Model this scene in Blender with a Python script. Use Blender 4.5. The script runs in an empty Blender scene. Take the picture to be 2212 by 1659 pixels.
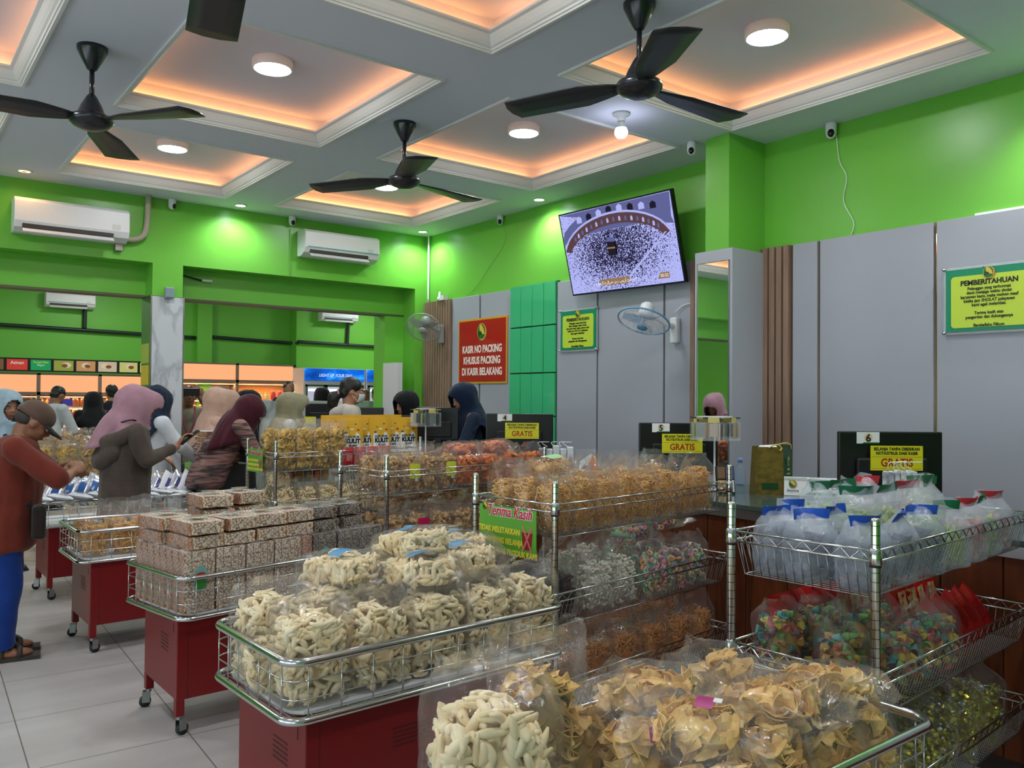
import bpy, bmesh, math, random
from mathutils import Vector, Matrix, Euler, noise
R = math.radians
sc = bpy.context.scene
COL = sc.collection

# ---------------------------------------------------------------- camera
cam_data = bpy.data.cameras.new('camera')
cam_data.sensor_fit = 'HORIZONTAL'
cam_data.sensor_width = 36.0
cam_data.lens = 1800.4 / 2212 * 36.0
cam_data.clip_start = 0.02
cam = bpy.data.objects.new('camera', cam_data)
COL.objects.link(cam)
_y, _p, _r = R(-37.712), R(0.9272), R(0.4505)
_f = Vector((math.cos(_p) * math.cos(_y), math.cos(_p) * math.sin(_y), math.sin(_p)))
_rt = Vector((math.sin(_y), -math.cos(_y), 0)); _up = _rt.cross(_f)
_r2 = math.cos(_r) * _rt + math.sin(_r) * _up; _u2 = -math.sin(_r) * _rt + math.cos(_r) * _up
sw = lambda v: Vector((-v.y, v.x, v.z))
_f, _r2, _u2 = sw(_f), sw(_r2), sw(_u2)
cam.matrix_world = Matrix(((_r2.x, _u2.x, -_f.x, 0.0), (_r2.y, _u2.y, -_f.y, 0.0), (_r2.z, _u2.z, -_f.z, 1.46), (0, 0, 0, 1)))
sc.camera = cam

# ---------------------------------------------------------------- world, exposure
world = bpy.data.worlds.new('daylight'); sc.world = world; world.use_nodes = True
bg = world.node_tree.nodes['Background']
bg.inputs[0].default_value = (0.80, 0.90, 1.0, 1); bg.inputs[1].default_value = 3.0
sc.view_settings.view_transform = 'Standard'; sc.view_settings.look = 'None'
sc.view_settings.gamma = 1.0; sc.view_settings.use_curve_mapping = False
sc.view_settings.exposure = 0.0
cy = sc.cycles
cy.max_bounces = 5; cy.diffuse_bounces = 3; cy.glossy_bounces = 2; cy.transmission_bounces = 2
cy.use_adaptive_sampling = True; cy.adaptive_threshold = 0.1; cy.transparent_max_bounces = 14; cy.caustics_reflective = False; cy.caustics_refractive = False
cy.sample_clamp_indirect = 4.0; cy.use_denoising = True; cy.blur_glossy = 0.6

def lamp(name, kind, loc, energy, color=(1, 1, 1), rot=(0, 0, 0), **kw):
    d = bpy.data.lights.new(name, kind); d.energy = energy; d.color = color
    for k, v in kw.items(): setattr(d, k, v)
    o = bpy.data.objects.new(name, d); o.location = loc; o.rotation_euler = rot; COL.objects.link(o); return o

# ---------------------------------------------------------------- materials
MATS = {}
def srgb(r, g, b):
    f = lambda c: (c / 255 / 12.92) if c / 255 <= 0.04045 else ((c / 255 + 0.055) / 1.055) ** 2.4
    return (f(r), f(g), f(b))
def mat(name, col=None, rough=0.5, metal=0.0, spec=0.5, emit=None, estr=1.0, var=0.0, vscale=8.0, bump=0.0, bscale=30.0, alpha=1.0, coat=0.0, sheen=0.0):
    if name in MATS: return MATS[name]
    m = bpy.data.materials.new(name); m.use_nodes = True; nt = m.node_tree; N = nt.nodes; L = nt.links
    b = N['Principled BSDF']
    c = srgb(*col) if col else (0.5, 0.5, 0.5)
    b.inputs['Base Color'].default_value = (*c, 1); b.inputs['Roughness'].default_value = rough
    b.inputs['Metallic'].default_value = metal; b.inputs['Specular IOR Level'].default_value = spec
    b.inputs['Alpha'].default_value = alpha; b.inputs['Coat Weight'].default_value = coat
    b.inputs['Sheen Weight'].default_value = sheen
    if emit: b.inputs['Emission Color'].default_value = (*srgb(*emit), 1); b.inputs['Emission Strength'].default_value = estr
    if var or bump:
        tc = N.new('ShaderNodeTexCoord')
    if var:
        n = N.new('ShaderNodeTexNoise'); n.inputs['Scale'].default_value = vscale; n.inputs['Detail'].default_value = 4
        L.new(tc.outputs['Object'], n.inputs['Vector'])
        cr = N.new('ShaderNodeValToRGB'); cr.color_ramp.elements[0].position = 0.3; cr.color_ramp.elements[1].position = 0.7
        cr.color_ramp.elements[0].color = (*[x * (1 - var) for x in c], 1); cr.color_ramp.elements[1].color = (*[min(1, x * (1 + var)) for x in c], 1)
        L.new(n.outputs['Fac'], cr.inputs['Fac']); L.new(cr.outputs['Color'], b.inputs['Base Color'])
    if bump:
        n2 = N.new('ShaderNodeTexNoise'); n2.inputs['Scale'].default_value = bscale; n2.inputs['Detail'].default_value = 3
        L.new(tc.outputs['Object'], n2.inputs['Vector'])
        bp = N.new('ShaderNodeBump'); bp.inputs['Strength'].default_value = bump; bp.inputs['Distance'].default_value = 0.01
        L.new(n2.outputs['Fac'], bp.inputs['Height']); L.new(bp.outputs['Normal'], b.inputs['Normal'])
    MATS[name] = m; return m

def glow(name, col, s):
    if name in MATS: return MATS[name]
    m = bpy.data.materials.new(name); m.use_nodes = True; nt = m.node_tree; nt.nodes.clear()
    e = nt.nodes.new('ShaderNodeEmission'); e.inputs[0].default_value = (*srgb(*col), 1); e.inputs[1].default_value = s
    o = nt.nodes.new('ShaderNodeOutputMaterial'); nt.links.new(e.outputs[0], o.inputs[0]); MATS[name] = m; return m

def film_mat(name, tint=(255, 255, 255), haze=0.10, hcol=(235, 238, 242), rough=0.05):
    """thin clear plastic: sees straight through, shines at edges and creases"""
    if name in MATS: return MATS[name]
    m = bpy.data.materials.new(name); m.use_nodes = True; nt = m.node_tree; N = nt.nodes; L = nt.links; N.clear()
    tr = N.new('ShaderNodeBsdfTransparent'); tr.inputs[0].default_value = (*srgb(*tint), 1)
    gl = N.new('ShaderNodeBsdfGlossy'); gl.inputs['Roughness'].default_value = rough; gl.inputs[0].default_value = (1, 1, 1, 1)
    df = N.new('ShaderNodeBsdfDiffuse'); df.inputs[0].default_value = (*srgb(*hcol), 1)
    tc = N.new('ShaderNodeTexCoord'); nz = N.new('ShaderNodeTexNoise'); nz.inputs['Scale'].default_value = 26; nz.inputs['Detail'].default_value = 5; nz.inputs['Distortion'].default_value = 1.2
    L.new(tc.outputs['Object'], nz.inputs['Vector'])
    bp = N.new('ShaderNodeBump'); bp.inputs['Strength'].default_value = 0.30; bp.inputs['Distance'].default_value = 0.012
    n2 = N.new('ShaderNodeTexNoise'); n2.inputs['Scale'].default_value = 95; n2.inputs['Detail'].default_value = 2; n2.inputs['Distortion'].default_value = 2.0; L.new(tc.outputs['Object'], n2.inputs['Vector'])
    ad = N.new('ShaderNodeMath'); ad.operation = 'MULTIPLY_ADD'; ad.inputs[1].default_value = 0.12; L.new(n2.outputs['Fac'], ad.inputs[0]); L.new(nz.outputs['Fac'], ad.inputs[2])
    L.new(ad.outputs[0], bp.inputs['Height']); L.new(bp.outputs['Normal'], gl.inputs['Normal'])
    fr = N.new('ShaderNodeLayerWeight'); fr.inputs['Blend'].default_value = 0.17
    L.new(bp.outputs['Normal'], fr.inputs['Normal'])
    mr = N.new('ShaderNodeMapRange'); mr.inputs['To Min'].default_value = 0.035; mr.inputs['To Max'].default_value = 0.30
    L.new(fr.outputs['Fresnel'], mr.inputs['Value'])
    a = N.new('ShaderNodeMixShader'); a.inputs[0].default_value = haze
    L.new(tr.outputs[0], a.inputs[1]); L.new(df.outputs[0], a.inputs[2])
    b = N.new('ShaderNodeMixShader'); L.new(mr.outputs[0], b.inputs[0]); L.new(a.outputs[0], b.inputs[1]); L.new(gl.outputs[0], b.inputs[2])
    o = N.new('ShaderNodeOutputMaterial'); L.new(b.outputs[0], o.inputs[0]); MATS[name] = m; return m

def ramp_mat(name, cols, scale=6.0, rough=0.7, kind='noise', bump=0.0, stretch=(1, 1, 1), detail=5, spec=0.3):
    if name in MATS: return MATS[name]
    m = bpy.data.materials.new(name); m.use_nodes = True; nt = m.node_tree; N = nt.nodes; L = nt.links; b = N['Principled BSDF']
    b.inputs['Roughness'].default_value = rough; b.inputs['Specular IOR Level'].default_value = spec
    tc = N.new('ShaderNodeTexCoord'); mp = N.new('ShaderNodeMapping'); mp.inputs['Scale'].default_value = stretch
    L.new(tc.outputs['Object'], mp.inputs['Vector'])
    if kind == 'noise':
        n = N.new('ShaderNodeTexNoise'); n.inputs['Scale'].default_value = scale; n.inputs['Detail'].default_value = detail; out = n.outputs['Fac']
    elif kind == 'cell':
        n = N.new('ShaderNodeTexVoronoi'); n.inputs['Scale'].default_value = scale; out = n.outputs['Distance']
    elif kind == 'random':
        n = N.new('ShaderNodeTexVoronoi'); n.inputs['Scale'].default_value = scale
        sp = N.new('ShaderNodeSeparateColor'); L.new(n.outputs['Color'], sp.inputs[0]); out = sp.outputs[0]
    L.new(mp.outputs['Vector'], n.inputs['Vector'])
    cr = N.new('ShaderNodeValToRGB'); els = cr.color_ramp.elements
    if kind == 'random': cr.color_ramp.interpolation = 'CONSTANT'
    while len(els) < len(cols): els.new(0.5)
    for e, (p, c) in zip(els, cols): e.position = p; e.color = (*srgb(*c), 1)
    L.new(out, cr.inputs['Fac']); L.new(cr.outputs['Color'], b.inputs['Base Color'])
    if bump:
        bp = N.new('ShaderNodeBump'); bp.inputs['Strength'].default_value = bump; bp.inputs['Distance'].default_value = 0.006
        L.new(out, bp.inputs['Height']); L.new(bp.outputs['Normal'], b.inputs['Normal'])
    MATS[name] = m; return m

# ---------------------------------------------------------------- mesh builder
class MB:
    def __init__(s): s.v = []; s.f = []; s.m = []; s.cur = 0
    def add(s, vs, fs):
        o = len(s.v); s.v.extend([tuple(p) for p in vs]); s.f.extend([tuple(i + o for i in f) for f in fs]); s.m.extend([s.cur] * len(fs)); return s
    def box(s, x0, x1, y0, y1, z0, z1, M=None):
        vs = [Vector((x, y, z)) for x in (x0, x1) for y in (y0, y1) for z in (z0, z1)]
        if M is not None: vs = [M @ p for p in vs]
        return s.add(vs, [(0, 1, 3, 2), (4, 6, 7, 5), (0, 4, 5, 1), (2, 3, 7, 6), (0, 2, 6, 4), (1, 5, 7, 3)])
    def cbox(s, c, d, M=None):
        M2 = Matrix.Translation(c) if M is None else M @ Matrix.Translation(c)
        return s.box(-d[0] / 2, d[0] / 2, -d[1] / 2, d[1] / 2, -d[2] / 2, d[2] / 2, M2)
    def quad(s, a, b, c, d): return s.add([a, b, c, d], [(0, 1, 2, 3)])
    def tube(s, pts, r, n=8, closed=False, caps=True):
        pts = [Vector(p) for p in pts]; k = len(pts); rr = r if isinstance(r, (list, tuple)) else [r] * k
        vs = []; ref = None
        for i, p in enumerate(pts):
            if closed: t = pts[(i + 1) % k] - pts[i - 1]
            else: t = pts[min(i + 1, k - 1)] - pts[max(i - 1, 0)]
            if t.length < 1e-9: t = Vector((0, 0, 1))
            t.normalize()
            if ref is None: ref = Vector((0, 0, 1)) if abs(t.z) < 0.9 else Vector((1, 0, 0))
            u = ref - t * ref.dot(t)
            if u.length < 1e-6: u = t.orthogonal()
            u.normalize(); w = t.cross(u); ref = u
            for j in range(n):
                a = 2 * math.pi * j / n; vs.append(p + (u * math.cos(a) + w * math.sin(a)) * rr[i])
        fs = []
        for i in range(k if closed else k - 1):
            i2 = (i + 1) % k
            for j in range(n):
                j2 = (j + 1) % n; fs.append((i * n + j, i * n + j2, i2 * n + j2, i2 * n + j))
        if not closed and caps: fs.append(tuple(range(n - 1, -1, -1))); fs.append(tuple((k - 1) * n + j for j in range(n)))
        return s.add(vs, fs)
    def cyl(s, p0, p1, r, n=16, r1=None): return s.tube([p0, p1], [r, r if r1 is None else r1], n)
    def lathe(s, prof, n=24, M=None, cap=True):
        vs = []; fs = []
        for (r, z) in prof:
            for j in range(n):
                a = 2 * math.pi * j / n; p = Vector((r * math.cos(a), r * math.sin(a), z)); vs.append(M @ p if M is not None else p)
        for i in range(len(prof) - 1):
            for j in range(n):
                j2 = (j + 1) % n; fs.append((i * n + j, i * n + j2, (i + 1) * n + j2, (i + 1) * n + j))
        if cap:
            fs.append(tuple(range(n - 1, -1, -1))); fs.append(tuple((len(prof) - 1) * n + j for j in range(n)))
        return s.add(vs, fs)
    def ell(s, c, r, nu=16, nv=10, M=None):
        c = Vector(c); vs = []; fs = []
        for i in range(1, nv):
            th = math.pi * i / nv
            for j in range(nu):
                a = 2 * math.pi * j / nu; p = Vector((r[0] * math.sin(th) * math.cos(a), r[1] * math.sin(th) * math.sin(a), r[2] * math.cos(th)))
                vs.append(c + (M @ p if M is not None else p))
        t = Vector((0, 0, r[2])); b = -t
        if M is not None: t = M @ t; b = M @ b
        vs.append(c + t); vs.append(c + b); T = len(vs) - 2; B = T + 1
        for i in range(nv - 2):
            for j in range(nu):
                j2 = (j + 1) % nu; fs.append((i * nu + j, (i + 1) * nu + j, (i + 1) * nu + j2, i * nu + j2))
        for j in range(nu):
            j2 = (j + 1) % nu; fs.append((T, j, j2)); fs.append((B, (nv - 2) * nu + j2, (nv - 2) * nu + j))
        return s.add(vs, fs)
    def prism(s, poly, z0, z1, M=None):
        n = len(poly); vs = [Vector((x, y, z)) for z in (z0, z1) for x, y in poly]
        if M is not None: vs = [M @ p for p in vs]
        return s.add(vs, [tuple(range(n - 1, -1, -1)), tuple(range(n, 2 * n))] + [(i, (i + 1) % n, n + (i + 1) % n, n + i) for i in range(n)])
    def mesh(s, name, mats, smooth=False):
        me = bpy.data.meshes.new(name); me.from_pydata(s.v, [], s.f); me.update()
        if not isinstance(mats, (list, tuple)): mats = [mats]
        for m in mats: me.materials.append(m)
        if len(mats) > 1: me.polygons.foreach_set('material_index', s.m)
        if smooth: me.polygons.foreach_set('use_smooth', [True] * len(me.polygons))
        return me
    def build(s, name, mats, parent=None, smooth=False, **kw):
        return link(name, s.mesh(name, mats, smooth), parent, **kw)

def link(name, data, parent=None, loc=None, rot=None, label=None, cat=None, group=None, kind=None):
    o = bpy.data.objects.new(name, data); COL.objects.link(o)
    if parent is not None: o.parent = parent
    if loc is not None: o.location = loc
    if rot is not None: o.rotation_euler = rot
    tag(o, label, cat, group, kind); return o
def tag(o, label=None, cat=None, group=None, kind=None):
    if label: o['label'] = label
    if cat: o['category'] = cat
    if group: o['group'] = group
    if kind: o['kind'] = kind
    return o
def thing(name, label, cat, loc=(0, 0, 0), rz=0.0, group=None, rot=None):
    o = link(name, None, None, loc, rot if rot is not None else (0, 0, rz), label, cat, group); o.empty_display_size = 0.1; return o
def struct(name, mb, m, smooth=False): return mb.build(name, m, None, smooth, kind='structure')
def box_obj(name, x0, x1, y0, y1, z0, z1, m, parent=None, bev=0.0, **kw):
    o = MB().box(x0, x1, y0, y1, z0, z1).build(name, m, parent, **kw)
    if bev: bevel(o, bev)
    return o
def bevel(o, w, seg=2):
    b = o.modifiers.new('bevel', 'BEVEL'); b.width = w; b.segments = seg; b.limit_method = 'ANGLE'; b.angle_limit = R(40); return o

_txt = {}
def text(s, size, m, parent, M, name='lettering', bold=0.0, align='CENTER', sx=1.0, shear=0.0, ext=0.0006, spacing=1.0, line=1.0, **kw):
    """flat lettering as a mesh; local x to the right, y up, z out of the sign; M places it in the parent's frame"""
    cu = bpy.data.curves.new('t', 'FONT'); cu.body = s; cu.size = size; cu.align_x = align; cu.align_y = 'CENTER'
    cu.offset = bold; cu.extrude = ext; cu.shear = shear; cu.space_character = spacing; cu.space_line = line; cu.resolution_u = 3
    t = bpy.data.objects.new('t', cu); COL.objects.link(t)
    dg = bpy.context.evaluated_depsgraph_get(); dg.update()
    me = bpy.data.meshes.new_from_object(t.evaluated_get(dg)); bpy.data.objects.remove(t)
    me.transform(Matrix.Scale(sx, 4, (1, 0, 0))); me.transform(M)
    me.materials.clear(); me.materials.append(m)
    return link(name, me, parent, **kw)
def frame(o, right, up):
    """matrix whose x runs along right, y along up, z = right x up, origin o"""
    r = Vector(right).normalized(); u = Vector(up).normalized(); n = r.cross(u)
    return Matrix(((r.x, u.x, n.x, o[0]), (r.y, u.y, n.y, o[1]), (r.z, u.z, n.z, o[2]), (0, 0, 0, 1)))
def rrect(w, h, r, n=5, cx=0, cy_=0):
    out = []
    for qx, qy, a0 in ((1, 1, 0), (-1, 1, 90), (-1, -1, 180), (1, -1, 270)):
        for i in range(n + 1):
            a = R(a0 + 90 * i / n); out.append((cx + qx * (w / 2 - r) + r * math.cos(a), cy_ + qy * (h / 2 - r) + r * math.sin(a)))
    return out
ORD = ['first', 'second', 'third', 'fourth', 'fifth', 'sixth', 'seventh', 'eighth', 'ninth', 'tenth', 'eleventh', 'twelfth', 'thirteenth', 'fourteenth', 'fifteenth', 'sixteenth']
def copy_tree(o, parent=None, **kw):
    c = o.copy(); COL.objects.link(c); c.parent = parent
    for k in ('label', 'group'):
        if k in kw: c[k] = kw[k]
    for ch in o.children: copy_tree(ch, c)
    return c
# ================================================================ the room
HC = 3.27            # ceiling height
UW, VW, VB = 5.0, 8.05, 16.0   # counter wall, wall with the two openings, wall of the room behind
def green_paint():
    m = mat('green_gloss_paint', (112, 192, 66), rough=0.32, spec=0.5, bump=0.12, bscale=2.5)
    return m
M_GREEN = green_paint()
M_CEIL = mat('ceiling_white', (220, 224, 236), rough=0.75, spec=0.2)
M_TRIM = mat('plaster_moulding', (226, 226, 222), rough=0.6)
M_GREY = mat('grey_laminate', (168, 172, 182), rough=0.33, spec=0.4)
M_WHITE = mat('white_plastic', (232, 233, 234), rough=0.35)
M_BLACK = mat('black_plastic', (16, 16, 18), rough=0.35)
M_CHROME = mat('chrome', (205, 207, 208), rough=0.16, metal=1.0)
M_STEEL = mat('dull_chrome', (165, 168, 168), rough=0.28, metal=1.0)
M_GOLD = mat('bronze_mirror', (214, 176, 132), rough=0.05, metal=1.0)
M_MIRROR = mat('mirror', (235, 238, 238), rough=0.02, metal=1.0)
M_SLAT = ramp_mat('slat_wood', [(0.3, (139, 112, 94)), (0.7, (158, 130, 110))], 5, 0.5, stretch=(6, 6, 0.6))
M_YEL = mat('sign_yellow', (226, 222, 40), rough=0.4)
M_RED = mat('sign_red', (176, 24, 22), rough=0.35)
M_INK = mat('ink_black', (16, 16, 14), rough=0.5)
M_INKR = mat('ink_red', (176, 38, 26), rough=0.5)
M_PAPER = mat('paper_white', (238, 240, 238), rough=0.5)
M_ORN = mat('letter_cream', (246, 236, 225), rough=0.4)
M_LIME = mat('sign_lime', (196, 222, 66), rough=0.4)
M_TEALG = mat('sign_green', (10, 140, 100), rough=0.35)
M_LEAF = mat('leaf_green', (38, 110, 44), rough=0.4)
M_CORN = mat('corn_gold', (222, 190, 80), rough=0.4)

# floor: 60 cm stone tiles
def floor_mat():
    m = bpy.data.materials.new('floor_tiles'); m.use_nodes = True; nt = m.node_tree; N = nt.nodes; L = nt.links; b = N['Principled BSDF']
    tc = N.new('ShaderNodeTexCoord'); mp = N.new('ShaderNodeMapping')
    mp.inputs['Rotation'].default_value = (0, 0, R(2.2)); mp.inputs['Location'].default_value = (-0.978, -3.73, 0)
    L.new(tc.outputs['Object'], mp.inputs['Vector'])
    br = N.new('ShaderNodeTexBrick'); br.offset = 0.0; br.inputs['Scale'].default_value = 1.0
    br.inputs['Brick Width'].default_value = 0.6; br.inputs['Row Height'].default_value = 0.6
    br.inputs['Mortar Size'].default_value = 0.0028; br.inputs['Mortar Smooth'].default_value = 0.1
    br.inputs['Mortar'].default_value = (*srgb(120, 112, 104), 1); br.inputs['Bias'].default_value = 0
    L.new(mp.outputs['Vector'], br.inputs['Vector'])
    n = N.new('ShaderNodeTexNoise'); n.inputs['Scale'].default_value = 1.7; n.inputs['Detail'].default_value = 6; n.inputs['Roughness'].default_value = 0.5
    mp2 = N.new('ShaderNodeMapping'); mp2.inputs['Scale'].default_value = (0.5, 2.2, 1); L.new(tc.outputs['Object'], mp2.inputs['Vector']); L.new(mp2.outputs['Vector'], n.inputs['Vector'])
    cr = N.new('ShaderNodeValToRGB'); cr.color_ramp.elements[0].position = 0.35; cr.color_ramp.elements[1].position = 0.68
    cr.color_ramp.elements[0].color = (*srgb(176, 171, 168), 1); cr.color_ramp.elements[1].color = (*srgb(196, 192, 188), 1)
    L.new(n.outputs['Fac'], cr.inputs['Fac']); L.new(cr.outputs['Color'], br.inputs['Color1']); L.new(cr.outputs['Color'], br.inputs['Color2'])
    L.new(br.outputs['Color'], b.inputs['Base Color']); b.inputs['Roughness'].default_value = 0.32; b.inputs['Specular IOR Level'].default_value = 0.4
    return m
struct('floor', MB().quad((-4.2, -4.5, 0), (10.5, -4.5, 0), (10.5, VB, 0), (-4.2, VB, 0)), floor_mat())

# ceiling with sunken coffers
CU = [(-2.72, -1.29), (-0.83, 0.70), (1.185, 2.573), (3.025, 4.565)]
CV = [(-2.35, -0.70), (-0.25, 1.41), (1.86, 3.517), (3.965, 5.62), (6.07, 7.63)]
def ceiling_mesh():
    mb = MB(); us = sorted({-4.2, 5.0} | {a for p in CU for a in p}); vs = sorted({-4.5, VW} | {a for p in CV for a in p})
    for i in range(len(us) - 1):
        for j in range(len(vs) - 1):
            if (us[i], us[i + 1]) in CU and (vs[j], vs[j + 1]) in CV: continue
            mb.quad((us[i], vs[j], HC), (us[i], vs[j + 1], HC), (us[i + 1], vs[j + 1], HC), (us[i + 1], vs[j], HC))
    e, t = 0.10, 0.19
    for (a, b) in CU:
        for (c, d) in CV:
            x0, x1, y0, y1 = a - e + .07, b + e - .07, c - e + .07, d + e - .07
            mb.quad((x0, y0, HC + t), (x0, y1, HC + t), (x1, y1, HC + t), (x1, y0, HC + t))
            for p, q in (((x0, y0), (x1, y0)), ((x1, y0), (x1, y1)), ((x1, y1), (x0, y1)), ((x0, y1), (x0, y0))):
                mb.quad((*p, HC + .05), (*q, HC + .05), (*q, HC + t), (*p, HC + t))
    return mb
struct('ceiling', ceiling_mesh(), M_CEIL)
PROF = [(0.0, 0.0), (0.0, -0.014), (0.016, -0.014), (0.02, -0.004), (0.026, -0.004), (0.03, 0.006), (0.04, 0.012), (0.052, 0.028), (0.062, 0.048), (0.066, 0.060), (0.072, 0.062), (0.083, 0.066), (0.083, 0.078), (-0.03, 0.078)]
tn = 0
for (a, b) in CU:
    for (c, d) in CV:
        if d < 1 or (b < -1): continue
        mb = MB(); rings = []
        for (o, z) in PROF: rings.append([(a + o, c + o, HC + z), (b - o, c + o, HC + z), (b - o, d - o, HC + z), (a + o, d - o, HC + z)])
        for r0, r1 in zip(rings[:-1], rings[1:]):
            for k in range(4): mb.quad(r0[k], r0[(k + 1) % 4], r1[(k + 1) % 4], r1[k])
        tn += 1; struct('trim_%d' % tn, mb, M_TRIM)
        # warm LED strips lying in the cove behind the moulding
        cx, cyy = (a + b) / 2, (c + d) / 2
        for k, (px, py, rz, ln) in enumerate(((cx, d - 0.025, 0, b - a), (cx, c + 0.025, 180, b - a), (b - 0.025, cyy, -90, d - c), (a + 0.025, cyy, 90, d - c))):
            lamp('cove_strip_light', 'AREA', (px, py, HC + 0.088), 1.0 * ln, (1.0, 0.38, 0.12), (R(88), 0, R(rz)), shape='RECTANGLE', size=ln - 0.1, size_y=0.02)

# round surface lamps in the coffers
M_LENS = glow('lamp_lens', (245, 250, 255), 110.0)
def round_lamp(x, y, z, r, label, h=0.055, lens=M_LENS):
    t = thing('ceiling_lamp', label, 'ceiling lamp', (x, y, z), group=None)
    MB().lathe([(r * 0.97, 0), (r, -0.006), (r, -h), (r * 0.96, -h - 0.004), (r * 0.90, -h)], 40, cap=False).build('housing', M_WHITE, t, True)
    MB().lathe([(r * 0.90, -h), (r * 0.6, -h - 0.003), (0.001, -h - 0.004)], 40, cap=False).build('diffuser', lens, t, True)
    return t
for (u, v, lb) in ((1.88, 4.79, 'round white surface lamp in the coffer beside the left ceiling fan'),
                   (3.795, 2.69, 'round white surface lamp in the large coffer at upper right'),
                   (1.88, 6.85, 'round white surface lamp in the small coffer near the left air conditioner'),
                   (3.795, 4.79, 'round white surface lamp in the coffer next to the bare bulb'),
                   (3.795, 6.85, 'round white surface lamp below the middle fan hub, in the farthest right coffer'),):
    round_lamp(u, v, HC + 0.19, 0.117, lb)
for (u, v) in ((-0.06, 4.79), (-0.06, 6.85), (-0.06, 2.69), (1.88, 0.6), (3.795, 0.6), (-0.06, 0.6), (1.88, 2.69)):
    tn += 1; struct('trim_%d' % tn, MB().lathe([(0.117, 0.19), (0.117, 0.132), (0.106, 0.130), (0.106, 0.14)], 32, Matrix.Translation((u, v, HC)), cap=False), M_WHITE, True)
    lamp('coffer_lamp_light', 'AREA', (u, v, HC + 0.13), 13, (0.95, 0.98, 1.0), shape='DISK', size=0.21)
# small recessed downlights
def downlight(u, v, label, col, e, core=False):
    t = thing('downlight', label, 'downlight', (u, v, HC))
    MB().lathe([(0.058, 0.0), (0.060, -0.006), (0.045, -0.008), (0.045, 0.0)], 28, cap=False).build('rim', M_WHITE, t, True)
    MB().lathe([(0.045, -0.004), (0.001, -0.004)], 28, cap=False).build('lens', glow('downlight_lens_' + ('warm' if core else 'white'), col, 6 if core else 20), t, True)
    if core: MB().lathe([(0.02, -0.009), (0.001, -0.0095)], 20, cap=False).build('centre_cap', M_WHITE, t, True)
    lamp('downlight_beam', 'SPOT', (u, v, HC - 0.03), e, tuple(srgb(*col)), spot_size=R(155), spot_blend=0.8, shadow_soft_size=0.04)
downlight(2.78, 7.84, 'cool white downlight beside the white pipe and right camera over the arch wall', (235, 245, 255), 30)
downlight(4.78, 7.80, 'cool white downlight in the far corner of the ceiling', (235, 245, 255), 34)
downlight(4.82, 5.85, 'cool white downlight close to the television wall', (235, 245, 255), 34)
downlight(0.98, 7.76, 'warm orange ring downlight above the large left air conditioner', (255, 190, 120), 4, True)
struct('trim_62', MB().lathe([(0.058, 0.0), (0.060, -0.006), (0.045, -0.008)], 28, Matrix.Translation((4.74, 1.55, HC)), cap=False), M_WHITE, True)
lamp('downlight_beam_off_frame', 'SPOT', (4.74, 1.55, HC - 0.03), 46, (0.95, 1, 1), spot_size=R(125), spot_blend=0.7, shadow_soft_size=0.05)

# bare bulb
t = thing('light_bulb', 'bare glowing bulb hanging from a white socket on the ceiling', 'light bulb', (3.76, 3.75, HC))
MB().lathe([(0.055, 0), (0.055, -0.012), (0.03, -0.022), (0.026, -0.05)], 24).build('socket', M_WHITE, t, True)
MB().lathe([(0.018, -0.05), (0.022, -0.075), (0.034, -0.095)], 24, cap=False).build('bulb_neck', M_WHITE, t, True)
MB().lathe([(0.034, -0.095), (0.042, -0.115), (0.040, -0.135), (0.028, -0.152), (0.001, -0.158)], 24, cap=False).build('bulb_globe', glow('bulb_glow', (225, 228, 255), 32), t, True)

# walls
DK = mat('dark_gap', (20, 26, 20), 0.8)
mb = MB().box(UW, UW + 0.2, -4.5, VW + 0.5, 0, HC)
struct('wall_right', mb, M_GREEN)
mb = MB()
OP = [(-3.9, 2.05), (2.32, 4.84)]     # two wide openings between green columns
mb.box(-4.2, OP[0][0], VW, VW + 0.5, 0, HC); mb.box(2.05, 2.32, VW, VW + 0.27, 2.37, HC); mb.box(4.84, 5.0, VW, VW + 0.5, 0, HC)
for (a, b) in OP:
    mb.box(a, b, VW, VW + 0.25, 2.67, HC)
    mb.box(a, min(b, 4.6), VW + 0.25, VW + 0.4, 2.385, HC)
mb.box(4.60, 4.84, VW + 0.25, VW + 0.5, 0, HC)
struct('wall_far', mb, M_GREEN)
t1 = MB()
for (a, b) in OP: t1.box(a, b, VW + 0.24, VW + 0.41, 2.372, 2.392)
struct('trim_60', t1, mat('dull_edge', (96, 96, 70), 0.6))
t2 = MB().box(2.045, 2.325, VW - 0.01, VW + 0.3, 0, 2.365)
def marble():
    m = ramp_mat('white_marble', [(0.0, (196, 200, 206)), (0.46, (206, 210, 216)), (0.5, (172, 176, 184)), (0.53, (206, 210, 216))], 2.2, 0.25, stretch=(1.2, 1.2, 0.5), detail=9, spec=0.5)
    return m
struct('wall_pillar', t2, marble())
struct('trim_61', MB().box(2.035, 2.047, VW - 0.012, VW + 0.3, 0, 2.375).box(2.323, 2.335, VW - 0.012, VW + 0.3, 0, 2.375), M_STEEL)
mb = MB().box(-4.4, 10.6, VB, VB + 0.2, 0, 3.7); mb.box(4.85, 5.12, VB - 0.14, VB, 0, 3.7); mb.box(6.70, 10.6, VB - 0.35, VB, 1.9, 3.7)
mb.box(10.5, 10.7, VW, VB, 0, 3.7); mb.box(-4.4, -4.2, 5.9, VB, 0, 3.7); mb.box(5.0, 10.5, VW + 0.3, VW + 0.5, 0, 3.7)
struct('wall_back', mb, mat('green_back_paint', (106, 186, 62), rough=0.45))
struct('ceiling_back', MB().quad((-4.2, VW + 0.4, 3.55), (-4.2, VB, 3.55), (10.5, VB, 3.55), (10.5, VW + 0.4, 3.55)), M_CEIL)
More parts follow.
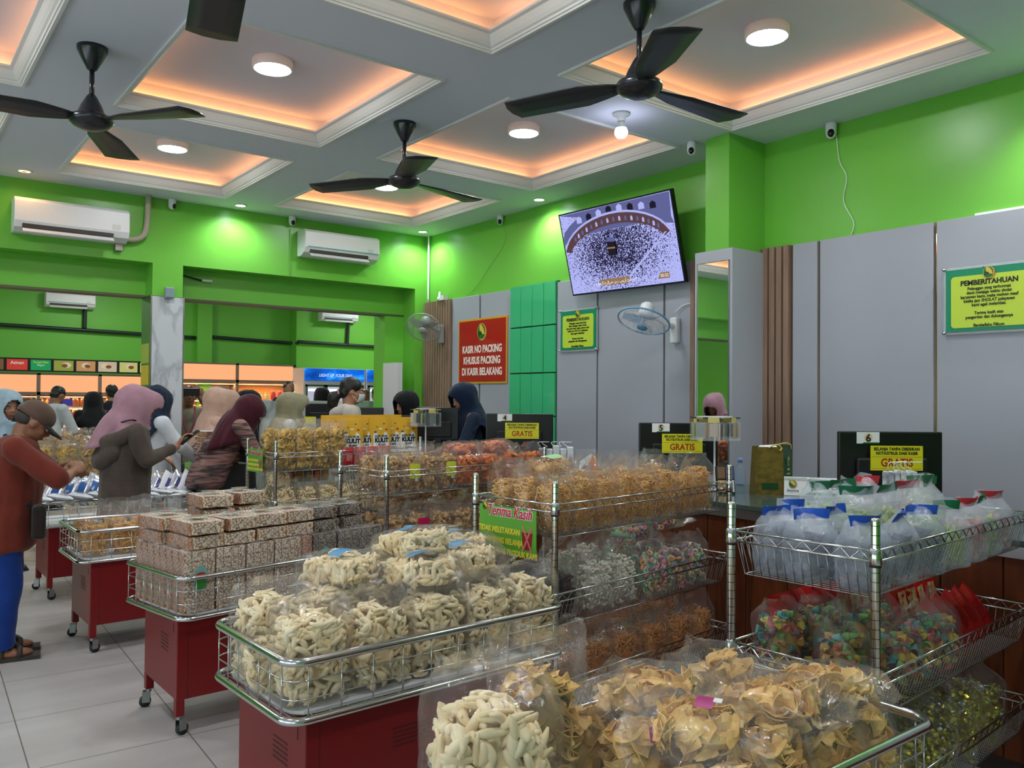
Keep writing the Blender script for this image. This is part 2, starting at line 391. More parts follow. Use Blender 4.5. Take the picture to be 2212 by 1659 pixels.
for (u, v) in ((-0.5, 10.5), (-0.5, 14.2), (3.2, 10.5), (3.2, 14.2), (6.4, 12.0), (8.2, 14.4)):
    lamp('back_room_lamp', 'AREA', (u, v, 3.5), 36, (0.97, 1.0, 0.97), shape='DISK', size=0.5)
# the shop front at the left of the room: green wall with tall white-framed windows open to daylight
struct('wall_front', MB().box(-4.4, 5.0, -4.7, -4.5, 0, HC), M_GREEN)
mb = MB().box(-4.4, -4.2, -4.5, 5.9, 2.6, HC).box(-4.4, -4.2, -4.5, 5.9, 0, 0.2)
for y in (-4.5, -1.2, 2.3, 5.5): mb.box(-4.4, -4.2, y, y + 0.4, 0.2, 2.6)
struct('wall_left', mb, M_GREEN)
wn = 0
for x, w in ((-4.1, 2.9), (-0.8, 3.1), (2.7, 2.8)):
    wn += 1; fr = MB()
    for xx in (x, x + w / 2 - 0.03, x + w - 0.06): fr.box(-4.33, -4.27, xx, xx + 0.06, 0.2, 2.6)
    for z in (0.2, 1.75, 2.54): fr.box(-4.33, -4.27, x, x + w, z, z + 0.06)
    struct('window_%d' % wn, fr, M_WHITE)

# ---------------------------------------------------------------- counter wall cladding (grey boards, slats, mirror strips)
PH = 2.515
def board(v0, v1, label, u=4.965, z1=PH):
    o = box_obj('wall_board', u, UW, v0, v1, 0.02, z1, M_GREY, label=label, cat='wall panel'); bevel(o, 0.002, 1)
board(6.985, 7.48, 'grey laminate wall board left of the red poster, beside the wood slats')
board(6.455, 6.955, 'grey laminate wall board behind the red poster, beside the glossy green tiles')
board(5.235, 5.755, 'grey laminate wall board with the small green notice sign')
board(4.475, 5.215, 'grey laminate wall board between two gold strips under the television')
board(4.20, 4.455, 'narrow grey laminate wall board behind the fan bracket')
board(3.125, 3.31, 'narrow grey laminate wall board right of the mirror column slats')
board(2.365, 3.105, 'widest grey laminate wall board above the number six monitor')
board(-1.0, 2.345, 'grey laminate wall board holding the large green notice sign')
for k, (v, lb) in enumerate(((6.97, 'thin bronze mirror strip above the red poster'), (5.225, 'thin bronze mirror strip between the small notice and the fan'),
                             (4.465, 'thin bronze mirror strip behind the blue fan bracket'), (3.115, 'thin bronze mirror strip left of the number six monitor'),
                             (2.355, 'thin bronze mirror strip beside the large green notice'))):
    box_obj('mirror_strip', 4.985, UW, v - 0.010, v + 0.010, 0.02, PH, M_GOLD, label=lb, cat='mirror strip')
box_obj('torn_paper', 4.985, UW + 0.0, 1.86, 2.14, PH, PH + 0.016, M_PAPER, label='ragged white strip of torn paper on top of the grey board', cat='paper')
def slats(v0, v1, n, label, u0=4.94):
    t = thing('slat_panel', label, 'slat panel', (4.97, (v0 + v1) / 2, 0))
    w = (v1 - v0) / n
    box_obj('backing', 0.01, 0.03, -(v1 - v0) / 2, (v1 - v0) / 2, 0.02, PH, mat('slat_backing', (92, 68, 52), 0.7), t)  # backing board in a darker brown than the slats
    for i in range(n):
        a = -(v1 - v0) / 2 + w * (i + 0.14); box_obj('slat', u0 - 4.97, 0.012, a, a + w * 0.74, 0.02, PH, M_SLAT, t, bev=0.002)
slats(7.49, 8.03, 11, 'brown wood slat panel in the far corner beside the corner fan')
slats(3.32, 3.60, 5, 'brown wood slat panel right of the mirror column')
slats(4.02, 4.19, 3, 'narrow brown wood slat panel left of the mirror column')
# glossy green tiles, standing at slightly different depths
t = thing('tile_panel', 'panel of glossy sea green rectangular tiles on the counter wall', 'tile panel', (4.97, 6.10, 0))
M_GT = mat('sea_green_gloss', (70, 190, 130), rough=0.06, spec=0.6, coat=0.5)
box_obj('backing', 0.0, 0.03, -0.345, 0.345, 0.02, PH + 0.02, mat('tile_gap', (20, 110, 70), 0.5), t)
rnd = random.Random(4)
zs = [PH + 0.02, 2.13, 1.69, 1.29, 0.86, 0.44, 0.04]
for r_ in range(6):
    for c_ in range(4):
        a = -0.34 + 0.17 * c_ + 0.004; o = -0.022 - rnd.random() * 0.006
        tl = MB().box(-0.012, 0.012, -0.081, 0.081, (zs[r_ + 1] - zs[r_]) / 2 + 0.006, (zs[r_] - zs[r_ + 1]) / 2 - 0.006).build('tile', M_GT, t, loc=(o + 0.012, a + 0.081, (zs[r_] + zs[r_ + 1]) / 2), rot=(0, rnd.uniform(-.006, .006), rnd.uniform(-.012, .012)))
        bevel(tl, 0.004)
# mirror column
mb = MB().box(4.6, UW, 3.56, 3.76, PH - 0.03, HC); struct('wall_column', mb, M_GREEN)
t = thing('mirror_column', 'grey boxed column with a tall mirror on its front', 'column', (4.8, 3.69, 0))
mb = MB().box(-0.20, 0.2, -0.16, 0.16, 0, PH - 0.03); mb.build('casing', mat('column_laminate', (176, 180, 190), 0.35), t)
MB().box(-0.206, -0.2, -0.132, 0.132, 0.95, 2.40).build('mirror', M_MIRROR, t)
fm = MB()
for a, b, c, d in ((-0.137, 0.137, 2.40, 2.405), (-0.137, 0.137, 0.945, 0.95), (-0.137, -0.132, 0.945, 2.405), (0.132, 0.137, 0.945, 2.405)): fm.box(-0.208, -0.199, a, b, c, d)
fm.build('mirror_edge', M_STEEL, t)
# white conduit in the corner, camera leads
def wire(name, pts, r, m, label, cat, n=6, parent=None):
    o = MB().tube(smooth_path(pts), r, n).build(name, m, parent, True)
    if parent is None: tag(o, label, cat)
    return o
def smooth_path(pts, k=6):
    P = [Vector(p) for p in pts]; out = []
    for i in range(len(P) - 1):
        p0, p1, p2, p3 = P[max(i - 1, 0)], P[i], P[i + 1], P[min(i + 2, len(P) - 1)]
        for j in range(k):
            t_ = j / k; out.append(0.5 * ((2 * p1) + (p2 - p0) * t_ + (2 * p0 - 5 * p1 + 4 * p2 - p3) * t_ ** 2 + (3 * p1 - p0 - 3 * p2 + p3) * t_ ** 3))
    out.append(P[-1]); return out
wire('conduit', [(4.97, 7.98, HC), (4.97, 7.98, 2.9), (4.97, 7.98, 2.52)], 0.012, M_WHITE, 'vertical white conduit pipe in the far room corner', 'pipe')
wire('camera_cable', [(4.985, 3.0, 3.19), (4.988, 2.98, 3.02), (4.988, 2.93, 2.9), (4.988, 2.95, 2.75), (4.988, 2.88, 2.6), (4.988, 2.9, 2.52)], 0.003, M_WHITE, 'thin white cable dangling below the security camera on the right wall', 'cable')
wire('camera_cable', [(4.99, 6.62, 3.18), (4.992, 6.6, 3.0), (4.992, 6.9, 2.75), (4.992, 7.1, 2.6), (4.992, 7.3, 2.52)], 0.002, mat('cable_green', (120, 190, 80), 0.5), 'thin pale cable slanting down the green wall to the poster boards', 'cable')
wire('camera_cable', [(3.36, 8.04, 3.15), (3.36, 8.043, 2.9), (3.36, 8.043, 2.68)], 0.003, mat('cable_green', (120, 190, 80), 0.5), 'thin cable running down between the two front air conditioners', 'cable')
# security cameras
def sec_cam(x, y, z, rz, label, s=1.0):
    t = thing('security_camera', label, 'security camera', (x, y, z), rz)
    MB().lathe([(0.03 * s, 0), (0.034 * s, -0.012 * s), (0.034 * s, -0.06 * s), (0.028 * s, -0.085 * s), (0.012 * s, -0.096 * s), (0.001, -0.098 * s)], 24).build('body', M_WHITE, t, True)
    MB().ell((0, -0.022 * s, -0.066 * s), (0.021 * s, 0.017 * s, 0.028 * s), 16, 10).build('lens', mat('lens_black', (8, 8, 10), 0.1), t, True)
sec_cam(4.955, 3.02, HC, R(-60), 'white security camera on the right wall above the grey boards', 1.05)
sec_cam(4.57, 3.86, HC, R(-60), 'white security camera on the ceiling beside the green column', 0.95)
sec_cam(4.955, 6.62, HC, R(-50), 'white security camera high on the green wall left of the television', 0.95)
sec_cam(3.36, 7.99, HC, R(0), 'white security camera left of the smaller front air conditioner')
sec_cam(2.20, 8.0, HC, R(30), 'white security camera above the green column with the grey junction box')
# junction box on the marble pillar
t = thing('junction_box', 'small grey junction box on top of the marble pillar', 'junction box', (2.19, 8.02, 2.40))
bevel(MB().box(-0.04, 0.04, 0, 0.05, -0.05, 0.05).build('body', mat('box_grey', (150, 160, 165), 0.5), t, loc=(0, -0.03, 0)), 0.006)
MB().box(-0.034, 0.034, -0.036, -0.028, -0.04, 0.04).build('lid', mat('box_lid', (128, 150, 162), 0.4), t)
# ---------------------------------------------------------------- air conditioners
def air_con(u, v, z, w, h, label, stripe=None, logo=True):
    t = thing('air_conditioner', label, 'air conditioner', (u, v, z))
    d = 0.20
    prof = [(0, h), (-d * 0.82, h), (-d, h * 0.90), (-d, h * 0.30), (-d * 0.86, h * 0.12), (-d * 0.45, 0), (0, 0)]
    M = Matrix(((0, 0, 1, -w / 2), (1, 0, 0, 0), (0, 1, 0, 0), (0, 0, 0, 1)))
    bevel(MB().prism(prof, 0, w, M).build('casing', M_WHITE, t), 0.008)
    box_obj('outlet', -w / 2 + 0.06, w / 2 - 0.13, -d * 0.96, -d * 0.5, 0.03, 0.062, mat('outlet_dark', (60, 52, 48), 0.6), t)
    MB().box(-w / 2 + 0.06, w / 2 - 0.13, -0.05, 0.004, -0.004, 0.004, Matrix.Translation((0, -d * 0.9, 0.022)) @ Matrix.Rotation(R(35), 4, 'X')).build('louvre', M_WHITE, t)
    box_obj('display', w / 2 - 0.14, w / 2 - 0.075, -d - 0.003, -d + 0.001, h * 0.34, h * 0.50, mat('badge', (215, 215, 210), 0.3), t)
    if stripe: box_obj('stripe', -w / 2 + 0.03, w / 2 - 0.01, -d - 0.003, -d + 0.001, h * 0.30, h * 0.35, mat('ac_stripe', (110, 165, 170), 0.3), t, label='teal stripe')
    return t
air_con(1.365, VW, 2.80, 0.88, 0.28, 'large white wall air conditioner at the left with a bent drain pipe')
air_con(3.86, VW, 2.875, 0.84, 0.265, 'white wall air conditioner with a teal stripe near the far corner', True)
air_con(2.72, VB, 2.93, 0.76, 0.25, 'small distant air conditioner on the back wall at left', True)
air_con(7.55, VB - 0.35, 2.97, 0.80, 0.24, 'small distant air conditioner on the back wall at right', True)
t = wire('drain_pipe', [(1.74, 7.98, 2.86), (1.86, 7.99, 2.85), (1.95, 7.99, 2.90), (1.98, 7.99, 3.02), (1.99, 7.99, HC)], 0.026, mat('pipe_wrap', (176, 168, 150), 0.6), 'beige wrapped pipe bending up to the ceiling from the large air conditioner', 'pipe', 12)
box_obj('foil_bracket', 1.72, 1.78, VW - 0.06, VW, 2.74, 2.80, M_STEEL, label='crumpled foil patch below the large air conditioner', cat='bracket')
M_PIPE = mat('pipe_black', (22, 40, 36), 0.5)
wire('insulated_pipe', [(-1, 15.93, 2.58), (1.5, 15.93, 2.59), (4.84, 15.93, 2.53)], 0.032, M_PIPE, 'long dark insulated pipe across the green back wall at left', 'pipe')
wire('insulated_pipe', [(5.13, 15.93, 2.56), (6.6, 15.93, 2.52), (6.7, 15.6, 2.50)], 0.032, M_PIPE, 'dark insulated pipe on the back wall between the two green ribs', 'pipe')
wire('insulated_pipe', [(6.7, 15.6, 2.53), (8, 15.6, 2.51), (9.6, 15.6, 2.48)], 0.032, M_PIPE, 'dark insulated pipe under the right distant air conditioner', 'pipe')
wire('insulated_pipe', [(2.96, 15.95, 2.93), (2.96, 15.95, 2.75), (2.96, 15.95, 2.6)], 0.034, M_PIPE, 'short dark pipe dropping from the left distant air conditioner', 'pipe')
wire('insulated_pipe', [(7.8, 15.6, 2.97), (7.79, 15.6, 2.75), (7.78, 15.6, 2.52)], 0.034, M_PIPE, 'short dark pipe dropping from the right distant air conditioner', 'pipe')
wire('power_cord', [(2.34, 8.29, 2.62), (2.45, 8.28, 2.60), (2.56, 8.27, 2.575)], 0.008, M_PIPE, 'short black cord beneath the green beam beside the pillar', 'cord')
box_obj('tube_light', 2.56, 2.66, 8.25, 8.30, 2.565, 2.59, M_WHITE, bev=0.006, label='small white fitting at the end of the black cord under the beam', cat='light fitting')

# ---------------------------------------------------------------- ceiling fans
M_FAN = mat('fan_dark', (30, 32, 38), rough=0.25, spec=0.6)
M_BLADE = mat('fan_blade_dark', (34, 38, 42), rough=0.4)
def ceiling_fan(u, v, ang, label):
    t = thing('ceiling_fan', label, 'ceiling fan', (u, v, HC))
    MB().lathe([(0.075, 0), (0.073, -0.02), (0.05, -0.07), (0.024, -0.118), (0.016, -0.124)], 28).build('canopy', M_FAN, t, True)
    MB().cyl((0, 0, -0.12), (0, 0, -0.29), 0.0125, 12).build('downrod', M_FAN, t, True)
    MB().lathe([(0.018, -0.25), (0.028, -0.265), (0.052, -0.31), (0.066, -0.345), (0.072, -0.355), (0.098, -0.365), (0.108, -0.38), (0.106, -0.395), (0.085, -0.415), (0.05, -0.43), (0.001, -0.436)], 36).build('motor_housing', M_FAN, t, True)
    for k in range(3):
        a = R(ang + 120 * k); mb = MB(); n = 12; rows = []
        for i in range(n + 1):
            s_ = i / n; x = 0.09 + 0.545 * s_; w = 0.035 + 0.05 * min(1, s_ * 3) + 0.012 * s_; tw = R(22 - 16 * s_); z = -0.385 - 0.02 * s_
            if s_ < 0.08: w = 0.03
            off = 0.01; rows.append([(x + (0.03 * (1 - abs(q)) if i == n else 0), off + q * w, z + q * w * math.tan(tw) * 0.55) for q in (-1, -0.33, 0.33, 1)])
        vs = [p for r_ in rows for p in r_]; vs2 = [(p[0], p[1], p[2] + 0.006) for p in vs]; N_ = len(vs)
        fs = []
        for i in range(n):
            for j in range(3): q = i * 4 + j; fs.append((q, q + 1, q + 5, q + 4)); fs.append((N_ + q, N_ + q + 4, N_ + q + 5, N_ + q + 1))
            fs.append((i * 4, i * 4 + 4, N_ + i * 4 + 4, N_ + i * 4)); fs.append((i * 4 + 3, N_ + i * 4 + 3, N_ + i * 4 + 7, i * 4 + 7))
        fs.append((0, N_, N_ + 1, N_ + 2, N_ + 3, 3, 2, 1)); e = n * 4; fs.append((e, e + 1, e + 2, e + 3, N_ + e + 3, N_ + e + 2, N_ + e + 1, N_ + e))
        mb.add([Matrix.Rotation(a, 4, 'Z') @ Vector(p) for p in vs + vs2], fs); mb.build('blade', M_BLADE, t, True)
ceiling_fan(0.90, 4.765, 63, 'black three-blade ceiling fan at the upper left')
ceiling_fan(2.77, 2.65, -4, 'black three-blade ceiling fan at the upper right, nearest the viewer')
ceiling_fan(2.785, 4.785, 8, 'black three-blade ceiling fan in the middle, hanging farthest from the viewer')
ceiling_fan(0.90, 2.67, 76, 'black ceiling fan mostly out of view with one blade tip at the top edge')
# ================================================================ signs, television, fans, counter
def F(x, y, z): return frame((x, y, z), (1, 0, 0), (0, 0, 1))
def disc(mb, cx, cz, rx, rz, y, n=28, a0=0, a1=360, tilt=0):
    pts = [(rx * math.cos(R(a0 + (a1 - a0) * i / n)), rz * math.sin(R(a0 + (a1 - a0) * i / n))) for i in range(n + (0 if a1 - a0 >= 360 else 1))]
    c, s_ = math.cos(R(tilt)), math.sin(R(tilt)); pts = [(cx + p * c - q * s_, cz + p * s_ + q * c) for p, q in pts]
    if a1 - a0 < 360 and a1 - a0 != 180: pts.append((cx, cz))
    mb.add([(p, y, q) for p, q in pts], [tuple(range(len(pts)))])
def emblem(parent, cx, cz, r, y, thing_name='emblem'):
    """round corn-cob-in-leaf emblem"""
    mb = MB(); mb.cur = 0; disc(mb, cx + r * .12, cz - r * .10, r * .95, r * 1.0, y)
    mb.cur = 1; disc(mb, cx, cz, r * .88, r * 1.0, y - .0006)
    mb.cur = 2; disc(mb, cx - r * .02, cz + r * .02, r * .78, r * .9, y - .0012)
    mb.cur = 1; disc(mb, cx + r * .12, cz + r * .1, r * .40, r * .84, y - .0018, tilt=28)
    mb.cur = 3; disc(mb, cx - r * .28, cz - r * .34, r * .46, r * .42, y - .0024, tilt=-30)
    mb.cur = 2; disc(mb, cx + r * .08, cz - r * .58, r * .62, r * .26, y - .003, tilt=12)
    mb.cur = 3; mb.add([(cx - r * .95, y - .001, cz + r * 1.0), (cx - r * .85, y - .001, cz + r * 1.08), (cx - r * .4, y - .001, cz + r * .62), (cx - r * .48, y - .001, cz + r * .56)], [(0, 1, 2, 3)])
    return mb.build(thing_name, [mat('emblem_orange', (196, 120, 60), .4), M_CORN, M_LEAF, mat('emblem_dark', (22, 74, 34), .4)], parent)
def plate(mb, w, h, r, y0, y1, cx=0, cz=0):
    poly = rrect(w, h, r, 5, cx, cz); n = len(poly)
    mb.add([(x, y0, z) for x, z in poly] + [(x, y1, z) for x, z in poly], [tuple(range(n)), tuple(range(2 * n - 1, n - 1, -1))] + [(i, n + i, n + (i + 1) % n, (i + 1) % n) for i in range(n)])

# red poster
t = thing('poster', 'red poster reading KASIR NO PACKING KHUSUS PACKING DI KASIR BELAKANG', 'poster', (4.960, 6.915, 1.935), R(-90))
box_obj('border', -0.425, 0.425, -0.006, 0.0, -0.335, 0.335, mat('poster_gold', (214, 166, 50), .4), t)
box_obj('sheet', -0.405, 0.405, -0.010, -0.006, -0.315, 0.315, M_RED, t)
emblem(t, 0.0, 0.195, 0.085, -0.012)
for i, s_ in enumerate(('KASIR NO PACKING', 'KHUSUS PACKING', 'DI KASIR BELAKANG')):
    text(s_, 0.105, M_ORN, t, F(0, -0.0105, 0.015 - 0.115 * i), sx=(0.72, 0.74, 0.72)[i], bold=0.0035)
# green notices
def notice(u, v, z, w, h, label):
    t = thing('notice_sign', label, 'sign', (u, v, z), R(-90))
    mb = MB(); plate(mb, w + 0.03, h + 0.03, 0.004, -0.020, -0.016); mb.build('acrylic_sheet', mat('acrylic', (225, 230, 232), .1, alpha=0.35), t)
    mb = MB(); plate(mb, w, h, 0.004, -0.025, -0.0205); mb.build('board', M_TEALG, t)
    mb = MB(); plate(mb, w * 0.87, h * 0.83, 0.02, -0.0275, -0.025, 0, -h * 0.03); mb.build('yellow_field', M_LIME, t)
    emblem(t, 0.0, h * 0.41, h * 0.095, -0.030)
    for sx_ in (-1, 1):
        for sz in (-1, 1):
            MB().cyl((sx_ * (w / 2 + 0.008), 0.0, sz * (h / 2 + 0.006)), (sx_ * (w / 2 + 0.008), -0.036, sz * (h / 2 + 0.006)), 0.009, 14).build('standoff', M_CHROME, t, True)
    k = h / 0.36
    text('PEMBERITAHUAN', 0.040 * k, M_INK, t, F(0, -0.0285, 0.095 * k), bold=0.0014 * k, sx=0.98)
    for i, s_ in enumerate(('Pelanggan yang terhormat', 'demi menjaga waktu sholat', 'karyawan kami, maka mohon maaf', 'ketika jam SHOLAT pelayanan', 'kami agak melambat.', '', 'Terima kasih atas', 'pengertian dan dukungannya', '', 'Barakallahu Fiikum')):
        if s_: text(s_, 0.0245 * k, M_INK, t, F(0, -0.0285, (0.062 - 0.0235 * i) * k), bold=0.0006 * k, sx=0.9)
notice(4.963, 5.445, 2.06, 0.46, 0.345, 'small green and yellow PEMBERITAHUAN notice under the television')
notice(4.963, 2.045, 2.035, 0.47, 0.355, 'large green and yellow PEMBERITAHUAN notice at the right edge')

# television
rv = Vector((0.0245, -0.9997, -0.0056)); uv = Vector((-0.2597, -0.0117, 0.9656)).normalized(); nv = rv.cross(uv).normalized()
TM = Matrix(((rv.x, -nv.x, uv.x, 0), (rv.y, -nv.y, uv.y, 0), (rv.z, -nv.z, uv.z, 0), (0, 0, 0, 1)))
t = thing('television', 'tilted flat television high on the wall showing a crowd around a dark cube', 'television', (4.766, 4.777, 2.683), rot=TM.to_euler())
W_, H_ = 0.617, 0.352
box_obj('housing', -W_, W_, 0.0, 0.035, -H_, H_, M_BLACK, t, bev=0.004)
box_obj('bezel', -W_, W_, -0.006, 0.0, -H_, H_, mat('bezel', (24, 26, 40), .25), t)
# wall mount
box_obj('wall_bracket', -0.15, 0.15, 0.035, 0.08, -0.15, 0.15, M_BLACK, t)
# broadcast picture: emissive screen
def screen_mat():
    m = bpy.data.materials.new('screen_crowd'); m.use_nodes = True; nt = m.node_tree; N = nt.nodes; L = nt.links; N.clear()
    tc = N.new('ShaderNodeTexCoord')
    mp = N.new('ShaderNodeMapping'); mp.inputs['Location'].default_value = (0.08, 0, 0.03); mp.inputs['Scale'].default_value = (1 / 0.40, 1, 1 / 0.235); L.new(tc.outputs['Object'], mp.inputs['Vector'])
    g = N.new('ShaderNodeVectorMath'); g.operation = 'LENGTH'; L.new(mp.outputs['Vector'], g.inputs[0])
    v = N.new('ShaderNodeTexVoronoi'); v.inputs['Scale'].default_value = 105; L.new(tc.outputs['Object'], v.inputs['Vector'])
    v2 = N.new('ShaderNodeTexNoise'); v2.inputs['Scale'].default_value = 105; v2.inputs['Detail'].default_value = 3; L.new(tc.outputs['Object'], v2.inputs['Vector'])
    mr = N.new('ShaderNodeMapRange'); mr.inputs['From Min'].default_value = 0.55; mr.inputs['From Max'].default_value = 1.9; mr.inputs['To Min'].default_value = 0.56; mr.inputs['To Max'].default_value = 0.33; L.new(g.outputs['Value'], mr.inputs['Value'])
    lt = N.new('ShaderNodeMath'); lt.operation = 'LESS_THAN'; L.new(v2.outputs['Fac'], lt.inputs[0]); L.new(mr.outputs[0], lt.inputs[1])
    mx = N.new('ShaderNodeMixRGB'); mx.inputs[1].default_value = (*srgb(168, 172, 232), 1); mx.inputs[2].default_value = (*srgb(38, 36, 62), 1); L.new(lt.outputs[0], mx.inputs[0])
    e = N.new('ShaderNodeEmission'); e.inputs[1].default_value = 1.15; L.new(mx.outputs[0], e.inputs[0])
    o = N.new('ShaderNodeOutputMaterial'); L.new(e.outputs[0], o.inputs[0]); return m
MB().quad((-W_ + .012, -0.0065, -H_ + .014), (W_ - .012, -0.0065, -H_ + .014), (W_ - .012, -0.0065, H_ - .012), (-W_ + .012, -0.0065, H_ - .012)).build('screen', screen_mat(), t)
scr = t
def scr_poly(name, pts, m, y=-0.0072):
    return MB().add([(x, y, z) for x, z in pts], [tuple(range(len(pts)))]).build(name, m, scr)
S_D = glow('screen_dark', (34, 30, 44), 1.0); S_M = glow('screen_mid', (96, 100, 150), 1.0); S_L = glow('screen_light', (172, 178, 236), 1.05); S_B = glow('screen_brown', (92, 66, 70), 1.0); S_O = glow('screen_tan', (150, 118, 82), 1.0)
arc = lambda rx, rz, a0, a1, n=16, cx=-0.02, cz=-0.05: [(cx + rx * math.cos(R(a0 + (a1 - a0) * i / n)), cz + rz * math.sin(R(a0 + (a1 - a0) * i / n))) for i in range(n + 1)]
def band(a, b): return a + b[::-1]
clip = lambda P_: [(max(-W_ + .014, min(W_ - .014, x)), max(-H_ + .016, min(H_ - .014, z))) for x, z in P_]
scr_poly('upper_terrace', clip(band(arc(.70, .40, 22, 160), [(-.60, .336), (.60, .336)][::1])), S_M, -0.0068)
scr_poly('arcade_shadow', clip(band(arc(.60, .315, 18, 165), arc(.54, .235, 18, 165))), S_B, -0.0071)
scr_poly('arcade_edge', clip(band(arc(.62, .335, 18, 165), arc(.605, .318, 18, 165))), S_L, -0.0073)
for i in range(17):
    a = 35 + 6.6 * i; x = -0.02 + .57 * math.cos(R(a)); z = -.05 + .275 * math.sin(R(a))
    scr_poly('arch', [(x - .011, z - .022), (x + .011, z - .022), (x + .011, z + .006), (x, z + .018), (x - .011, z + .006)], S_L if i % 2 else S_M, -0.0075)
for i in range(8):
    x = -0.38 + .115 * i; z = .262 + .05 * (1 - abs(x) / .5)
    if z < .33: scr_poly('arch', [(x - .03, z - .03), (x + .03, z - .03), (x + .03, z + .01), (x, z + .028), (x - .03, z + .01)], S_D if i % 2 else S_L, -0.0070)
scr_poly('walkway', [(0.50, .05), (.52, .05), (.02, -.30), (-.02, -.30)], S_L, -0.0074)
scr_poly('cube_side', [(-.115, -.06), (-.03, -.065), (-.027, .045), (-.112, .055)], S_D, -0.0078)
scr_poly('cube_band', [(-.115, -.005), (-.029, -.01), (-.029, .004), (-.115, .008)], S_O, -0.0081)
scr_poly('cube_flank', [(-.03, -.065), (-.012, -.045), (-.010, .055), (-.027, .045)], glow('screen_black', (18, 16, 24), 1), -0.0079)
scr_poly('cube_roof', [(-.112, .055), (-.027, .045), (-.022, .085), (-.100, .088)], S_M, -0.0080)
scr_poly('caption_bar', [(-.25, -.300), (.06, -.300), (.075, -.246), (-.262, -.246)], S_O, -0.0077)
scr_poly('clock_bar', [(.36, -.300), (.48, -.300), (.48, -.252), (.39, -.252)], S_O, -0.0077)
W1 = glow('screen_white', (230, 230, 245), 1.1)
text('05:52', 0.036, W1, t, F(.430, -0.0084, -.278))
text('\u0627\u0644\u0642\u0627\u0631\u0626 \u0623\u0646\u0633 \u0628\u0646 \u0635\u0627\u0644\u062d \u0627\u0644\u0645\u0627\u0644\u0643'[::-1], 0.034, W1, t, F(-.095, -0.0084, -.275))

# wall fans
def wall_fan(c, n, wallp, label, body, rimm, rr=0.185, grey=False):
    n = Vector(n).normalized(); c = Vector(c)
    x = Vector((0, 0, 1)).cross(n).normalized(); y_ = n.cross(x)
    M = Matrix(((x.x, y_.x, n.x, 0), (x.y, y_.y, n.y, 0), (x.z, y_.z, n.z, 0), (0, 0, 0, 1)))
    t = thing('wall_fan', label, 'wall fan', c)
    w = Vector(wallp) - c
    # cage: two domes of wires
    cg = MB()
    for k in range(44):
        a = 2 * math.pi * k / 44
        for sgn, hh in ((1, 0.055), (-1, 0.05)):
            pts = [M @ Vector((r_ * math.cos(a), r_ * math.sin(a), sgn * hh * (1 - (r_ / rr) ** 2.2) ** 0.7 if r_ < rr else 0)) for r_ in (rr * .2, rr * .45, rr * .7, rr * .88, rr * .97, rr)]
            cg.tube(pts, 0.0011, 3, caps=False)
    for r_ in (.35, .6, .85):
        h_ = 0.055 * (1 - r_ ** 2.2) ** 0.7
        cg.tube([M @ Vector((rr * r_ * math.cos(a), rr * r_ * math.sin(a), h_)) for a in [2 * math.pi * i / 32 for i in range(32)]], 0.0012, 4, closed=True)
    cg.build('cage', body, t, True)
    MB().tube([M @ Vector((rr * math.cos(a), rr * math.sin(a), 0)) for a in [2 * math.pi * i / 40 for i in range(40)]], 0.007, 8, closed=True).build('rim_band', rimm, t, True)
    MB().lathe([(0.001, 0.066), (0.038, 0.062), (0.042, 0.054), (0.001, 0.052)], 24, M).build('front_cap', rimm, t, True)
    MB().lathe([(0.001, -0.155), (0.035, -0.152), (0.052, -0.135), (0.056, -0.05), (0.04, -0.035), (0.001, -0.035)], 24, M).build('motor', body, t, True)
    for k in range(3):
        a0 = R(120 * k + 20); mb = MB(); vs = []
        for i in range(7):
            s_ = i / 6; r_ = 0.02 + 0.14 * s_; wd = 0.02 + 0.055 * math.sin(math.pi * min(1, s_ * .8 + .15))
            for q in (-1, 0, 1): aa = a0 + q * wd / max(r_, .05) * .55; vs.append(M @ Vector((r_ * math.cos(aa), r_ * math.sin(aa), q * 0.014)))
        mb.add(vs, [(i * 3 + j, i * 3 + j + 1, i * 3 + j + 4, i * 3 + j + 3) for i in range(6) for j in range(2)])
        mb.build('blade', mat('fan_blade_clear_' + ('grey' if grey else 'blue'), (150, 155, 150) if grey else (150, 190, 225), .2, alpha=.75), t, True)
    back = M @ Vector((0, 0, -0.10))
    MB().tube(smooth_path([back, back * .4 + w * .55 + Vector((0, 0, -0.02)), w + Vector((-.05, 0, 0))]), 0.022, 10).build('arm', body, t, True)
    b = MB().box(w.x - .05, w.x, w.y - .035, w.y + .035, w.z - .13, w.z + .07).build('wall_bracket', body, t); bevel(b, 0.012)
    return t
wall_fan((4.60, 4.34, 2.04), (-.42, -.10, -.87), (4.965, 4.33, 2.02), 'white wall fan with a blue rim under the television', M_WHITE, mat('fan_blue', (110, 165, 205), .3), .195)
wall_fan((4.62, 7.50, 2.19), (-.52, -.50, -.66), (4.94, 7.62, 2.17), 'grey wall fan on the wood slats in the far corner', mat('fan_grey', (150, 152, 150), .4), mat('fan_grey_rim', (165, 168, 165), .35), .18, True)
wire('fan_cord', [(4.94, 4.33, 2.13), (4.95, 4.25, 2.18), (4.95, 4.12, 2.20), (4.93, 3.99, 2.30), (4.93, 3.95, 2.36)], 0.005, M_WHITE, 'white cord running from the blue-rimmed fan behind the mirror column', 'cord')
t = thing('fluid_bottle', 'small white pump bottle and box on top of the corner slat panel', 'bottle', (4.955, 7.72, PH))
MB().lathe([(0.03, 0), (0.03, 0.03), (0.015, 0.05), (0.012, 0.09), (0.006, 0.10)], 16).build('bottle', M_WHITE, t, True)
box_obj('carton', -0.03, 0.03, -0.12, -0.04, 0, 0.05, M_WHITE, t)

